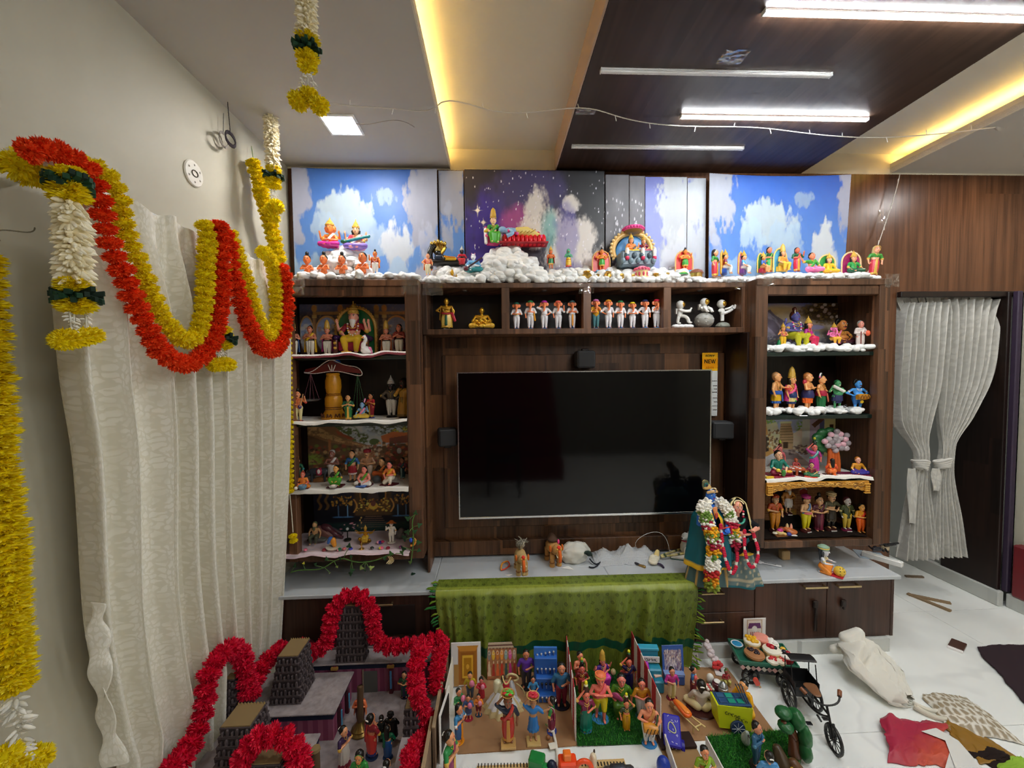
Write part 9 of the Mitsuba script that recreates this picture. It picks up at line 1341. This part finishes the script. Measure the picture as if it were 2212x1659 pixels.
# front right corner of the toy market
V('man figurine in blue robe and trousers standing on the right grass mat',1633,1652,1559,skin='d8906c',tp_=('kurta','2c5a7c','4a80a0'),bot=('pants','24485c'),arms=('namaste','namaste'),rz=35,z=.012,**DK('1c1416',.17));V('black-haired figurine in light blue facing away at the bottom edge of the grass',1660,1716,1622,skin='e0a080',tp_=('shirt','4a8ac0'),bot=('pants','2c4a6c'),hair='bun',arms=('belly','belly'),rz=170,z=.012);V('woman figurine in lime green saree at the bottom edge beside the brown stage',1521,1706,1612,skin='d88a5c',tp_=('blouse','7a9a1c','gold'),bot=('saree','8ab82c','gold'),dp='8ab82c',hair='bun',arms=('belly','belly'))
obj('toy_bird','grey and white toy bird on the right grass mat','toy bird',{'body':('paint',[('h',[((0,0,.03),(.016,.022,.022)),((.002,-.006,.06),(.01,.01,.012))],'9aa49c')]),'wing':('paint',[('h',[((.014,.01,.034),(.008,.018,.016)),((.018,.03,.018),(.005,.012,.006))],'4a6a70')]),'beak':('paint',[('h',[((.002,-.018,.062),.004),((.002,-.03,.06),.001)],'2a2824')])},mat(at(1610,1612,z=.012)))
k=thing('toy_tree','toy tree with layered dark green canopy and brown trunk leaning over the rocks','toy tree');M=mat(at(1718,1640,z=.0));Q(k,'trunk',[('h',[((.0,.0,.02),(.03,.02,.02)),((-.005,.01,.1),(.016,.012,.02))],'5a3420'),('t',[(0,0,.08),(-.03,.01,.13),(-.045,.01,.15)],.01,'5a3420')],'paint',M)
for c,r in(((-.03,.03,.17),(.032,.03,.022)),((-.035,.01,.13),(.028,.03,.02)),((.015,.02,.15),(.028,.04,.04)),((.03,-.01,.1),(.022,.03,.05)),((.025,-.02,.05),(.02,.03,.04))):m=MB();m.add((ICO[3]*r*(1+.15*(vfbm(ICO[3]*3+c[0]*90,3)-.5))[:,None]+c,ICF[3]),'1f5a30');m.build(part(k,'canopy'),'paint',M)
obj('toy_rocks','gold and brown painted toy rocks under the toy tree','toy rocks',{'rock':('paint',[('h',[((-.03,-.02,.03),(.03,.03,.03)),((-.035,0,.07),(.016,.016,.016))],'3c2e1c'),('h',[((.01,-.04,.02),(.03,.03,.02)),((0,-.03,.05),(.016,.016,.014))],'5a3c24')]),'gold_fleck':('metal',[('b',(g.uniform(-.06,.04),-.055+g.uniform(-.014,.02),g.uniform(.008,.06)),(.006,.005,.004),'d8b84c',1)for _ in range(22)])},mat(at(1700,1660,z=.0),s=1.15));flat('toy_pond','flat grey stone slab on the grass beside the rocks','slab',[(1655,1640),(1684,1612),(1700,1640),(1690,1700),(1650,1700)],'paint',.012,.006,'8a8a90')
k=thing('stage_board','brown cardboard stage with dark top at the bottom edge between the boards','board');p=at(1480,1650,z=0);Q(k,'base',[('x',(0,.02,.004),(.15,.16,.008),'94744c')],'matte',mat(p));Q(k,'dark_step',[('x',(0,.085,.016),(.15,.07,.012),'2c1a16')],'matte',mat(p))
for lab,a,b in(('white foam partition board seen edge-on at the bottom edge left of the stage',(1436,1600),(1470,1700)),('dark sided foam partition board right of the stage',(1525,1605),(1575,1700))):k=thing('foam_board',lab,'board');p,q=at(*a,z=.03),at(*b,z=.03);m=MB();m.add(tube([p+[0,0,-.03],q+[0,0,-.03]],.001),'dcd8d2');d=(q-p)/np.linalg.norm(q-p);m.add(box((0,0,0),(np.linalg.norm(q-p),.005,.06)),'d8d4ce',mat((p+q)/2,rz=math.degrees(math.atan2(d[1],d[0]))),flat=True);m.build(k,'matte')
obj('toy_dome','royal blue toy dome at the bottom edge left of the stage','toy dome',{'d':('paint',[('b',(0,0,.035),(.026,.026,.035),'1f3a9a')])},mat(at(1433,1672,z=.003)))
# ---------------------------------------------------------------- rickshaw, cloths and litter on the floor, wires and tape
k=thing('toy_rickshaw','black metal toy cycle rickshaw with hood, wooden seat and handlebar','toy rickshaw');BK='1b1c1e'
r1,r2,fw=at(1702,1530,z=.05),at(1762,1540,z=.05),at(1815,1610,z=.045);ax=at(1745,1520,z=.06)
o=at(1735,1532,z=0);d=at(1822,1652,z=0)-o;M=mat((o[0],o[1],0),rz=math.degrees(math.atan2(d[1],d[0]))+90,s=.33) # local -y runs to the front wheel
def whl(x,y,r,nm):prims(MB(),[('t',[(x,y+r*math.cos(a),r+r*math.sin(a))for a in np.linspace(0,6.283,26)],.02,BK),('b',(x,y,r),.03,BK,1)]+[('t',[(x,y,r),(x,y+r*math.cos(a),r+r*math.sin(a))],.006,'2c2d30',4)for a in np.linspace(0,5.9,12)]).build(part(k,nm),'paint',M)
whl(-.17,.05,.17,'wheel');whl(.17,.05,.17,'wheel');whl(0,-.62,.15,'wheel')
Q(k,'carriage',[('p',[(-.15,.24),(.15,.24),(.17,.44),(-.17,.44)],.012,(0,.2,0),BK),('x',(0,.06,.25),(.3,.28,.014),BK),('x',(-.155,.06,.34),(.012,.28,.19),BK),('x',(.155,.06,.34),(.012,.28,.19),BK),('x',(0,-.08,.31),(.3,.012,.13),BK)],'paint',M)
def hood(u,v):a=math.pi*(.15+.5*u);return np.stack([-.17+.34*v,.08+.17*np.cos(a),.56+.14*np.sin(a)],-1)
m=MB();m.add(sheet(hood,14,6,.008),BK);m.build(part(k,'hood'),'paint',M);[Q(k,'hood_rod',[('t',[(s*.16,y,.42),(s*.16,y2,.64)],.007,BK,5)],'paint',M)for s in(-1,1)for y,y2 in((.16,.17),(-.02,.02))]
Q(k,'frame',[('t',a,.014,BK,6)for a in([(0,.05,.17),(0,-.25,.2),(0,-.5,.34)],[(0,-.18,.2),(0,-.22,.42)],[(0,-.24,.38),(0,-.5,.38)],[(0,-.48,.46),(0,-.62,.15)],[(0,-.3,.18),(.05,-.3,.1)],[(-.03,-.62,.15),(-.03,-.56,.3)],[(.03,-.62,.15),(.03,-.56,.3)])],'paint',M)
Q(k,'wooden_seat',[('h',[((0,-.26,.45),(.06,.07,.015)),((0,-.14,.46),(.09,.05,.015))],'7a5236')],'paint',M);Q(k,'handlebar',[('t',[(-.2,-.4,.54),(-.14,-.46,.5),(0,-.48,.47),(.14,-.46,.5),(.2,-.4,.54)],.011,BK,6)],'paint',M)
for s in(-1,1):Q(k,'grip',[('t',[(s*.2,-.4,.54),(s*.24,-.34,.57)],.026,'7c4a2c')],'paint',M);Q(k,'pedal',[('x',(s*.1,-.3,.1+.04*s),(.07,.05,.014),BK)],'paint',M)
# white drawstring pouch standing and lying against the cabinet
def blobcloth(key,outline,hfn,col,n=46,bs='cloth',th=.003,colfn=None):
 """a cloth from a quad of floor points with a height function"""
 a,b,c,d=[at(*q,z=0)for q in outline]
 def fn(u,v):p=(a*(1-u)[...,None]+b*u[...,None])*(1-v)[...,None]+(d*(1-u)[...,None]+c*u[...,None])*v[...,None];p=p.copy();p[...,2]=.003+hfn(u,v);n1=vfbm(np.stack([u*5,v*5,0*u+len(key)],-1),3,2)-.5;p[...,0]+=.03*n1;p[...,1]+=.03*(vfbm(np.stack([u*5,v*5,0*u+7+len(key)],-1),3,5)-.5);return p
 v,f=sheet(fn,n,n,th);u,w=np.meshgrid(np.linspace(0,1,n),np.linspace(0,1,n),indexing='ij');cc=colfn(u.ravel(),w.ravel())if colfn else np.broadcast_to(L(col),(n*n,3));scene[key]=ply((v,f),'printed',smooth=True,color=np.vstack([cc,cc]))if colfn else vply(v,f,np.vstack([cc,cc]),bs);return key
wr=lambda u,v,s,k:np.abs(vfbm(np.stack([u*s,v*s*.5,0*u+k],-1),4,k)-.5)
k=thing('cloth_pouch','large white cotton drawstring pouch leaning from the cabinet onto the floor','pouch');pa_,pb_=at(1842,1376,y=1.98),at(1975,1520,z=.03)
def pouch(u,v):
 t=v;c=np.stack([np.interp(t,[0,.25,.6,1],q)for q in zip(at(1822,1392,y=2.),at(1855,1410,y=1.94),at(1905,1455,z=.05),at(1962,1514,z=.025))],-1);w=np.interp(t,[0,.12,.3,.6,.85,1],[.05,.11,.165,.17,.13,.05]);h=np.interp(t,[0,.2,.6,.9,1],[.035,.05,.045,.04,.02]);a=2*np.pi*u
 p=c+np.stack([w*np.cos(a)*.8,w*np.cos(a)*.52,0*a],-1);rg=.25-np.abs(vfbm(np.stack([np.cos(a)*2.6+.8*v,np.sin(a)*2.6,v*1.8],-1),4,5)-.5);rr=1+.5*(vfbm(np.stack([np.cos(a)*1.6,np.sin(a)*1.6,v*4],-1),4,3)-.5)*2+1.6*(rg-.15);p[...,2]+=h*np.sin(a)*rr;p[...,0]+=.05*(rr-1);p[...,1]-=.03*(rr-1);p[...,2]=np.maximum(p[...,2],.003);return p
m=MB();u,v=np.meshgrid(np.linspace(0,1,61),np.linspace(0,1,50),indexing='ij');P_=pouch(u,v).reshape(-1,3);i,j=np.meshgrid(np.arange(60),np.arange(49),indexing='ij');q=(i*50+j).ravel();m.add((P_,np.stack([q,q+1,q+51,q+50],1)),'d8d6cc');m.build(part(k,'bag'),'cloth');Q(k,'gathered_mouth',[('h',[(pa_+[-.03,.01,-.01],.03),(pa_+[.03,.0,.02],.028),(pa_+[.0,-.04,-.05],.03)],'dedcd2'),('h',[(at(1800,1402,y=2.),.02),(at(1822,1400,y=2.),.028)],'d2d0c6')],'cloth');Q(k,'drawstring',[('t',[pb_+[.0,0,-.01],pb_+[.03,-.04,-.02],pb_+[.1,-.07,-.022],pb_+[.16,-.06,-.02]],.012,'d0ccbc'),('t',[pb_,pb_+[.05,-.01,-.02],pb_+[.12,-.03,-.02]],.01,'d8d4c6')],'cloth')
def spots(u,v):
 c=L('d8d4c8')+0*u[:,None];a,b=u*9+.5*(np.floor(v*6)%2),v*6;n=nz(u,v,18,18,3)
 return blend(c,'8c7c60',ss(.42,.3,np.hypot((a%1-.5),(b%1-.5)*.8)+.3*(n-.5))*.9)
k=thing('cloth_pouch','cream pouch with brown block printed spots lying on the floor','pouch');blobcloth(k,[(1985,1500),(2085,1508),(2215,1610),(2050,1580)],lambda u,v:.035*np.sin(np.pi*np.clip(u,0,1))**.6*np.sin(np.pi*v)**.6+.012*wr(u,v,6,3),'',colfn=spots)
k=thing('silk_cloth','folded red and orange silk cloth on the floor at the lower right','cloth');blobcloth(k,[(1900,1558),(2035,1560),(2068,1662),(1924,1650)],lambda u,v:.018*ss(0,.15,v)*ss(1,.85,v)+.03*np.exp(-((u-.15)/.12)**2)*(1-v)+.02*wr(u,v,5,8),'',colfn=lambda u,v:blend(L('a02440')+0*u[:,None],'c85a34',ss(.45,.9,u*.6+v*.5+.3*(nz(u,v,6,6,2)-.5))*.7),bs='satin')
k=thing('silk_cloth','olive gold silk cloth edge between the red cloth and the spotted pouch','cloth');blobcloth(k,[(2030,1566),(2075,1560),(2200,1640),(2120,1655)],lambda u,v:.012*np.sin(np.pi*u)+.006*wr(u,v,5,8),'8a6420',bs='satin')
flat('paper_sheet','white paper sheet with curved top lying over the red silk cloth','paper',[(1990,1580),(2022,1573),(2070,1600),(2140,1680),(2075,1690),(2042,1600)],'white_ink',.03,.001);flat('paper_sheet','second white paper sheet under the first at the bottom edge','paper',[(2052,1622),(2100,1640),(2150,1700),(2030,1700)],'white_ink',.025,.001)
k=thing('black_cloth','dark brown black cloth bundle beside the white papers at the bottom edge','cloth');blobcloth(k,[(2085,1625),(2140,1610),(2215,1650),(2160,1668)],lambda u,v:.02*np.sin(np.pi*u)*np.sin(np.pi*v),'241a18');k=thing('green_cloth','bright lime green cloth at the bottom right corner of the floor','cloth');blobcloth(k,[(2155,1655),(2215,1640),(2260,1690),(2150,1690)],lambda u,v:.02*np.sin(np.pi*u),'8ab03c')
k=thing('black_cloth','dark purple black cloth spread on the floor at the right edge','cloth');blobcloth(k,[(2104,1400),(2215,1396),(2290,1500),(2225,1540)],lambda u,v:.006+.006*wr(u,v,4,2),'34282e')
obj('chocolate_bar','small brown and white wrapped bar lying alone on the floor tiles','wrapped bar',{'brown_half':('paint',[('x',(0,.0,.006),(.06,.1,.012),'4a3028')]),'white_end':('paint',[('x',(0,-.058,.005),(.06,.018,.01),'e8e4e0')])},mat(at(2068,1396,z=0),rz=math.degrees(math.atan2(*(at(2058,1414,z=0)-at(2078,1378,z=0))[:2]*[1,-1]))))
for lab,a,b in(('upper of two brown wooden sticks lying on the floor tiles',(1962,1284),(2054,1303)),('lower of two brown wooden sticks lying on the floor tiles',(1960,1282),(2054,1320))):p,q=at(*a,z=.006),at(*b,z=.006);k=thing('wooden_stick',lab,'stick');prims(MB(),[('x',(0,0,.006),(np.linalg.norm(q-p),.024,.012),'8a7458',math.degrees(math.atan2(*(q-p)[[1,0]])))]).build(k,'matte',mat((p+q)/2-[0,0,.006]))
k=thing('wooden_stick','short grey brown stick on the floor beside the counter end','stick');p=at(1975,1247,z=0);prims(MB(),[('x',(0,0,.006),(.12,.02,.012),'7a6a58',-10)]).build(k,'matte',mat(p));obj('red_box','red object standing at the right edge beyond the dark door','box',{'b':('paint',[('x',(0,0,.17),(.08,.16,.34),'701a22')])},mat((3.35,2.33,.09)))
# wires, hooks and tape
def wire(label,pts,r,col,bits=0,base='wire'):
 k=thing(base,label,'wire');c=curve(pts,70);m=MB();m.add(tube(c,r,5),col);m.build(part(k,'cord')if bits else k,'matte')
 if bits:
  m=MB();g=np.random.default_rng(bits)
  for i in range(bits):q=c[int((i+.5)*70/bits)];m.add(tube([q,q+[g.uniform(-.008,.008),0,g.choice([-1,1])*.025]],.0018,5),'ece8e0')
  m.build(part(k,'bulbs'),'matte');tag(k+'__bulbs',kind='stuff')
Wz=lambda a,b:at(a,b,z=CZ-.03)
wire('fairy light wire strung across the ceiling from the hanging garland to the right cove',[Wz(705,222),Wz(780,230),Wz(860,236),Wz(940,233),Wz(952,222),Wz(1050,236),Wz(1200,237),Wz(1270,234),Wz(1330,250),Wz(1470,272),Wz(1640,276),Wz(1720,285),Wz(1905,297),Wz(2040,288),Wz(2150,275)],.0026,'cfc8bc',16,'fairy_lights');wire('short loose wire end taped to the ceiling beside the square light',[Wz(768,267),Wz(810,266),Wz(852,260),Wz(895,275)],.002,'b8b0a8');wire('fairy light wire hanging down the wood wall to the right end figurine',[at(1944,376,y=2.46),at(1930,430,y=2.46),at(1910,490,y=2.46),at(1893,540,y=2.44),at(1874,588,y=2.3)],.0026,'d0c8c0',6,'fairy_lights')
k=thing('wire_hook','two ceiling hooks with black and white wire coils near the left wall','hook');P1,P2=at(492,230,x=-1.16),at(498,298,x=-1.16);m=MB();m.add(tube([P1+[0,0,.02],P2+[0,0,.02]],.0018,5),'3a3434');[m.add(tube([P2+np.array((.0,.035*math.cos(a),.026*math.sin(a)-.004*i))for a in np.linspace(0,6.28,16)],.0026,5),'241c20')for i in range(4)];m.build(part(k,'black_coil'),'matte');P1,P2=at(483,245,x=-1.2),at(483,300,x=-1.2);m=MB();m.add(tube([P1,P2+[0,0,.02]],.0018,5),'8a8680');[m.add(tube([P2+np.array((.0,.03*math.cos(a),.03*math.sin(a)-.004*i))for a in np.linspace(0,6.28,16)],.002,5),'9a948c')for i in range(3)];m.build(part(k,'grey_coil'),'matte')
c=at(416,375,x=XL);obj('wall_plate','round white cable cover plate on the left wall','wall plate',{'disc':('paint',[('l',[(0,0),(.05,0),(.052,.004),(.048,.008),(0,.009)],(0,0,0),'e4e0d4')]),'screw_hole':('matte',[('b',(.034*math.cos(a),.034*math.sin(a),.009),(.004,.004,.001),'8a8478',1)for a in np.linspace(0,5.2,6)]),'centre_cut':('matte',[('t',[(.012*math.cos(a),.016*math.sin(a),.01)for a in np.linspace(0,6.28,12)],.002,'4a443c')])},mat(c,ry=90))
wire('thin loose wire sticking out of the wall at the far left',[at(0,520,x=-1.19),at(10,497,x=-1.16),at(40,500,x=-1.15),at(75,492,x=-1.15)],.0016,'8a8678');wire('thin green wire hook holding the corner garland',[at(543,316,x=-1.2),at(546,335,x=-1.19),at(547,352,x=-1.17)],.0025,'8a9a74')
def tape(label,px,py,w,h,y=None,z=None,seed=0):
 k=thing('tape_piece',label,'sticky tape');c=at(px,py,y=y,z=z);g=np.random.default_rng(seed)
 def fn(u,v):n=vfbm(np.stack([u*4,v*4,0*u+seed],-1),3,seed)-.5;a,b=(u-.5)*w*(1+.2*n),(v-.5)*h*(1+.2*n);return np.stack([c[0]+a,c[1]+b,c[2]-.003+.01*n],-1)if z else np.stack([c[0]+a,c[1]-.004+.014*n,c[2]+b],-1)
 v,f=sheet(fn,9,9,.001);scene[k]=ply((v,f),'tape_film',smooth=False)
bsdf('tape_film',{'type':'thindielectric','int_ior':1.6})
for lab,x,y_,w,h in(('clear tape at the left front corner of the ledge',640,618,.09,.085),('crumpled clear tape on the right corner of the left tower',887,617,.1,.09),('clear tape on the left end of the hutch top',935,618,.11,.1),('crumpled clear tape under the largest brass pot',1266,617,.085,.09),('clear tape near the right end of the hutch top',1602,614,.08,.06),('clear tape at the left corner of the right tower top',1660,606,.07,.06),('clear tape at the right corner of the right tower top',1926,606,.08,.07)):tape(lab,x,y_,w,h,y=(2.16 if x<900 or x>1630 else 2.255),seed=int(x))
tape('clear tape patch on the dark wood ceiling panel between the tube lights',1583,122,.1,.07,z=CZ-.014,seed=5);tape('crumpled tape and clip on the wire down the wood wall',1905,470,.07,.09,y=2.465,seed=6);tape('grey tape holding the wire at the right ceiling edge',2150,278,.1,.03,z=CZ-.006,seed=7);tape('clear tape at the left edge of the wood ceiling panel',1265,240,.09,.04,z=CZ-.014,seed=8)
